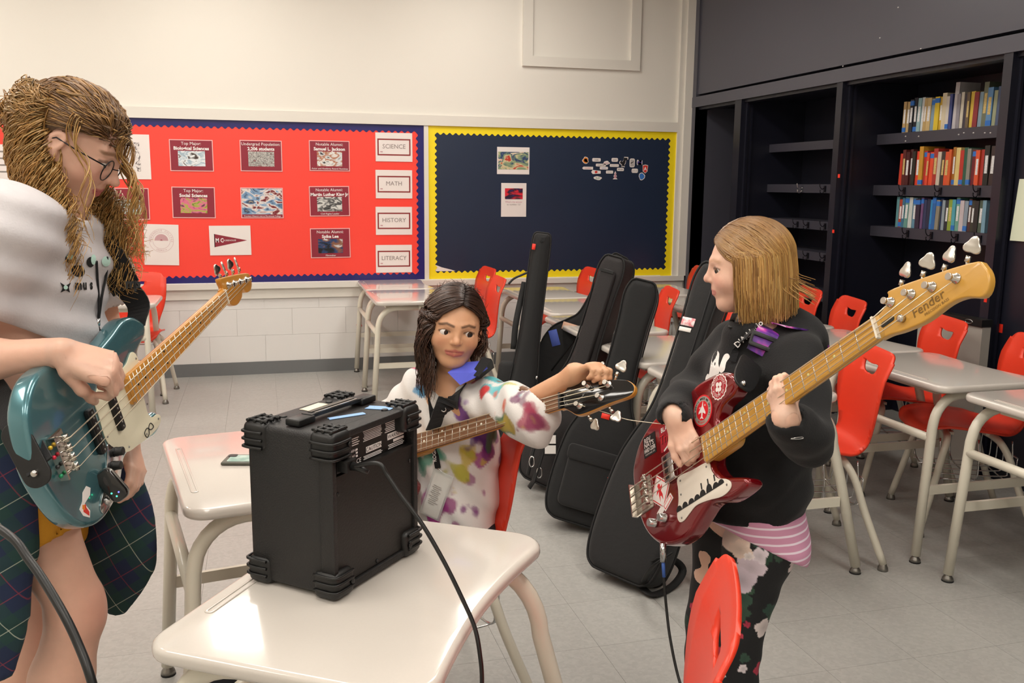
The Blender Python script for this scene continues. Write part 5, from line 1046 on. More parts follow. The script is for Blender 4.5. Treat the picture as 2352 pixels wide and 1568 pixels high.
def add_eyes(parent, L, R, hh, iris, gaze, which=(-1, 1)):
    """eyeballs with white, iris and pupil; gaze = local direction (right, forward, up)"""
    if 'e' not in EYE:
        EYE['e'] = 1; mat('eye_white', '#e4dcd6', .15, coat=.6)
    for s in which:
        c = L(s*.148, .268, -.006); g = np.array(R)@unit(gaze); o = MB(); q = Vector(g).to_track_quat('Z', 'Y').to_matrix(); r = .0675*hh
        eb = ob('eyeball', MB().ball(c, r, q, 20, 14), 'eye_white', parent, world=True)
        for nm, f, dr, m_ in (('iris', .60, .0006, iris), ('pupil', .28, .0009, 'ink_black')):
            mb = MB(); n = 18; rr = r+dr; pts = [tuple(Vector(c)+q@Vector((0, 0, rr)))]
            for j, a in enumerate((f*.5, f)):
                for i in range(n): t = 2*math.pi*i/n; pts.append(tuple(Vector(c)+q@Vector((rr*math.sin(a)*math.cos(t), rr*math.sin(a)*math.sin(t), rr*math.cos(a)))))
            mb.add(pts, [(0, 1+i, 1+(i+1) % n) for i in range(n)]+[(1+i, 1+n+i, 1+n+(i+1) % n, 1+(i+1) % n) for i in range(n)], True); ob(nm, mb, m_, eb, world=True)
def hand_sdf(sd, W, X, N, L, thumb, curls, spread=.10, thumb_path=None, k=.006, wide=1., arch=0.):
    """hand: wrist W, X towards the knuckles, N = back-of-hand normal, L = length; thumb = +1/-1 picks the side X x N;
    curls = 4 x (a1, a2, a3) bends towards the palm in degrees; thumb_path = list of 3 local points (x, side, n) in units of L"""
    W = np.array(W, float); X = unit(X); N = unit(np.array(N)-X*(np.array(N)@X)); S = np.cross(X, N)*thumb; Pp = lambda x, s, n: W+X*x*L+S*s*L+N*n*L
    r = .052*L*wide; tips = []
    base = [(.50, .155, .0), (.515, .052, .010), (.495, -.05, .005), (.455, -.142, -.010)]
    for bx_, s_, n_ in base: sd.cap(Pp(.06, s_*.55, -.01), Pp(bx_-.02, s_, n_-.01), .085*L*wide, .064*L*wide, .05*L)
    sd.cap(Pp(.10, .11, -.045), Pp(.34, .15, -.03), .075*L, .06*L, .04*L)
    sd.cap(Pp(.10, -.10, -.04), Pp(.34, -.12, -.03), .065*L, .05*L, .04*L)
    for i, (bx_, s_, n_) in enumerate(base):
        ln = (.40, .45, .41, .32)[i]; a = 0; p = Pp(bx_, s_, n_); d0 = math.radians((1.2-i)*0+0); sp = spread*(1.5-i)*.6
        for j, (f, rr) in enumerate(((.46, 1.), (.30, .90), (.24, .80))):
            a += math.radians(curls[i][j]); dr = X*math.cos(a)*math.cos(sp)+S*math.sin(sp)*max(math.cos(a), .2)-N*math.sin(a); q = p+dr*ln*f*L
            sd.cap(p, q, r*rr*(1.04 if i < 3 else .9), r*rr*.92*(1 if i < 3 else .88), k); p = q
        tips.append(p)
    tp = thumb_path or [(.16, .16, -.06), (.36, .27, -.10), (.50, .28, -.14), (.60, .26, -.18)]
    pts = [Pp(*q) for q in tp]; sd.chain(pts, [.075*L, .064*L, .056*L, .045*L], k*1.3)
    return tips, pts, Pp
# ------------------------------------------------------------------ hair strands
class Hair:
    def __init__(s): s.v = []; s.f = []; s.c = []; s.n = 0
    def strand(s, P, r, col0, col1, n3=3, taper=.35, grey=None):
        P = np.array(P); m = len(P); T = np.gradient(P, axis=0); T /= np.linalg.norm(T, axis=1)[:, None]+1e-9
        u = np.cross(T, np.array([.31, .52, .79])); u /= np.linalg.norm(u, axis=1)[:, None]+1e-9; w_ = np.cross(T, u)
        t = np.linspace(0, 1, m); rr = r*np.minimum(1, (1-t)/.25*(1-taper)+taper)*np.minimum(1, t/.06*.6+.4)
        vs = np.concatenate([(P+(u*math.cos(a)+w_*math.sin(a))*rr[:, None])[:, None] for a in (2*math.pi*k/n3 for k in range(n3))], 1).reshape(-1, 3)
        i = np.arange(m-1)[:, None]; k = np.arange(n3)[None]; k2 = (k+1) % n3
        f = np.stack([i*n3+k, i*n3+k2, (i+1)*n3+k2, (i+1)*n3+k], -1).reshape(-1, 4)
        c = np.array(col0)[None]*(1-t[:, None])+np.array(col1)[None]*t[:, None]; s.v.append(vs); s.f.append(f+s.n); s.n += len(vs); s.c.append(np.repeat(c, n3, 0))
    def mesh(s, name='hair'): return np_mesh(name, np.concatenate(s.v), np.concatenate(s.f), np.concatenate(s.c))
mat('skin', '#e0b49c', .46, vcol=True, var=.05, vscale=70, bump=.04, bscale=240, sss=.12); mat('hair_mat', '#8a6a40', .38, vcol=True, spec=.6)
mat('iris_brown', '#3a2418', .2); mat('iris_hazel', '#5a4a38', .2); mat('nail', '#e3b0a2', .3)
def bx_of(pts, m): P = np.array(pts); return P.min(0)-m, P.max(0)+m
def Rf(fwd, roll=0, up=(0, 0, 1)):
    f = unit(fwd); r = unit(np.cross(f, up)); u = np.cross(r, f); c, s = math.cos(math.radians(roll)), math.sin(math.radians(roll)); return np.stack([r*c+u*s, f, u*c-r*s], 1)
def person_thing(label, base): return thing('person', label, 'person', loc=base)
def cloth_part(name, sd, h, m_, parent, col=None, lo=None, hi=None):
    V, Fq = sd.surf(h, lo, hi); me = np_mesh(name, V, Fq, None if col is None else col(V)); return ob(name, me, m_, parent, world=True)

def on_cloth(sd, u, v, d0, d1, off=.0012):
    """first point along the pixel ray where the field changes sign"""
    r = ray(u, v); t = np.linspace(d0, d1, 160); P = CAM+np.outer(t, r); D = np.full(len(t), .05)
    for fn, a, b, k, mode in sd.ops:
        if mode == 'd': D = D+fn(P)*(np.abs(D) < .03); continue
        d = fn(P)
        if mode == 's': d = -d; h_ = np.maximum(k-np.abs(D-d), 0)/max(k, 1e-6); D = np.maximum(D, d)+h_*h_*k*.25
        else: h_ = np.maximum(k-np.abs(D-d), 0)/max(k, 1e-6); D = np.minimum(D, d)-h_*h_*k*.25
    i = np.argmax(D < 0)
    if not (D < 0).any(): return CAM+r*(d0+d1)/2
    f = D[i-1]/(D[i-1]-D[i]) if i else 0; tt = t[i-1]+(t[i]-t[i-1])*f if i else t[0]; return CAM+r*(tt-off)
# ------------------------------------------------------------------ child in the black hoodie
cf = unit((-.995, -.08, 0)); cl = unit((.08, -.995, 0)); UPZ = V3(0, 0, 1)
HC = V3(*at_d(1712, 612, 2.12)); HR = Rf((-.90, .41, -.10), 0); hh_c = .212
NB = V3(1.125, 1.875, 1.075); PEL = V3(1.085, 1.86, .66); CH = V3(1.105, 1.865, .93)
shL = NB+cl*.135-UPZ*.03; shR = NB-cl*.135-UPZ*.03
elL = V3(*at_d(1850, 1010, 1.86)); wrL = V3(*at_d(1815, 948, 1.735)); elR = V3(*at_d(1590, 905, 2.24)); wrR = V3(*at_d(1548, 952, 2.045))
gx = np.array(REDM.to_3x3().col[0]); gy = np.array(REDM.to_3x3().col[1]); gz = np.array(REDM.to_3x3().col[2]); g0 = np.array(REDM.translation); GP = lambda x, y, z: g0+gx*x+gy*y+gz*z
sb = SDF()
Lc = head_sdf(sb, HC, HR, hh_c, child=1., nose=.3, ear=(True, True), mouth=.0, lid=.016)
sb.cap(NB-UPZ*.02, HC+HR@V3(0, -.10, -.25)*hh_c, .047, .044, .03)
sb.chain([NB-UPZ*.05, CH, CH-UPZ*.12, PEL], [.080, .095, .085, .075], .05, ax=cl, sq=1.2)
wrL = GP(.490, -.044, -.014)+unit(elL-GP(.490, -.044, -.014))*.022; sb.chain([shL, elL, wrL], [.040, .034, .023], .02); sb.chain([shR, elR, wrR], [.040, .034, .023], .02)
hipL, hipR = PEL+cl*.07, PEL-cl*.07; knL = V3(1.045, 1.80, .36); knR = V3(1.035, 1.90, .36); anL = V3(1.075, 1.80, .07); anR = V3(1.075, 1.92, .07)
for h_, k_, a_ in ((hipL, knL, anL), (hipR, knR, anR)): sb.chain([h_, k_, k_-UPZ*.10, a_], [.075, .050, .048, .032], .03); sb.chain([a_, a_+cf*.09-UPZ*.045], [.030, .026], .02)
# left hand round the neck near the seventh fret, right hand plucking
WLh = GP(.490, -.044, -.014); XL_ = unit(gy*.92+gx*.10+gz*.30)
tipsL, thL, _ = hand_sdf(sb, WLh, XL_, unit(gz+gx*.12-gy*.2), .115, +1, [(22, 50, 40), (26, 52, 40), (30, 54, 40), (34, 56, 42)], .06, thumb_path=[(.12, .12, -.10), (.30, .16, -.24), (.50, .14, -.32), (.64, .12, -.34)], wide=1.05)
sb.cap(wrL, WLh, .024, .026, .02)
WRh = V3(*at_d(1556, 962, 2.035)); XR_ = unit(np.array(at_d(1580, 1018, 2.01))-WRh)
tipsR, thR, _ = hand_sdf(sb, WRh, XR_, unit(-FWD*.85-CR*.35+CU*.1), .135, +1, [(28, 48, 30), (32, 52, 34), (36, 55, 36), (40, 58, 40)], .05, thumb_path=[(.12, .15, -.04), (.36, .27, -.06), (.54, .30, -.10), (.68, .29, -.14)], wide=1.05)
sb.cap(wrR, WRh, .024, .026, .02)
lo1, hi1 = bx_of([Lc(.36, .5, .5), Lc(-.36, -.5, -.5), Lc(.36, -.5, .5), Lc(-.36, .5, -.5), Lc(.4, .5, -.5), Lc(-.4, .5, .5)], .008)
fine = [(lo1, hi1, .0026), bx_of([WLh]+tipsL+thL, .022)+(.0026,), bx_of([WRh]+tipsR+thR, .022)+(.0026,)]
V, Fq = body_mesh(sb, .007, fine); colr = head_color(V, HC, HR, hh_c, '#e4b9a2', '#cf7f78', '#b58a60', '#e0877c', browamt=.55)
kid = person_thing('child in black hoodie and floral leggings playing the red bass, facing left', (1.11, 1.87, 0))
ob('body', np_mesh('body', V, Fq, colr), 'skin', kid, world=True); add_eyes(kid, Lc, HR, hh_c, 'iris_hazel', (-.45, 1, -.15))
# hoodie
hd = SDF(); fold = sines(3, 9, 22, 60, [(0, 0, 1), (1, 0, .4), (0, 1, .5)])
hd.chain([NB-UPZ*.055, CH+UPZ*.02, CH-UPZ*.12, PEL+UPZ*.05, PEL+UPZ*.0], [.092, .112, .118, .124, .116], .05, ax=cl, sq=1.15)
hd.chain([NB+cf*.03-UPZ*.01, NB-cf*.055+UPZ*.012], [.062, .066], .04, ax=cl, sq=1.2)
hd.chain([NB-cf*.075+UPZ*.020+cl*.05, NB-cf*.115-UPZ*.045, NB-cf*.075+UPZ*.020-cl*.05], [.042, .052, .042], .03)   # hood lying on the back
for s, e, w_ in ((shL, elL, wrL), (shR, elR, wrR)):
    hd.chain([s, e], [.056, .050], .045); cu = e+(w_-e)*(.95 if w_ is wrL else .97); hd.chain([e, e+(w_-e)*.55, cu], [.051, .046, .038], .03)
    d = unit(w_-e); hd.cap(cu-d*.035, cu+d*.012, .036, .035, .008)
    hd.cap(cu+d*.004, cu+d*.05, .027, .029, .003, 's')
hd.cap(NB+UPZ*.03+cf*.028, HC+HR@V3(0, -.05, -.3)*hh_c, .050, .062, .008, 's')
hd.disp(lambda P: .011*fold(P)+.004*np.sin(P[:, 2]*70+3*np.sin(P[:, 0]*20)), *hd.bounds())
hd.plane(PEL+UPZ*.015, (0.05, 0, -1), PEL-V3(.3, .3, .3), PEL+V3(.3, .3, .05), .006)
m = mat('hoodie', '#0c0c0e', .92, var=.12, vscale=20, bump=.25, bscale=260, sheen=.06)
hood = cloth_part('hoodie', hd, .0065, 'hoodie', kid)
# white print on the chest (hand shapes) sits on the cloth surface
def decal(sd, polys, d0, d1, name, m_, parent, off=.0015):
    """flat print following the cloth: polygons given on the photograph are laid on the real cloth surface"""
    mb = MB()
    for pl in polys:
        pts = [tuple(on_cloth(sd, u, v, d0, d1, off)) for u, v in pl]; cx = sum(p[0] for p in pl)/len(pl); cy = sum(p[1] for p in pl)/len(pl); c = tuple(on_cloth(sd, cx, cy, d0, d1, off)); n = len(pts)
        mid = [tuple(on_cloth(sd, (u+cx)/2, (v+cy)/2, d0, d1, off)) for u, v in pl]
        mb.add([c]+mid+pts, [(0, 1+(i+1) % n, 1+i) for i in range(n)]+[(1+i, 1+(i+1) % n, 1+n+(i+1) % n, 1+n+i) for i in range(n)])
    return ob(name, mb, m_, parent, world=True)
mat('print_white', '#e9e4e0', .7)
P1 = [[(1645, 805), (1652, 812), (1650, 835), (1653, 850), (1645, 870), (1632, 885), (1626, 878), (1630, 850), (1636, 820)], [(1672, 812), (1676, 820), (1668, 832), (1664, 850), (1655, 856), (1652, 845), (1658, 826), (1664, 814)], [(1626, 858), (1630, 866), (1627, 880), (1620, 880), (1621, 866)]]
for pl in P1: decal(hd, [spline(pl, 3, True)], 1.8, 2.3, 'chest_print', 'print_white', hood)
# pink striped top below the hoodie
sk = SDF(); sk.chain([PEL+UPZ*.03, PEL-UPZ*.06-cf*.02], [.112, .122], .03, ax=cl, sq=1.42); fo2 = sines(8, 6, 30, 70, [(0, 1, .2)])
sk.disp(lambda P: .006*fo2(P), *sk.bounds()); sk.plane(PEL-UPZ*.055, unit(-UPZ+cf*.50), PEL-V3(.3, .3, .4), PEL+V3(.3, .3, .1), .004); sk.plane(PEL+UPZ*.03, (0, 0, 1), PEL-V3(.3, .3, .05), PEL+V3(.3, .3, .3), .004)
m = mat('pink_stripe', '#d99ab0', .8); N = NT(m); tc = N.new('ShaderNodeTexCoord'); wv = N.new('ShaderNodeTexWave', bands_direction='Z'); wv.inputs['Scale'].default_value = 17; wv.inputs['Distortion'].default_value = .6; N.link(tc.outputs['Object'], wv.inputs[0])
cr = N.new('ShaderNodeValToRGB'); cr.color_ramp.elements[0].position = .80; cr.color_ramp.elements[0].color = (*lin('#cf93b0'), 1); cr.color_ramp.elements[1].position = .9; cr.color_ramp.elements[1].color = (*lin('#eeddea'), 1); N.link(wv.outputs[0], cr.inputs[0]); N.link(cr.outputs[0], N.b.inputs['Base Color'])
cloth_part('striped_top', sk, .006, 'pink_stripe', kid)
# floral leggings
lg_ = SDF(); fo3 = sines(5, 7, 40, 90, [(0, 0, 1)])
for h_, k_, a_ in ((hipL, knL, anL), (hipR, knR, anR)): lg_.chain([h_+UPZ*.005, h_-UPZ*.06, k_, k_-UPZ*.10, a_+UPZ*.03], [.078, .076, .056, .053, .044], .035)
lg_.disp(lambda P: .0035*fo3(P), *lg_.bounds())
def legcol(V):   # printed blossoms and leaves, each centred on the cloth
    C = np.tile(np.array(lin('#101114')), (len(V), 1)); r_ = np.random.RandomState(21); wob = .004*sines(41, 8, 150, 320)(V)
    spots = []
    for k in range(70):
        p = V[r_.randint(len(V))]; spots.append((p, r_.uniform(.010, .026), r_.randint(4, 7), ['#22402f', '#2f4a3a', '#1c352b', '#b8304a', '#e0d2d0', '#27463a'][r_.randint(6)]))
    for u, v, rp, n, c in [(1746, 1249, 18, 3, '#27463a'), (1643, 1207, 16, 3, '#22382e'), (1704, 1375, 22, 3, '#2f4a3c'), (1719, 1354, 14, 3, '#35523f'), (1674, 1473, 14, 4, '#3a5a44'), (1710, 1512, 12, 3, '#2f4a3c'), (1609, 1204, 13, 5, '#c03a4c'), (1646, 1494, 15, 5, '#b4304a'), (1700, 1461, 6, 5, '#c0384c'), (1716, 1433, 8, 4, '#b0304a'), (1725, 1303, 34, 5, '#d9c9d4'), (1705, 1333, 30, 4, '#cfc0cc'), (1746, 1276, 19, 4, '#e0d4dc'), (1680, 1228, 36, 5, '#ead6c8'), (1700, 1262, 22, 4, '#e6cfc0'), (1719, 1279, 10, 5, '#eee4e2'), (1685, 1431, 13, 3, '#e6dade'), (1707, 1536, 11, 5, '#e6dade'), (1652, 1548, 11, 5, '#e6dade')]:
        p = np.array(on_cloth(lg_, u, v, 1.7, 2.3, 0)); spots.append((p, rp*px(p)[2]/FPX, n, c))
    for p, r, n, c in spots:
        d = V-p; x, y = d@CR, d@CU; rr = np.hypot(x, y)+wob; an = np.arctan2(y, x); m_ = (np.linalg.norm(d, axis=1) < r*1.6) & (rr < r*(.72+.34*np.abs(np.cos(n*an*.5+r*300)))); sh = np.clip(.72+.35*rr/r, .6, 1.1); C[m_] = np.array(lin(c))*sh[m_][:, None]
    return C
mat('leggings', '#111111', .75, vcol=True, bump=.15, bscale=200); cloth_part('leggings', lg_, .0036, 'leggings', kid, legcol)
shm = mat('sneaker_black', '#1a1a1c', .6)
for a_ in (anL, anR):
    s_ = SDF(); s_.chain([a_-UPZ*.02, a_-UPZ*.035+cf*.05, a_-UPZ*.042+cf*.11], [.038, .034, .028], .03); s_.cap(a_-UPZ*.05-cf*.02, a_-UPZ*.05+cf*.11, .022, .022, .02); s_.plane((0, 0, .004), (0, 0, -1), a_-V3(.3, .3, .3), a_+V3(.3, .3, 0)); cloth_part('sneaker', s_, .005, 'sneaker_black', kid)
# straight bob hair with a side part
hr = Hair(); rs = np.random.RandomState(4)
cap = SDF(); cap.ell(HC+HR@V3(0, -.085, .15)*hh_c, V3(.335, .412, .372)*hh_c, HR, .01); cap.ell(HC+HR@V3(0, -.22, -.12)*hh_c, V3(.33, .26, .36)*hh_c, HR, .04)
cap.cap(HC+HR@V3(-.5, .47, -.16)*hh_c, HC+HR@V3(.5, .47, -.16)*hh_c, .40*hh_c, .40*hh_c, .02, 's')
capc = lin('#8a6238')
cloth_part('hair_cap', cap, .005, 'hair_mat', kid, lambda V: np.tile(np.array(capc), (len(V), 1)))
HE = V3(0, -.085, .125); HRR = V3(.352, .425, .388)
def shell_path(d0, d1, n=6, r=1.):
    """points on the hair ellipsoid from direction d0 to d1"""
    d0, d1 = unit(d0), unit(d1); return [HE+HRR*unit(d0*(1-t)+d1*t)*r for t in np.linspace(0, 1, n)]
def kid_strand(i):
    sd = rs.choice([-1, 1], p=[.62, .38]); u = rs.rand(); t0 = 1.5-2.2*u                    # root along the part line, front (+) to back (-)
    az = math.radians(np.clip(66+u*116+rs.uniform(-14, 14), 58, 180))*sd; r = rs.uniform(.99, 1.07)
    d0 = V3(-.10+sd*rs.uniform(0, .06), t0+.12, .95); d1 = V3(math.sin(az), math.cos(az), -.05+rs.uniform(-.1, .1)); P = shell_path(d0, d1, 6, r); e = P[-1]
    ln = rs.uniform(-.61, -.47) if rs.rand() < .8 else rs.uniform(-.5, -.3); ln += .10*max(0, u-.5)
    flip = rs.rand() < .05 and u > .55; k = rs.uniform(.84, .98)
    end = V3(e[0]*k, (e[1]+.085)*k-.085+rs.uniform(-.03, .03), ln)
    if flip: end = end+V3(.06*sd, -.24, .12)
    m1 = V3(e[0]*1.02, (e[1]+.085)*1.02-.085, e[2]*.5+ln*.5)
    return np.array(spline(P+[m1, end], 3))
for i in range(2300):
    P = kid_strand(i); W = HC+(P@HR.T)*hh_c
    b = rs.uniform(.75, 1.2); c0 = np.array(lin('#8a6238'))*b*.9; c1 = np.array(lin(rs.choice(['#c79a58', '#b98a4c', '#9a7040', '#d2ab6a'])))*b; hr.strand(W, rs.uniform(.0011, .0023), c0, c1)
ob('hair', hr.mesh(), 'hair_mat', kid, world=True)
# cuff safety pin
pq = [on_cloth(hd, u, v, 1.5, 2.2, .003) for u, v in ((1818, 1008), (1842, 1007), (1843, 1003), (1822, 1006))]; ob('safety_pin', MB().tube(spline([tuple(p) for p in pq], 4, True), .0011, 5, True), 'chrome', hood, world=True)
# guitar strap: leather end, buckle, galaxy webbing over the left shoulder
stp = thing('guitar_strap', 'purple galaxy guitar strap with black leather end on the child in black', 'strap', loc=tuple(GP(.36, .11, -.03)))
m = mat('galaxy', '#7a3fa8', .35, var=.3); N = NT(m); tc = N.new('ShaderNodeTexCoord'); nz = N.new('ShaderNodeTexNoise'); nz.inputs['Scale'].default_value = 22; N.link(tc.outputs['Object'], nz.inputs[0]); cr = N.new('ShaderNodeValToRGB'); N.link(nz.outputs[0], cr.inputs[0])
el = cr.color_ramp.elements; el.new(.5); el.new(.6)
for e_, (p_, c_) in zip(el, ((.3, '#2a1a4a'), (.45, '#6a2f9a'), (.56, '#d04ab0'), (.68, '#f0c8f0'))): e_.position = p_; e_.color = (*lin(c_), 1)
N.link(cr.outputs[0], N.b.inputs['Base Color']); mat('leather', '#19191a', .38, bump=.15, bscale=120)
sp0 = [(1712, 878), (1720, 845), (1735, 805)]; dsh = [px(on_cloth(hd, u, v, 1.7, 2.2))[2]-.012 for u, v in sp0]
wl = CR*.93-CU*.36
A_ = [tuple(at_d(1708, 878, min(dsh[0], 1.93))), tuple(at_d(1722, 845, dsh[1]-.004)), tuple(at_d(1738, 806, dsh[2]-.004))]
lth = slab([spline([(-.020, -.014), (-.028, .012), (-.029, .045), (-.026, .082), (.0, .086), (.026, .082), (.029, .045), (.028, .012), (.020, -.014), (0, -.022)], 4, True)], .005, .0015, 2, -.0025)
yv = unit(np.array(A_[2])-np.array(A_[0])); lth.transform(basis(A_[0], tuple(unit(np.cross(yv, -FWD+.0*yv))), tuple(yv))); ob('leather_end', smooth_by_angle(lth), 'leather', stp, world=True)
bq = np.array(A_[0])-FWD*.004+np.array(yv)*(-.004); ob('strap_button', MB().ball(bq, .007, nu=12, nv=8), 'chrome', stp, world=True)
web = [tuple(at_d(u, v, px(on_cloth(hd, u, v, 1.7, 2.2))[2]-.010)) for u, v in ((1738, 812), (1752, 785), (1764, 762), (1776, 745))]; web += [tuple(shL*.55+NB*.45+UPZ*.055), tuple(shL*.5+NB*.5-cf*.10+UPZ*.02), tuple(CH-cf*.15+cl*.03), tuple(PEL-cf*.15+UPZ*.08), tuple(GP(-.07, .02, -.05))]
wd_ = [tuple(wl)]*4+[tuple(cl)]*2+[tuple(unit(cl+UPZ*.8))]*2+[tuple(UPZ)]
ob('webbing', ribbon(web, wd_, .05, .003, 5), 'galaxy', stp, world=True)
bc = np.array(web[1])-FWD*.004; bk = slab([rrect(.062, .036, .005, 3), rrect(.05, .016, .003, 3)], .005, .001, 1, -.0025); bk.transform(basis(tuple(bc), tuple(wl), tuple(unit(np.array(web[2])-np.array(web[0]))))); ob('buckle', smooth_by_angle(bk), 'black_plastic', stp, world=True)
lan = thing('lanyard', 'black lanyard with white lettering at the child\'s neck', 'lanyard', loc=tuple(NB+cf*.06))
lp = [tuple(at_d(u, v, px(on_cloth(hd, u, v, 1.7, 2.3))[2]-.006)) for u, v in ((1752, 735), (1735, 752), (1718, 768), (1703, 782), (1692, 800), (1682, 830))]
ob('band', ribbon(lp, [tuple(CR*.6+CU*.8)]*6, .016, .0018, 4), 'black_cloth', lan, world=True)
tx = text_mesh("D'Addario", .019, bold=.0003); a0, a1 = np.array(lp[3]), np.array(lp[1]); xd = unit(a1-a0); tx.transform(basis(tuple((a0+a1)/2-FWD*.003), tuple(xd), tuple(unit(np.cross(-FWD, xd))))); ob('lettering', tx, 'ink_white', lan, world=True)
lp2 = [tuple(at_d(u, v, px(on_cloth(hd, u, v, 1.7, 2.3))[2]-.004)) for u, v in ((1688, 720), (1682, 735), (1678, 752))]; ob('band', ribbon(lp2, [tuple(CR)]*3, .012, .0018, 4), 'black_cloth', lan, world=True)
# ------------------------------------------------------------------ seated girl in the paint-splashed T-shirt
gf = unit((-.73, -.684, 0)); gl = unit((.684, -.73, 0))
HG = V3(*at_d(1043, 752, 2.42)); GR = Rf((-.10, -.985, -.06), 7); hh_g = .205
NG = V3(*at_d(1052, 880, 2.49)); PG = V3(*at_d(1040, 1225, 2.60)); CG = V3(*at_d(1046, 1030, 2.57))
gsL = NG+gl*.125-UPZ*.035; gsR = NG-gl*.125-UPZ*.045; geL = V3(*at_d(1196, 938, 2.33)); gwL = V3(*at_d(1318, 862, 2.22)); geR = V3(.33, 2.53, .72); gwR = V3(.25, 2.44, .70)
sg = SDF(); Lg = head_sdf(sg, HG, GR, hh_g, child=.8, nose=.8, mouth=.012)
sg.cap(NG-UPZ*.02, HG+GR@V3(0, -.08, -.25)*hh_g, .046, .043, .03); sg.chain([NG-UPZ*.05, CG, PG], [.085, .092, .085], .05, ax=gl, sq=1.2)
sg.chain([gsL, geL, gwL], [.040, .034, .023], .02); sg.chain([gsR, geR, gwR], [.040, .034, .023], .02)
knG = [PG+gf*.36+gl*.07-UPZ*.0, PG+gf*.36-gl*.07-UPZ*.0]; anG = [V3(.04, 2.18, .09), V3(-.13, 2.33, .09)]
for h_, k_, a_ in ((PG+gl*.07, knG[0], anG[0]), (PG-gl*.07, knG[1], anG[1])): sg.chain([h_, k_, a_], [.072, .050, .032], .03); sg.chain([a_, a_+gf*.09-UPZ*.05], [.03, .026], .02)
WG = V3(*at_d(1322, 858, 2.215)); XG = unit(np.array(at_d(1378, 836, 2.165))-WG)
tg, thg, _ = hand_sdf(sg, WG, XG, unit(-CR*.25+CU*.85+FWD*.55), .135, -1, [(40, 62, 45), (50, 62, 45), (58, 62, 45), (62, 60, 45)], .10, thumb_path=[(.12, .14, -.06), (.32, .22, -.14), (.48, .20, -.20), (.60, .15, -.24)], wide=1.05)
sg.cap(gwL, WG, .024, .026, .02)
WG2 = gwR; tg2, thg2, _ = hand_sdf(sg, WG2, unit(V3(.2, -.5, -.1)), unit(gf*.6+UPZ*.8), .13, -1, [(30, 40, 30)]*4)
lo1, hi1 = bx_of([Lg(.4, .5, .5), Lg(-.4, -.5, -.5), Lg(.4, -.5, .5), Lg(-.4, .5, -.5)], .008); fine = [(lo1, hi1, .0026), bx_of([WG]+tg+thg, .022)+(.0026,)]
V, Fq = body_mesh(sg, .007, fine); colr = head_color(V, HG, GR, hh_g, '#d3a07c', '#b9605a', '#3a2519', '#c97a5e', mouth=.012)
girl = person_thing('seated girl with long dark curls in paint-splashed white T-shirt, reaching for the tuners', (.53, 2.38, 0))
ob('body', np_mesh('body', V, Fq, colr), 'skin', girl, world=True); add_eyes(girl, Lg, GR, hh_g, 'iris_brown', (-.42, 1, .0))
# T-shirt with splashes of dye
tsd = SDF(); fold = sines(13, 9, 20, 55, [(0, 0, 1), (.6, -.6, .6), (.5, .5, .3)])
tsd.chain([NG-UPZ*.055, CG+UPZ*.03, CG-UPZ*.10, PG+UPZ*.08, PG+gf*.02], [.088, .105, .106, .104, .102], .05, ax=gl, sq=1.12)
sdir = unit(geL-gsL); cufL = gsL+sdir*.17; tsd.chain([gsL-gl*.02, cufL], [.062, .066], .05); tsd.cap(cufL-UPZ*.02-sdir*.02, cufL-UPZ*.045+sdir*.01, .045, .045, .05)
tsd.chain([gsR, gsR+unit(geR-gsR)*.16], [.07, .075], .05)
tsd.disp(lambda P: .008*fold(P)+.004*np.sin(P@V3(60, -40, 55)), *tsd.bounds())
fw = unit(gwL-geL); tsd.plane(cufL+sdir*.055+fw*.04, unit(fw+sdir*.2), cufL-V3(.2, .2, .2), cufL+V3(.25, .2, .2), .004); tsd.cap(geL-fw*.02, geL+fw*.15, .045, .05, .004, 's')
tsd.cap(NG+UPZ*.035+gf*.03, HG+GR@V3(0, 0, -.25)*hh_g, .052, .07, .008, 's'); tsd.plane(PG-UPZ*.035, (0, 0, -1), PG-V3(.3, .3, .3), PG+V3(.3, .3, .1))
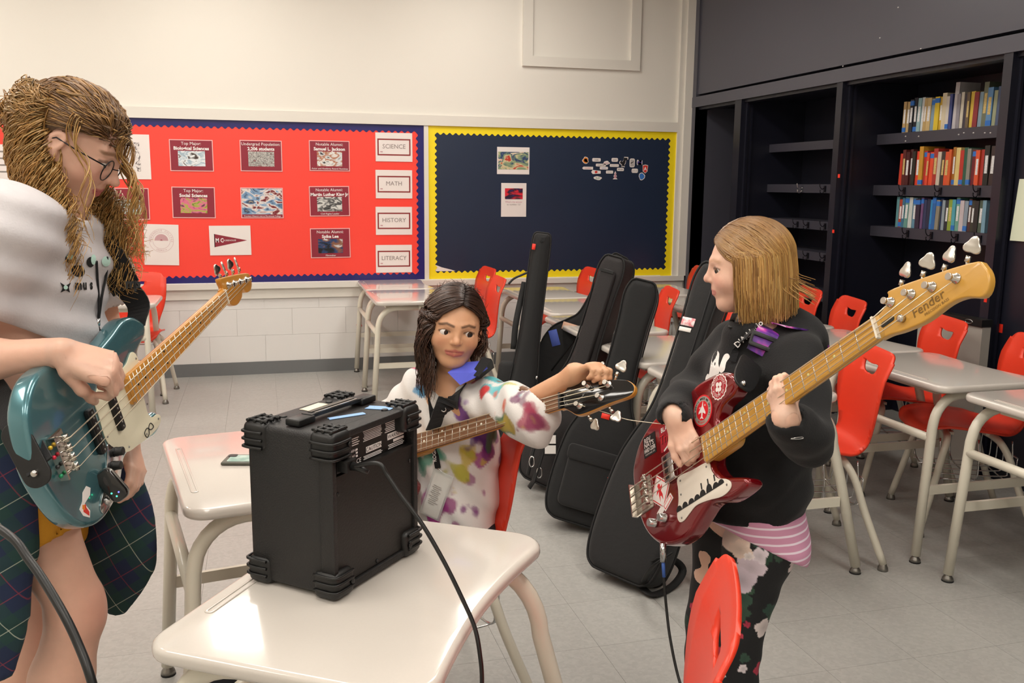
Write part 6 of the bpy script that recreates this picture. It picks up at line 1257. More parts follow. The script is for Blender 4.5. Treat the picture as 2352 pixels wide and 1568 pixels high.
def dye(V):
    C = np.tile(np.array(lin('#e2dedb')), (len(V), 1)); r = np.random.RandomState(5); n1 = sines(31, 10, 60, 160); n2 = sines(32, 8, 25, 70); wob = .034*n1(V)+.03*n2(V)
    def sp(u, v, d, rad, c, a=.85, asp=(1, 1, 1)):
        nonlocal C; p = np.array(on_cloth(tsd, u, v, 2.05, 2.7, 0)); q = (V-p)/np.array(asp); dd = np.linalg.norm(q, axis=1)+wob*1.6; w_ = np.clip((rad-dd)/.006, 0, 1)[:, None]*a; C = C*(1-w_)+np.array(lin(c))*w_
    L_ = [(1105, 1060, 2.33, .040, '#a02a86'), (1120, 1085, 2.33, .032, '#8a1f74'), (1075, 1060, 2.33, .032, '#c9b23a'), (1060, 1075, 2.33, .02, '#b7b04a'), (1128, 1040, 2.33, .022, '#7a2a7e'), (1030, 1160, 2.33, .028, '#8c2a72'), (1012, 1178, 2.33, .022, '#a03a86'), (1065, 1172, 2.33, .016, '#7a2f7a'), (1110, 1000, 2.33, .016, '#5a2f80'),
                            (1125, 870, 2.3, .016, '#58b6bc'), (1110, 885, 2.3, .015, '#4fb0b8'), (1138, 895, 2.28, .020, '#5fbcc4'), (1148, 880, 2.28, .014, '#62c0c8'), (1085, 880, 2.32, .010, '#b0344a'), (1075, 890, 2.32, .012, '#d07a4a'), (1145, 925, 2.26, .010, '#d4552a'), (1108, 902, 2.3, .006, '#c83a3a'), (1170, 880, 2.26, .012, '#c4c070'), (1190, 900, 2.25, .022, '#6f3a5a'), (1182, 915, 2.25, .018, '#7a4a6a'), (1206, 890, 2.25, .012, '#8fc0c8'),
                            (1200, 965, 2.26, .03, '#a8405a'), (1215, 975, 2.26, .02, '#8a3a5a'), (1160, 985, 2.28, .02, '#5a7a5a'), (1150, 990, 2.28, .014, '#4a6a50'), (1175, 975, 2.27, .016, '#b8a04a'), (1060, 945, 2.34, .012, '#7a4a9a'), (1050, 935, 2.34, .010, '#8a5aa0'), (970, 850, 2.45, .012, '#5ab0b8'), (960, 870, 2.45, .014, '#c24a6a'), (950, 900, 2.45, .012, '#5a9ac0'), (985, 1050, 2.38, .014, '#5aa08a'), (1095, 1120, 2.33, .006, '#8a7a3a'), (1040, 1130, 2.33, .006, '#c8b04a')]
    for u, v, d, rad, c in L_:
        sp(u, v, d, rad*.85, c)
        for _ in range(4): a_ = r.uniform(0, 6.28); k_ = r.uniform(1.0, 2.1)*rad*900; sp(u+k_*math.cos(a_), v+k_*math.sin(a_), d, rad*r.uniform(.2, .5), c, .7)
    return C
mat('dyed_cotton', '#e2dedb', .85, vcol=True, bump=.15, bscale=300); tee = cloth_part('t_shirt', tsd, .0055, 'dyed_cotton', girl, dye)
# trousers and shoes, mostly hidden by desk and amplifier
tr2 = SDF()
for h_, k_, a_ in ((PG+gl*.07, knG[0], anG[0]), (PG-gl*.07, knG[1], anG[1])): tr2.chain([h_, k_, a_+UPZ*.06], [.078, .060, .05], .03)
mat('denim_dark', '#23262e', .85, var=.15, bump=.2, bscale=260); cloth_part('trousers', tr2, .007, 'denim_dark', girl)
for a_ in anG:
    s_ = SDF(); s_.chain([a_-UPZ*.02, a_-UPZ*.045+gf*.05, a_-UPZ*.052+gf*.11], [.04, .036, .03], .03); s_.plane((0, 0, .012), (0, 0, -1), a_-V3(.3, .3, .3), a_+V3(.3, .3, 0)); so = cloth_part('shoe', s_, .005, 'sneaker_black', girl)
    ob('shoe_strap', MB().tube(spline([tuple(a_+gl*.044-UPZ*.04+gf*.03), tuple(a_+gf*.04+UPZ*.002), tuple(a_-gl*.044-UPZ*.04+gf*.03)], 6), .007, 6), mat('strap_red', '#b32a34', .5), so, world=True); ob('sole', MB().tube([tuple(a_+gf*(-.03)+V3(0, 0, -.08)), tuple(a_+gf*.12+V3(0, 0, -.08))], .02, 8, flat=(.5, 1.6)), 'white_paper', so, world=True)
# long dark curls: side part, most of it falling on her right
hg = Hair(); rs = np.random.RandomState(9); HE = V3(0, -.085, .13); HRR = V3(.365, .43, .40)
cap = SDF(); cap.ell(HG+GR@(HE*1.0)*hh_g, V3(.335, .41, .376)*hh_g, GR, .01); cap.ell(HG+GR@V3(0, -.25, -.10)*hh_g, V3(.31, .22, .34)*hh_g, GR, .04); cap.ell(HG+GR@V3(0, .46, -.10)*hh_g, V3(.27, .42, .42)*hh_g, GR, .015, 's')
cloth_part('hair_cap', cap, .005, 'hair_mat', girl, lambda V: np.tile(np.array(lin('#23160f')), (len(V), 1)))
def curl(P, amp, turns, ph, start=.35):
    P = np.array(P); m = len(P); t = np.linspace(0, 1, m); T = np.gradient(P, axis=0); T /= np.linalg.norm(T, axis=1)[:, None]+1e-9
    u = np.cross(T, V3(.3, .8, .5)); u /= np.linalg.norm(u, axis=1)[:, None]+1e-9; w_ = np.cross(T, u); a = amp*np.clip((t-start)/.25, 0, 1); q = ph+2*math.pi*turns*t
    return P+u*(a*np.cos(q))[:, None]+w_*(a*np.sin(q))[:, None]
DN = GR.T@V3(0, 0, -1)
def girl_strand(i):
    right = rs.rand() < .62; sd = 1 if right else -1; u = rs.rand(); az = math.radians(np.clip((58 if right else 76)+u*110+rs.uniform(-12, 12), 54 if right else 72, 178))*sd; r = rs.uniform(.99, 1.10)
    d0 = V3(-.16+sd*rs.uniform(0, .05), 1.45-2.1*u, .93); d1 = V3(math.sin(az), math.cos(az), -.1); P = shell_path(d0, d1, 6, r); e = P[-1]
    if right: ln = rs.uniform(.55, 1.05)*(1 if u < .7 else .9); out = .06
    else: ln = rs.uniform(.25, .5) if u < .5 else rs.uniform(.5, .85); out = -.02
    fwd_ = rs.uniform(-.02, .12) if (right and u < .5) else rs.uniform(-.08, .02)
    m1 = e+DN*ln*.4+V3(out*sd, fwd_*.5, 0); end = e+DN*ln+V3(out*.6*sd+rs.uniform(-.04, .04), fwd_, 0)
    return np.array(spline(P+[m1, end], 7))
clusters = {}
for i in range(1500):
    P = girl_strand(i); k = int(P[-1][0]*14+50)*7+int(P[-1][1]*10); ph = clusters.setdefault(k, rs.uniform(0, 6.28)); P = curl(P, rs.uniform(.04, .07), 4.2+.6*math.sin(k), ph+rs.uniform(-.45, .45), .42); W = HG+(P@GR.T)*hh_g
    b = rs.uniform(.7, 1.35); c0 = np.array(lin('#33211a'))*b; c1 = np.array(lin(rs.choice(['#4a2e1c', '#5a3a26', '#38231a'])))*b; hg.strand(W, rs.uniform(.0011, .0022), c0, c1)
for i in range(180):   # flyaway frizz around the crown
    d = unit(V3(rs.uniform(-1, 1), rs.uniform(-.9, .1), rs.uniform(.0, 1))); p = HE+HRR*d; t_ = unit(np.cross(d, rs.randn(3))); P = np.array(spline([p, p+t_*.08+d*.05, p+t_*.14+d*rs.uniform(.03, .09)], 5)); hg.strand(HG+(P@GR.T)*hh_g, .0005, lin('#3a261a'), lin('#4a3424'))
ob('hair', hg.mesh(), 'hair_mat', girl, world=True); ob('earring', MB().ball(Lg(-.40, -.05, -.14), .006, nu=10, nv=8), 'chrome', girl, world=True)
# strap across her chest with purple-blue cloth folded over it
st2 = thing('guitar_strap', 'black guitar strap with blue-violet cloth patch across the seated girl', 'strap', loc=tuple(CG))
def oc(u, v, off=.008): return tuple(np.array(on_cloth(tsd, u, v, 2.05, 2.7, off)))
bl = [oc(1105, 842), oc(1075, 870), oc(1040, 910), oc(1018, 945), oc(1000, 985)]; ob('webbing', ribbon([tuple(NG+gl*.075+UPZ*.03-gf*.02)]+bl, [tuple(CR*.75+CU*.65)]*6, .062, .003, 5), 'black_cloth', st2, world=True)
dp = 2.375; pc4 = [tuple(at_d(u, v, dp+dd)) for u, v, dd in ((1028, 855, .0), (1062, 832, .035), (1112, 828, .03), (1120, 846, .0), (1090, 868, -.01), (1057, 884, -.012))]; mid = tuple(at_d(1080, 856, dp-.008))
ob('cloth_patch', MB().add([mid]+pc4+[tuple(np.array(p)+FWD*.006) for p in pc4], [(0, 1+(i+1) % 6, 1+i) for i in range(6)]+[(1+i, 1+(i+1) % 6, 7+(i+1) % 6, 7+i) for i in range(6)]), mat('violet_cloth', '#5a63d6', .8, var=.05, bump=.2), st2, world=True)
ey = oc(1019, 940, .014); ob('eyelet', MB().tube([tuple(np.array(ey)+CR*.006*math.cos(a*.628)+CU*.006*math.sin(a*.628)) for a in range(10)], .0018, 6, True), 'chrome', st2, world=True)
ln2 = thing('lanyard', 'black lanyard with clear badge holder hanging on the seated girl', 'lanyard', loc=tuple(CG+gf*.1))
ob('band', ribbon([oc(u, v, .006) for u, v in ((985, 880), (992, 940), (998, 1000), (1000, 1040), (1006, 1075))], [tuple(CR)]*5, .016, .0018, 5), 'black_cloth', ln2, world=True)
tx = text_mesh('PROGRAM', .014, bold=.0003); a0 = np.array(oc(999, 1060, .010)); a1 = np.array(oc(996, 1020, .010)); xd = unit(a1-a0); tx.transform(basis(tuple((a0+a1)/2), tuple(xd), tuple(unit(np.cross(-FWD, xd))))); ob('lettering', tx, 'ink_white', ln2, world=True)
ob('clip', MB().tube(spline([oc(1006, 1075, .008), oc(1014, 1082, .010), oc(1018, 1088, .010)], 4), .0022, 6), 'chrome', ln2, world=True)
cq = [np.array(oc(u, v, .014)) for u, v in ((1002, 1090), (1036, 1108), (1004, 1185), (966, 1168))]; xd = unit((cq[1]-cq[0])+(cq[2]-cq[3])); yd = unit((cq[0]-cq[3])+(cq[1]-cq[2])); BMx = basis(tuple(sum(cq)/4), tuple(xd), tuple(yd)); wx, hy = np.linalg.norm(cq[1]-cq[0])*1.1, np.linalg.norm(cq[0]-cq[3])*1.05
mat('clear_vinyl', '#d8dcd8', .15, alpha=.35); hs = rbox(wx+.012, hy+.014, .002, .0006, 1); hs.transform(BMx@TR(0, .003, .001)); ob('badge_sleeve', hs, 'clear_vinyl', ln2, world=True); cdm = rbox(wx, hy, .001, 0); cdm.transform(BMx); cd_ = ob('card', cdm, 'white_paper', ln2, world=True)
ls = MB()
for k in range(11): ls.box((-.004+.002*math.sin(k*3), hy*.22-.0052*k, .0025), (wx*.6*(.8+.2*math.sin(k*2.3)), .0014, .0004))
me = ls.mesh(); me.transform(BMx); ob('card_text', me, 'ink_grey', cd_, world=True)
dup(chair0, TR(*(PG+V3(.95, .31, 0)*.115+V3(-.95, -.31, 0)*.21)[:2])@RZ(104), 'red chair the seated girl sits on', GC) if 'chair0' in globals() else None
# ------------------------------------------------------------------ woman with curly hair and glasses
wf = unit((.945, -.326, 0)); wl_ = unit((.326, .945, 0))
HW = V3(*at_d(172, 335, 1.85)); WR = Rf((.86, -.10, -.52), 3); hh_w = .232
NW = V3(*at_d(88, 520, 1.86)); PW = V3(-.505, 2.07, .93); CW = V3(-.475, 2.06, 1.18)
wsR = V3(*at_d(12, 520, 1.71)); wsL = NW+wl_*.165-UPZ*.03; weR = V3(-.60, 1.86, 1.085); wwR = V3(*at_d(140, 808, 1.645)); weL = V3(-.36, 2.26, 1.07); wwL = V3(*at_d(296, 1010, 2.06))
sw = SDF(); Lw = head_sdf(sw, HW, WR, hh_w, child=.1, nose=1.1, lid=.010)
sw.cap(NW-UPZ*.02, HW+WR@V3(0, -.12, -.25)*hh_w, .056, .052, .03); sw.chain([NW-UPZ*.06, CW, CW-UPZ*.14, PW], [.10, .115, .10, .12], .06, ax=wl_, sq=1.28)
sw.chain([wsR, weR, wwR], [.044, .041, .0265], .02); sw.cap(weR+(wwR-weR)*.25, weR+(wwR-weR)*.5, .040, .036, .02); sw.chain([wsL, weL, wwL], [.048, .040, .026], .02)
wh = [PW-wl_*.085, PW+wl_*.085]; wk = [V3(*at_d(168, 1400, 1.93)), V3(*at_d(84, 1450, 2.10))]; wa = [V3(-.475, 1.99, .09), V3(-.60, 2.16, .09)]
for h_, k_, a_ in zip(wh, wk, wa):
    sw.chain([h_-UPZ*.02, h_+(k_-h_)*.5, k_+UPZ*.03], [.092, .074, .056], .03); sw.ell(k_+wf*.012, V3(.052, .052, .060), k=.03); sw.chain([k_-UPZ*.03, k_+(a_-k_)*.35-wf*.012, k_+(a_-k_)*.75, a_], [.056, .060, .040, .034], .03); sw.chain([a_-wf*.03-UPZ*.03, a_+wf*.13-UPZ*.055], [.036, .028], .03)
WWh = wwR; XW = unit(np.array(at_d(232, 838, 1.66))-WWh)
tw, thw, _ = hand_sdf(sw, WWh, XW, unit(CU*.62-FWD*.75+CR*.22), .182, +1, [(58, 62, 40), (62, 66, 42), (64, 70, 45), (66, 72, 45)], .05, thumb_path=[(.12, .15, -.08), (.30, .20, -.22), (.38, .16, -.38), (.40, .12, -.50)], wide=1.0)
WL2 = wwL; tw2, thw2, _ = hand_sdf(sw, WL2, unit(np.array(at_d(312, 1068, 2.03))-WL2), unit(-wl_*.2+wf), .17, +1, [(20, 30, 20), (25, 35, 25), (30, 40, 30), (32, 42, 30)])
lo1, hi1 = bx_of([Lw(.4, .5, .5), Lw(-.4, -.5, -.5), Lw(.4, -.5, .5), Lw(-.4, .5, -.5), Lw(.4, .5, -.5), Lw(-.4, .5, .5)], .008); fine = [(lo1, hi1, .0027), bx_of([WWh]+tw+thw, .024)+(.0028,), bx_of([WL2]+tw2+thw2, .022)+(.003,)]
V, Fq = body_mesh(sw, .008, fine); colr = head_color(V, HW, WR, hh_w, '#dcae98', '#b4505a', '#7a5638', '#d88a7e')
# knees are a little redder
for k_ in wk: d = np.linalg.norm(V-(k_+wf*.05), axis=1); w_ = (.35*np.exp(-(d/.06)**2))[:, None]; colr = colr*(1-w_)+np.array(lin('#cf7f70'))*w_
woman = person_thing('woman with long curly blond-brown hair and glasses playing the teal bass', (-.50, 2.07, 0))
ob('body', np_mesh('body', V, Fq, colr), 'skin', woman, world=True); add_eyes(woman, Lw, WR, hh_w, 'iris_hazel', (.0, 1, -.45))
# T-shirt
ws = SDF(); fold = sines(17, 9, 16, 45, [(0, 0, 1), (.5, .2, .8), (.4, -.3, .6)])
ws.chain([NW-UPZ*.05, CW+UPZ*.04, CW-UPZ*.08, PW+UPZ*.12, PW+UPZ*.02], [.115, .135, .128, .135, .140], .06, ax=wl_, sq=1.25)
for s_, e_ in ((wsR, weR), (wsL, weL)):
    d = unit(e_-s_); c_ = s_+d*.155; ws.chain([s_-(s_-NW)*.2, s_, c_], [.072, .078, .076], .05); ws.plane(c_+d*.01, d, c_-V3(.16, .16, .16), c_+V3(.16, .16, .16), .004); ws.cap(c_-d*.03, c_+d*.08, .058, .062, .004, 's')
ws.disp(lambda P: .013*fold(P)+.004*np.sin(P@V3(30, 10, 85)), *ws.bounds()); ws.cap(NW+UPZ*.05+wf*.05, HW, .062, .09, .01, 's')
ws.plane(PW+UPZ*.035, unit((.12, 0, -1)), PW-V3(.4, .4, .4), PW+V3(.4, .4, .15), .006)
mat('heather', '#d3cfd2', .9, var=.06, vscale=40, bump=.2, bscale=220); tsh = cloth_part('t_shirt', ws, .0065, 'heather', woman)
dk = lambda polys, nm='shirt_print', m_='ink_black', off=.002: [decal(ws, [pl], 1.5, 2.2, nm, m_, tsh, off) for pl in polys]
el2 = lambda u, v, a, b, n=14, rot=0: [(u+a*math.cos(t)*math.cos(rot)-b*math.sin(t)*math.sin(rot), v+a*math.cos(t)*math.sin(rot)+b*math.sin(t)*math.cos(rot)) for t in (2*math.pi*i/n for i in range(n))]
dk([el2(163, 594, 13, 11), el2(180, 622, 16, 13, rot=.4), el2(208, 602, 9, 12)]); mat('mint', '#bfe3d8', .8); dk([el2(162, 590, 9, 6), el2(215, 596, 6, 12), el2(244, 600, 10, 12)], 'shirt_print', 'mint', .004)
dk([[(138, 648), (150, 656), (163, 649), (158, 660), (161, 672), (151, 666), (139, 672), (144, 661)]]); dk([el2(151, 660, 5, 5)], 'shirt_print', 'mint', .004)
def shirt_text(s, u, v, sizepx, slope=0., bold=0):
    """lettering printed on the cloth: each letter laid on the shirt surface"""
    for i, ch in enumerate(s):
        if ch == ' ': continue
        uu, vv = u+i*sizepx*.60, v+i*sizepx*.60*slope; p = on_cloth(ws, uu, vv, 1.5, 2.2, .004); q = on_cloth(ws, uu+6, vv+6*slope, 1.5, 2.2, .004); x = unit(q-p); y = unit(CU-x*(CU@x)); me = text_mesh(ch, sizepx*px(p)[2]/FPX*1.25, bold=.0012); me.transform(basis(tuple(p), tuple(x), tuple(y))); ob('shirt_lettering', me, 'ink_black', tsh, world=True)
shirt_text('music camp', 180, 655, 25, -.03)
# mustard shorts
so_ = SDF(); fo = sines(23, 6, 25, 60, [(0, 0, .4), (1, 0, 0)])
for h_, k_ in zip(wh, wk): e_ = h_+(k_-h_)*.575; so_.chain([PW*.45+h_*.55+UPZ*.03, h_-UPZ*.04, e_], [.114, .112, .101], .04); d = unit(k_-h_); so_.plane(e_-d*.0, d, e_-V3(.14, .14, .14), e_+V3(.14, .14, .14), .004); so_.cap(e_-d*.03, e_+d*.1, .086, .086, .004, 's')
so_.disp(lambda P: .005*fo(P), *so_.bounds()); mat('mustard', '#c8891c', .85, var=.08, vscale=30, bump=.2, bscale=200); sh_ = cloth_part('shorts', so_, .0065, 'mustard', woman)
# plaid flannel shirt tied round the waist
m = mat('plaid', '#26324a', .9); N = NT(m); tc = N.new('ShaderNodeTexCoord'); mp = N.new('ShaderNodeMapping'); mp.inputs['Rotation'].default_value = (.2, .5, .35); N.link(tc.outputs['Object'], mp.inputs[0]); sp_ = N.new('ShaderNodeSeparateXYZ'); N.link(mp.outputs[0], sp_.inputs[0])
def band(sock, freq, lo, hi, ph=0.):
    a = N.new('ShaderNodeMath', operation='MULTIPLY_ADD'); a.inputs[1].default_value = freq; a.inputs[2].default_value = ph; N.link(sock, a.inputs[0]); f = N.new('ShaderNodeMath', operation='FRACT'); N.link(a.outputs[0], f.inputs[0])
    g1 = N.new('ShaderNodeMath', operation='GREATER_THAN'); g1.inputs[1].default_value = lo; g2 = N.new('ShaderNodeMath', operation='LESS_THAN'); g2.inputs[1].default_value = hi; N.link(f.outputs[0], g1.inputs[0]); N.link(f.outputs[0], g2.inputs[0]); mm = N.new('ShaderNodeMath', operation='MULTIPLY'); N.link(g1.outputs[0], mm.inputs[0]); N.link(g2.outputs[0], mm.inputs[1]); return mm.outputs[0]
src = None
def lay(fac, col, k):
    global src
    mx = N.new('ShaderNodeMix', data_type='RGBA'); f = N.new('ShaderNodeMath', operation='MULTIPLY'); f.inputs[1].default_value = k; N.link(fac, f.inputs[0]); N.link(f.outputs[0], mx.inputs[0]); mx.inputs[7].default_value = (*lin(col), 1)
    if src is None: mx.inputs[6].default_value = (*lin('#1e2a48'), 1)
    else: N.link(src, mx.inputs[6])
    src = mx.outputs[2]
for ax_ in ('X', 'Z'):
    lay(band(sp_.outputs[ax_], 9.5, .0, .45), '#1f4038', .6)
for ax_ in ('X', 'Z'):
    lay(band(sp_.outputs[ax_], 9.5, .70, .72), '#8a3442', .55); lay(band(sp_.outputs[ax_], 9.5, .20, .216), '#b9bfae', .65)
N.link(src, N.b.inputs['Base Color'])
fn = SDF(); ff = sines(29, 8, 22, 50, [(1, .3, 0), (.3, 1, 0)])
fn.chain([PW+UPZ*.065-wf*.02, PW+UPZ*.0-wf*.02], [.150, .152], .03, ax=wl_, sq=1.2)
rr = -wl_   # her right (towards the camera)
Q = lambda u, v, d: V3(*at_d(u, v, d))
fn.chain([Q(-40, 900, 1.78), Q(-20, 1000, 1.77), Q(-22, 1150, 1.78), Q(-10, 1280, 1.79), Q(-20, 1420, 1.80), Q(-10, 1530, 1.81)], [.045, .048, .054, .052, .046, .030], .05, ax=FWD, sq=.5)
fn.chain([Q(-60, 950, 1.85), Q(-50, 1200, 1.86), Q(-30, 1450, 1.88)], [.09, .10, .07], .05, ax=FWD, sq=.6)
fn.chain([Q(250, 1060, 2.12), Q(270, 1200, 2.12), Q(285, 1290, 2.12), Q(265, 1390, 2.12)], [.06, .062, .052, .018], .04, ax=FWD, sq=.45)
fn.chain([Q(225, 1180, 2.14), Q(240, 1330, 2.14)], [.05, .03], .04, ax=FWD, sq=.45)
fn.disp(lambda P: .010*ff(P), *fn.bounds()); fn.plane(PW+UPZ*.06, (0, 0, 1), PW-V3(.4, .4, .0), PW+V3(.4, .4, .4), .01)
cloth_part('tied_flannel_shirt', fn, .0065, 'plaid', woman)
for a_ in wa:
    s_ = SDF(); s_.chain([a_-UPZ*.03-wf*.02, a_-UPZ*.045+wf*.07, a_-UPZ*.055+wf*.15], [.042, .038, .032], .03); s_.plane((0, 0, .006), (0, 0, -1), a_-V3(.3, .3, .3), a_+V3(.3, .3, 0)); cloth_part('shoe', s_, .006, 'sneaker_black', woman)
# hair: top swept back into a bun, long spiral curls below
hw = Hair(); rs = np.random.RandomState(2); HE = V3(0, -.08, .135); HRR = V3(.355, .43, .395); WT = WR.T; DW = WT@V3(0, 0, -1); TOP_ = lambda q: HW+(np.array(q)@WR.T)*hh_w
cap = SDF(); cap.ell(TOP_(HE), V3(.332, .408, .373)*hh_w, WR, .01); cap.ell(TOP_((0, -.26, -.12)), V3(.30, .20, .34)*hh_w, WR, .04); cap.ell(TOP_((0, .50, -.14)), V3(.34, .42, .42)*hh_w, WR, .015, 's'); cap.ell(TOP_((.36, -.02, -.06)), V3(.10, .13, .15)*hh_w, WR, .01, 's')
cloth_part('hair_cap', cap, .005, 'hair_mat', woman, lambda V: np.tile(np.array(lin('#6a4a2c')), (len(V), 1)))
BUN = WT@((V3(*at_d(42, 262, 1.90))-HW)/hh_w); TIE = WT@((V3(*at_d(66, 262, 1.88))-HW)/hh_w)
dark, lite = ['#6a4a2c', '#7a5632', '#5a4028'], ['#c4924e', '#d2a562', '#b48648', '#deb878']
for i in range(1300):     # swept-back top
    az = rs.uniform(-80, 80); a = math.radians(az); el = rs.uniform(-.22 if abs(az) > 30 else .0, .95); d0 = V3(math.sin(a)*(1-el*.5), math.cos(a)*(1-el*.25), .30+el*.75); d1 = unit(TIE-HE)+V3(rs.uniform(-.12, .12), 0, rs.uniform(-.1, .1)); P = shell_path(d0, d1, 8, rs.uniform(.99, 1.05)); P = np.array(spline(P+[TIE+V3(*rs.uniform(-.03, .03, 3))], 3)); P = curl(P, .012, rs.uniform(1, 2), rs.uniform(0, 6.28), .1)
    b = rs.uniform(.75, 1.25); hw.strand(TOP_(P), rs.uniform(.0010, .0020), np.array(lin(rs.choice(dark)))*b, np.array(lin(rs.choice(dark+lite[:2])))*b, taper=.8)
for i in range(380):     # hairline strands
    az = rs.uniform(-78, 78); a = math.radians(az); d0 = V3(math.sin(a)*.95, math.cos(a)*.92, .46-.46*(az/78)**2+rs.uniform(-.04, .05)); P = shell_path(d0, unit(TIE-HE)+V3(rs.uniform(-.12, .12), 0, rs.uniform(-.1, .2)), 8, 1.) ; P = np.array([HE+(p-HE)*(1.0+.05*min(1, k/2)) for k, p in enumerate(P)]); P = np.array(spline(list(P)+[TIE+V3(*rs.uniform(-.03, .03, 3))], 3)); b = rs.uniform(.75, 1.25)
    hw.strand(TOP_(P), rs.uniform(.0010, .0018), np.array(lin(rs.choice(dark)))*b, np.array(lin(rs.choice(dark+lite[:2])))*b, taper=.8)
for i in range(420):     # bun of loose curls
    c = BUN+V3(*rs.normal(0, .055, 3)); t_ = unit(rs.randn(3)); u_ = unit(np.cross(t_, rs.randn(3))); q = np.linspace(0, rs.uniform(3, 8), 16); r = rs.uniform(.05, .11); P = c+np.outer(np.cos(q)*r, t_)+np.outer(np.sin(q)*r, u_); b = rs.uniform(.7, 1.25); hw.strand(TOP_(P), rs.uniform(.0009, .0016), np.array(lin('#8a6030'))*b, np.array(lin(rs.choice(lite)))*b)
tufts = [(math.radians(rs.uniform(118, 178)), rs.uniform(0, 6.28), rs.uniform(1.12, 1.5), rs.uniform(6.5, 9)) for _ in range(24)]+[(-math.radians(rs.uniform(70, 178)), rs.uniform(0, 6.28), rs.uniform(1.0, 1.4), rs.uniform(6.5, 9)) for _ in range(14)]
for i in range(1700):    # hanging curls, grouped in tufts
    az, ph, ln, tn = tufts[rs.randint(len(tufts))]; az = az+rs.normal(0, .03); d1 = V3(math.sin(az), math.cos(az), rs.uniform(-.45, .15)); d0 = V3(math.sin(az)*.8, math.cos(az)*.8, rs.uniform(.25, .6)); P = shell_path(d0, d1, 4, rs.uniform(1., 1.07)); e = P[-1]; ln = ln*rs.uniform(.75, 1.08)
    fw_ = .32 if az > 0 else .45
    out = V3(.06*np.sign(az), 0, 0); P = np.array(spline(P+[e+DW*ln*.33+out, e+DW*ln*.66+out*1.3+(WT@(wf*fw_*.4)), e+DW*ln+out+(WT@(wf*fw_))*rs.uniform(.6, 1.1)], 12)); P = curl(P, rs.uniform(.06, .10), tn*rs.uniform(.96, 1.04), ph+rs.uniform(-.45, .45), .12)
    b = rs.uniform(.7, 1.25); hw.strand(TOP_(P), rs.uniform(.0009, .0019), np.array(lin(rs.choice(dark)))*b, np.array(lin(rs.choice(lite)))*b)
for az0, ln, n in ((16, .9, 12), (-22, .95, 12), (-45, 1.1, 22), (84, .95, 7), (124, 1.05, 24)):    # strands framing the face
    ph = rs.uniform(0, 6.28)
    for i in range(n):
        az = math.radians(az0+rs.normal(0, 3)); P = shell_path(V3(math.sin(az)*.5, .55, .9), V3(math.sin(az), math.cos(az), .25), 5, rs.uniform(1.02, 1.07)); e = P[-1]; l2 = ln*rs.uniform(.8, 1.1); o_ = V3(math.sin(az)*.03, .06, 0); P = np.array(spline(P+[e+DW*l2*.3+o_, e+DW*l2*.65+o_*1.5, e+DW*l2+o_], 6)); P = curl(P, rs.uniform(.035, .06), 4.5*rs.uniform(.95, 1.05), ph+rs.uniform(-.5, .5), .3); b = rs.uniform(.75, 1.2); hw.strand(TOP_(P), rs.uniform(.0008, .0015), np.array(lin('#6a4a2a'))*b, np.array(lin(rs.choice(lite)))*b)
ob('hair', hw.mesh(), 'hair_mat', woman, world=True)
tie = MB().tube([tuple(TOP_(TIE+V3(.085*math.cos(a*.52), 0, .10*math.sin(a*.52)))) for a in range(12)], .011, 8, True); ob('hair_tie', tie, 'black_cloth', woman, world=True)
# glasses
gl_ = thing('eyeglasses', "woman's thin black wire eyeglasses", 'glasses', loc=tuple(Lw(0, .4, 0)))
gm = mat('wire_black', '#16161a', .35, .4)
for s in (-1, 1):
    rim = [Lw(s*(.17+.115*math.cos(a)), .375-.05*abs(.17+.115*math.cos(a)), -.035+.095*math.sin(a)) for a in np.linspace(0, 2*math.pi, 26, endpoint=False)]; ob('rim', MB().tube([tuple(p) for p in rim], .0012, 6, True), gm, gl_, world=True)
    ob('temple_arm', MB().tube([tuple(Lw(s*.285, .36, .0)), tuple(Lw(s*.345, .12, .0)), tuple(Lw(s*.352, -.06, .01)), tuple(Lw(s*.345, -.14, -.06))], .0014, 6), gm, gl_, world=True)
    ln_ = MB(); ln_.add([tuple(np.mean(rim, 0))]+[tuple(p) for p in rim], [(0, 1+i, 1+(i+1) % 26) for i in range(26)]); ob('lens', ln_, mat('lens_glass', '#ffffff', .05, alpha=.06), gl_, world=True)
ob('bridge', MB().tube(spline([tuple(Lw(-.06, .372, -.01)), tuple(Lw(0, .405, .0)), tuple(Lw(.06, .372, -.01))], 5), .0012, 6), gm, gl_, world=True)
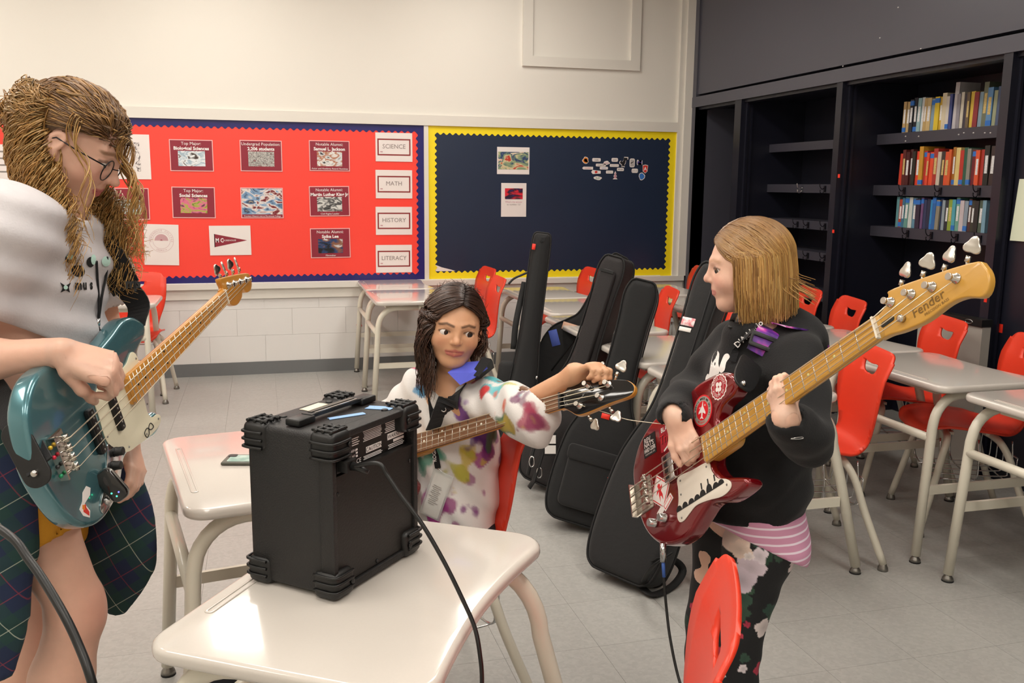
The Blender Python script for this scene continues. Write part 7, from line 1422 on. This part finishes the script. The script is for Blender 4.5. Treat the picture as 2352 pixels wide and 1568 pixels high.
# straps and lanyard
st3 = thing('guitar_strap', 'wide black guitar strap of the woman with the teal bass', 'strap', loc=tuple(TEALM@Vector((.43, .085, -.03))))
TP = lambda x, y, z: np.array(TEALM@Vector((x, y, z)))
a_ = [TP(.432, .085, -.04), V3(*at_d(318, 700, 2.02)), V3(*at_d(286, 655, 2.0)), V3(*at_d(262, 610, 1.97)), V3(*at_d(235, 560, 1.96)), NW+wl_*.10+UPZ*.045+wf*.03, NW+wl_*.06-wf*.12, CW-wf*.17, PW-wf*.19+rr*.10+UPZ*.10, V3(*at_d(-70, 850, 1.72)), V3(*at_d(30, 965, 1.62)), V3(*at_d(92, 1072, 1.555))]
dn = [CR*.8+CU*.5]*5+[wl_]*2+[unit(wl_+UPZ)]*2+[CR*.8+CU*.4]*3; ob('webbing', ribbon([tuple(p) for p in a_], [tuple(d) for d in dn], .05, .004, 6), 'black_cloth', st3, world=True)
ob('strap_pad', ribbon([tuple(p-FWD*.006) for p in a_[2:6]], [tuple(CR*.8+CU*.5)]*3+[tuple(wl_)], .068, .006, 6), 'black_cloth', st3, world=True)
ob('buckle', MB().box(a_[2]-FWD*.008, (.06, .006, .022), Matrix((unit(CR*.8+CU*.5), -FWD, unit(np.cross(FWD, CR*.8+CU*.5)))).transposed()), 'black_plastic', st3, world=True)
le = slab([rrect(.05, .12, .022, 6, 0, .035)], .005, .0015, 2, -.0025); pb = TP(-.066, .0, -.02); le.transform(basis(tuple(pb-FWD*.012), tuple(unit(CR*.88+CU*.47)), tuple(unit(-CR*.47+CU*.88)))); ob('leather_end', smooth_by_angle(le), 'leather', st3, world=True); ob('strap_pin', MB().ball(pb-FWD*.018, .0065, nu=12, nv=8), 'nickel', st3, world=True)
ln3 = thing('lanyard', 'thin black lanyard with silver clip on the woman', 'lanyard', loc=tuple(CW+wf*.14))
c1 = [np.array(on_cloth(ws, u, v, 1.5, 2.2, .006)) for u, v in ((222, 600), (224, 640), (227, 690), (226, 730))]; c2 = [np.array(on_cloth(ws, u, v, 1.5, 2.2, .006)) for u, v in ((246, 590), (244, 630), (234, 680), (227, 730))]
for c_ in (c1, c2): ob('cord', MB().tube(spline([tuple(p) for p in c_], 5), .0028, 6), 'black_cloth', ln3, world=True)
ob('crimp', MB().tube([tuple(c1[3]-CU*.002-FWD*.002), tuple(c1[3]-CU*.016-FWD*.002)], .0045, 8), 'chrome', ln3, world=True); k0 = c1[3]-FWD*.003
ob('loop', MB().tube([tuple(k0-CU*(.016+.016*(1-math.cos(a)))+CR*.005*math.sin(a)) for a in np.linspace(0, 2*math.pi, 12, endpoint=False)], .0016, 6, True), 'black_cloth', ln3, world=True); ob('clip', MB().box(k0-CU*.052-CR*.004, (.009, .006, .030), Matrix.Rotation(.35, 3, 'Y')), 'steel', ln3, world=True)
bpy.data.scenes.remove(TMPS)
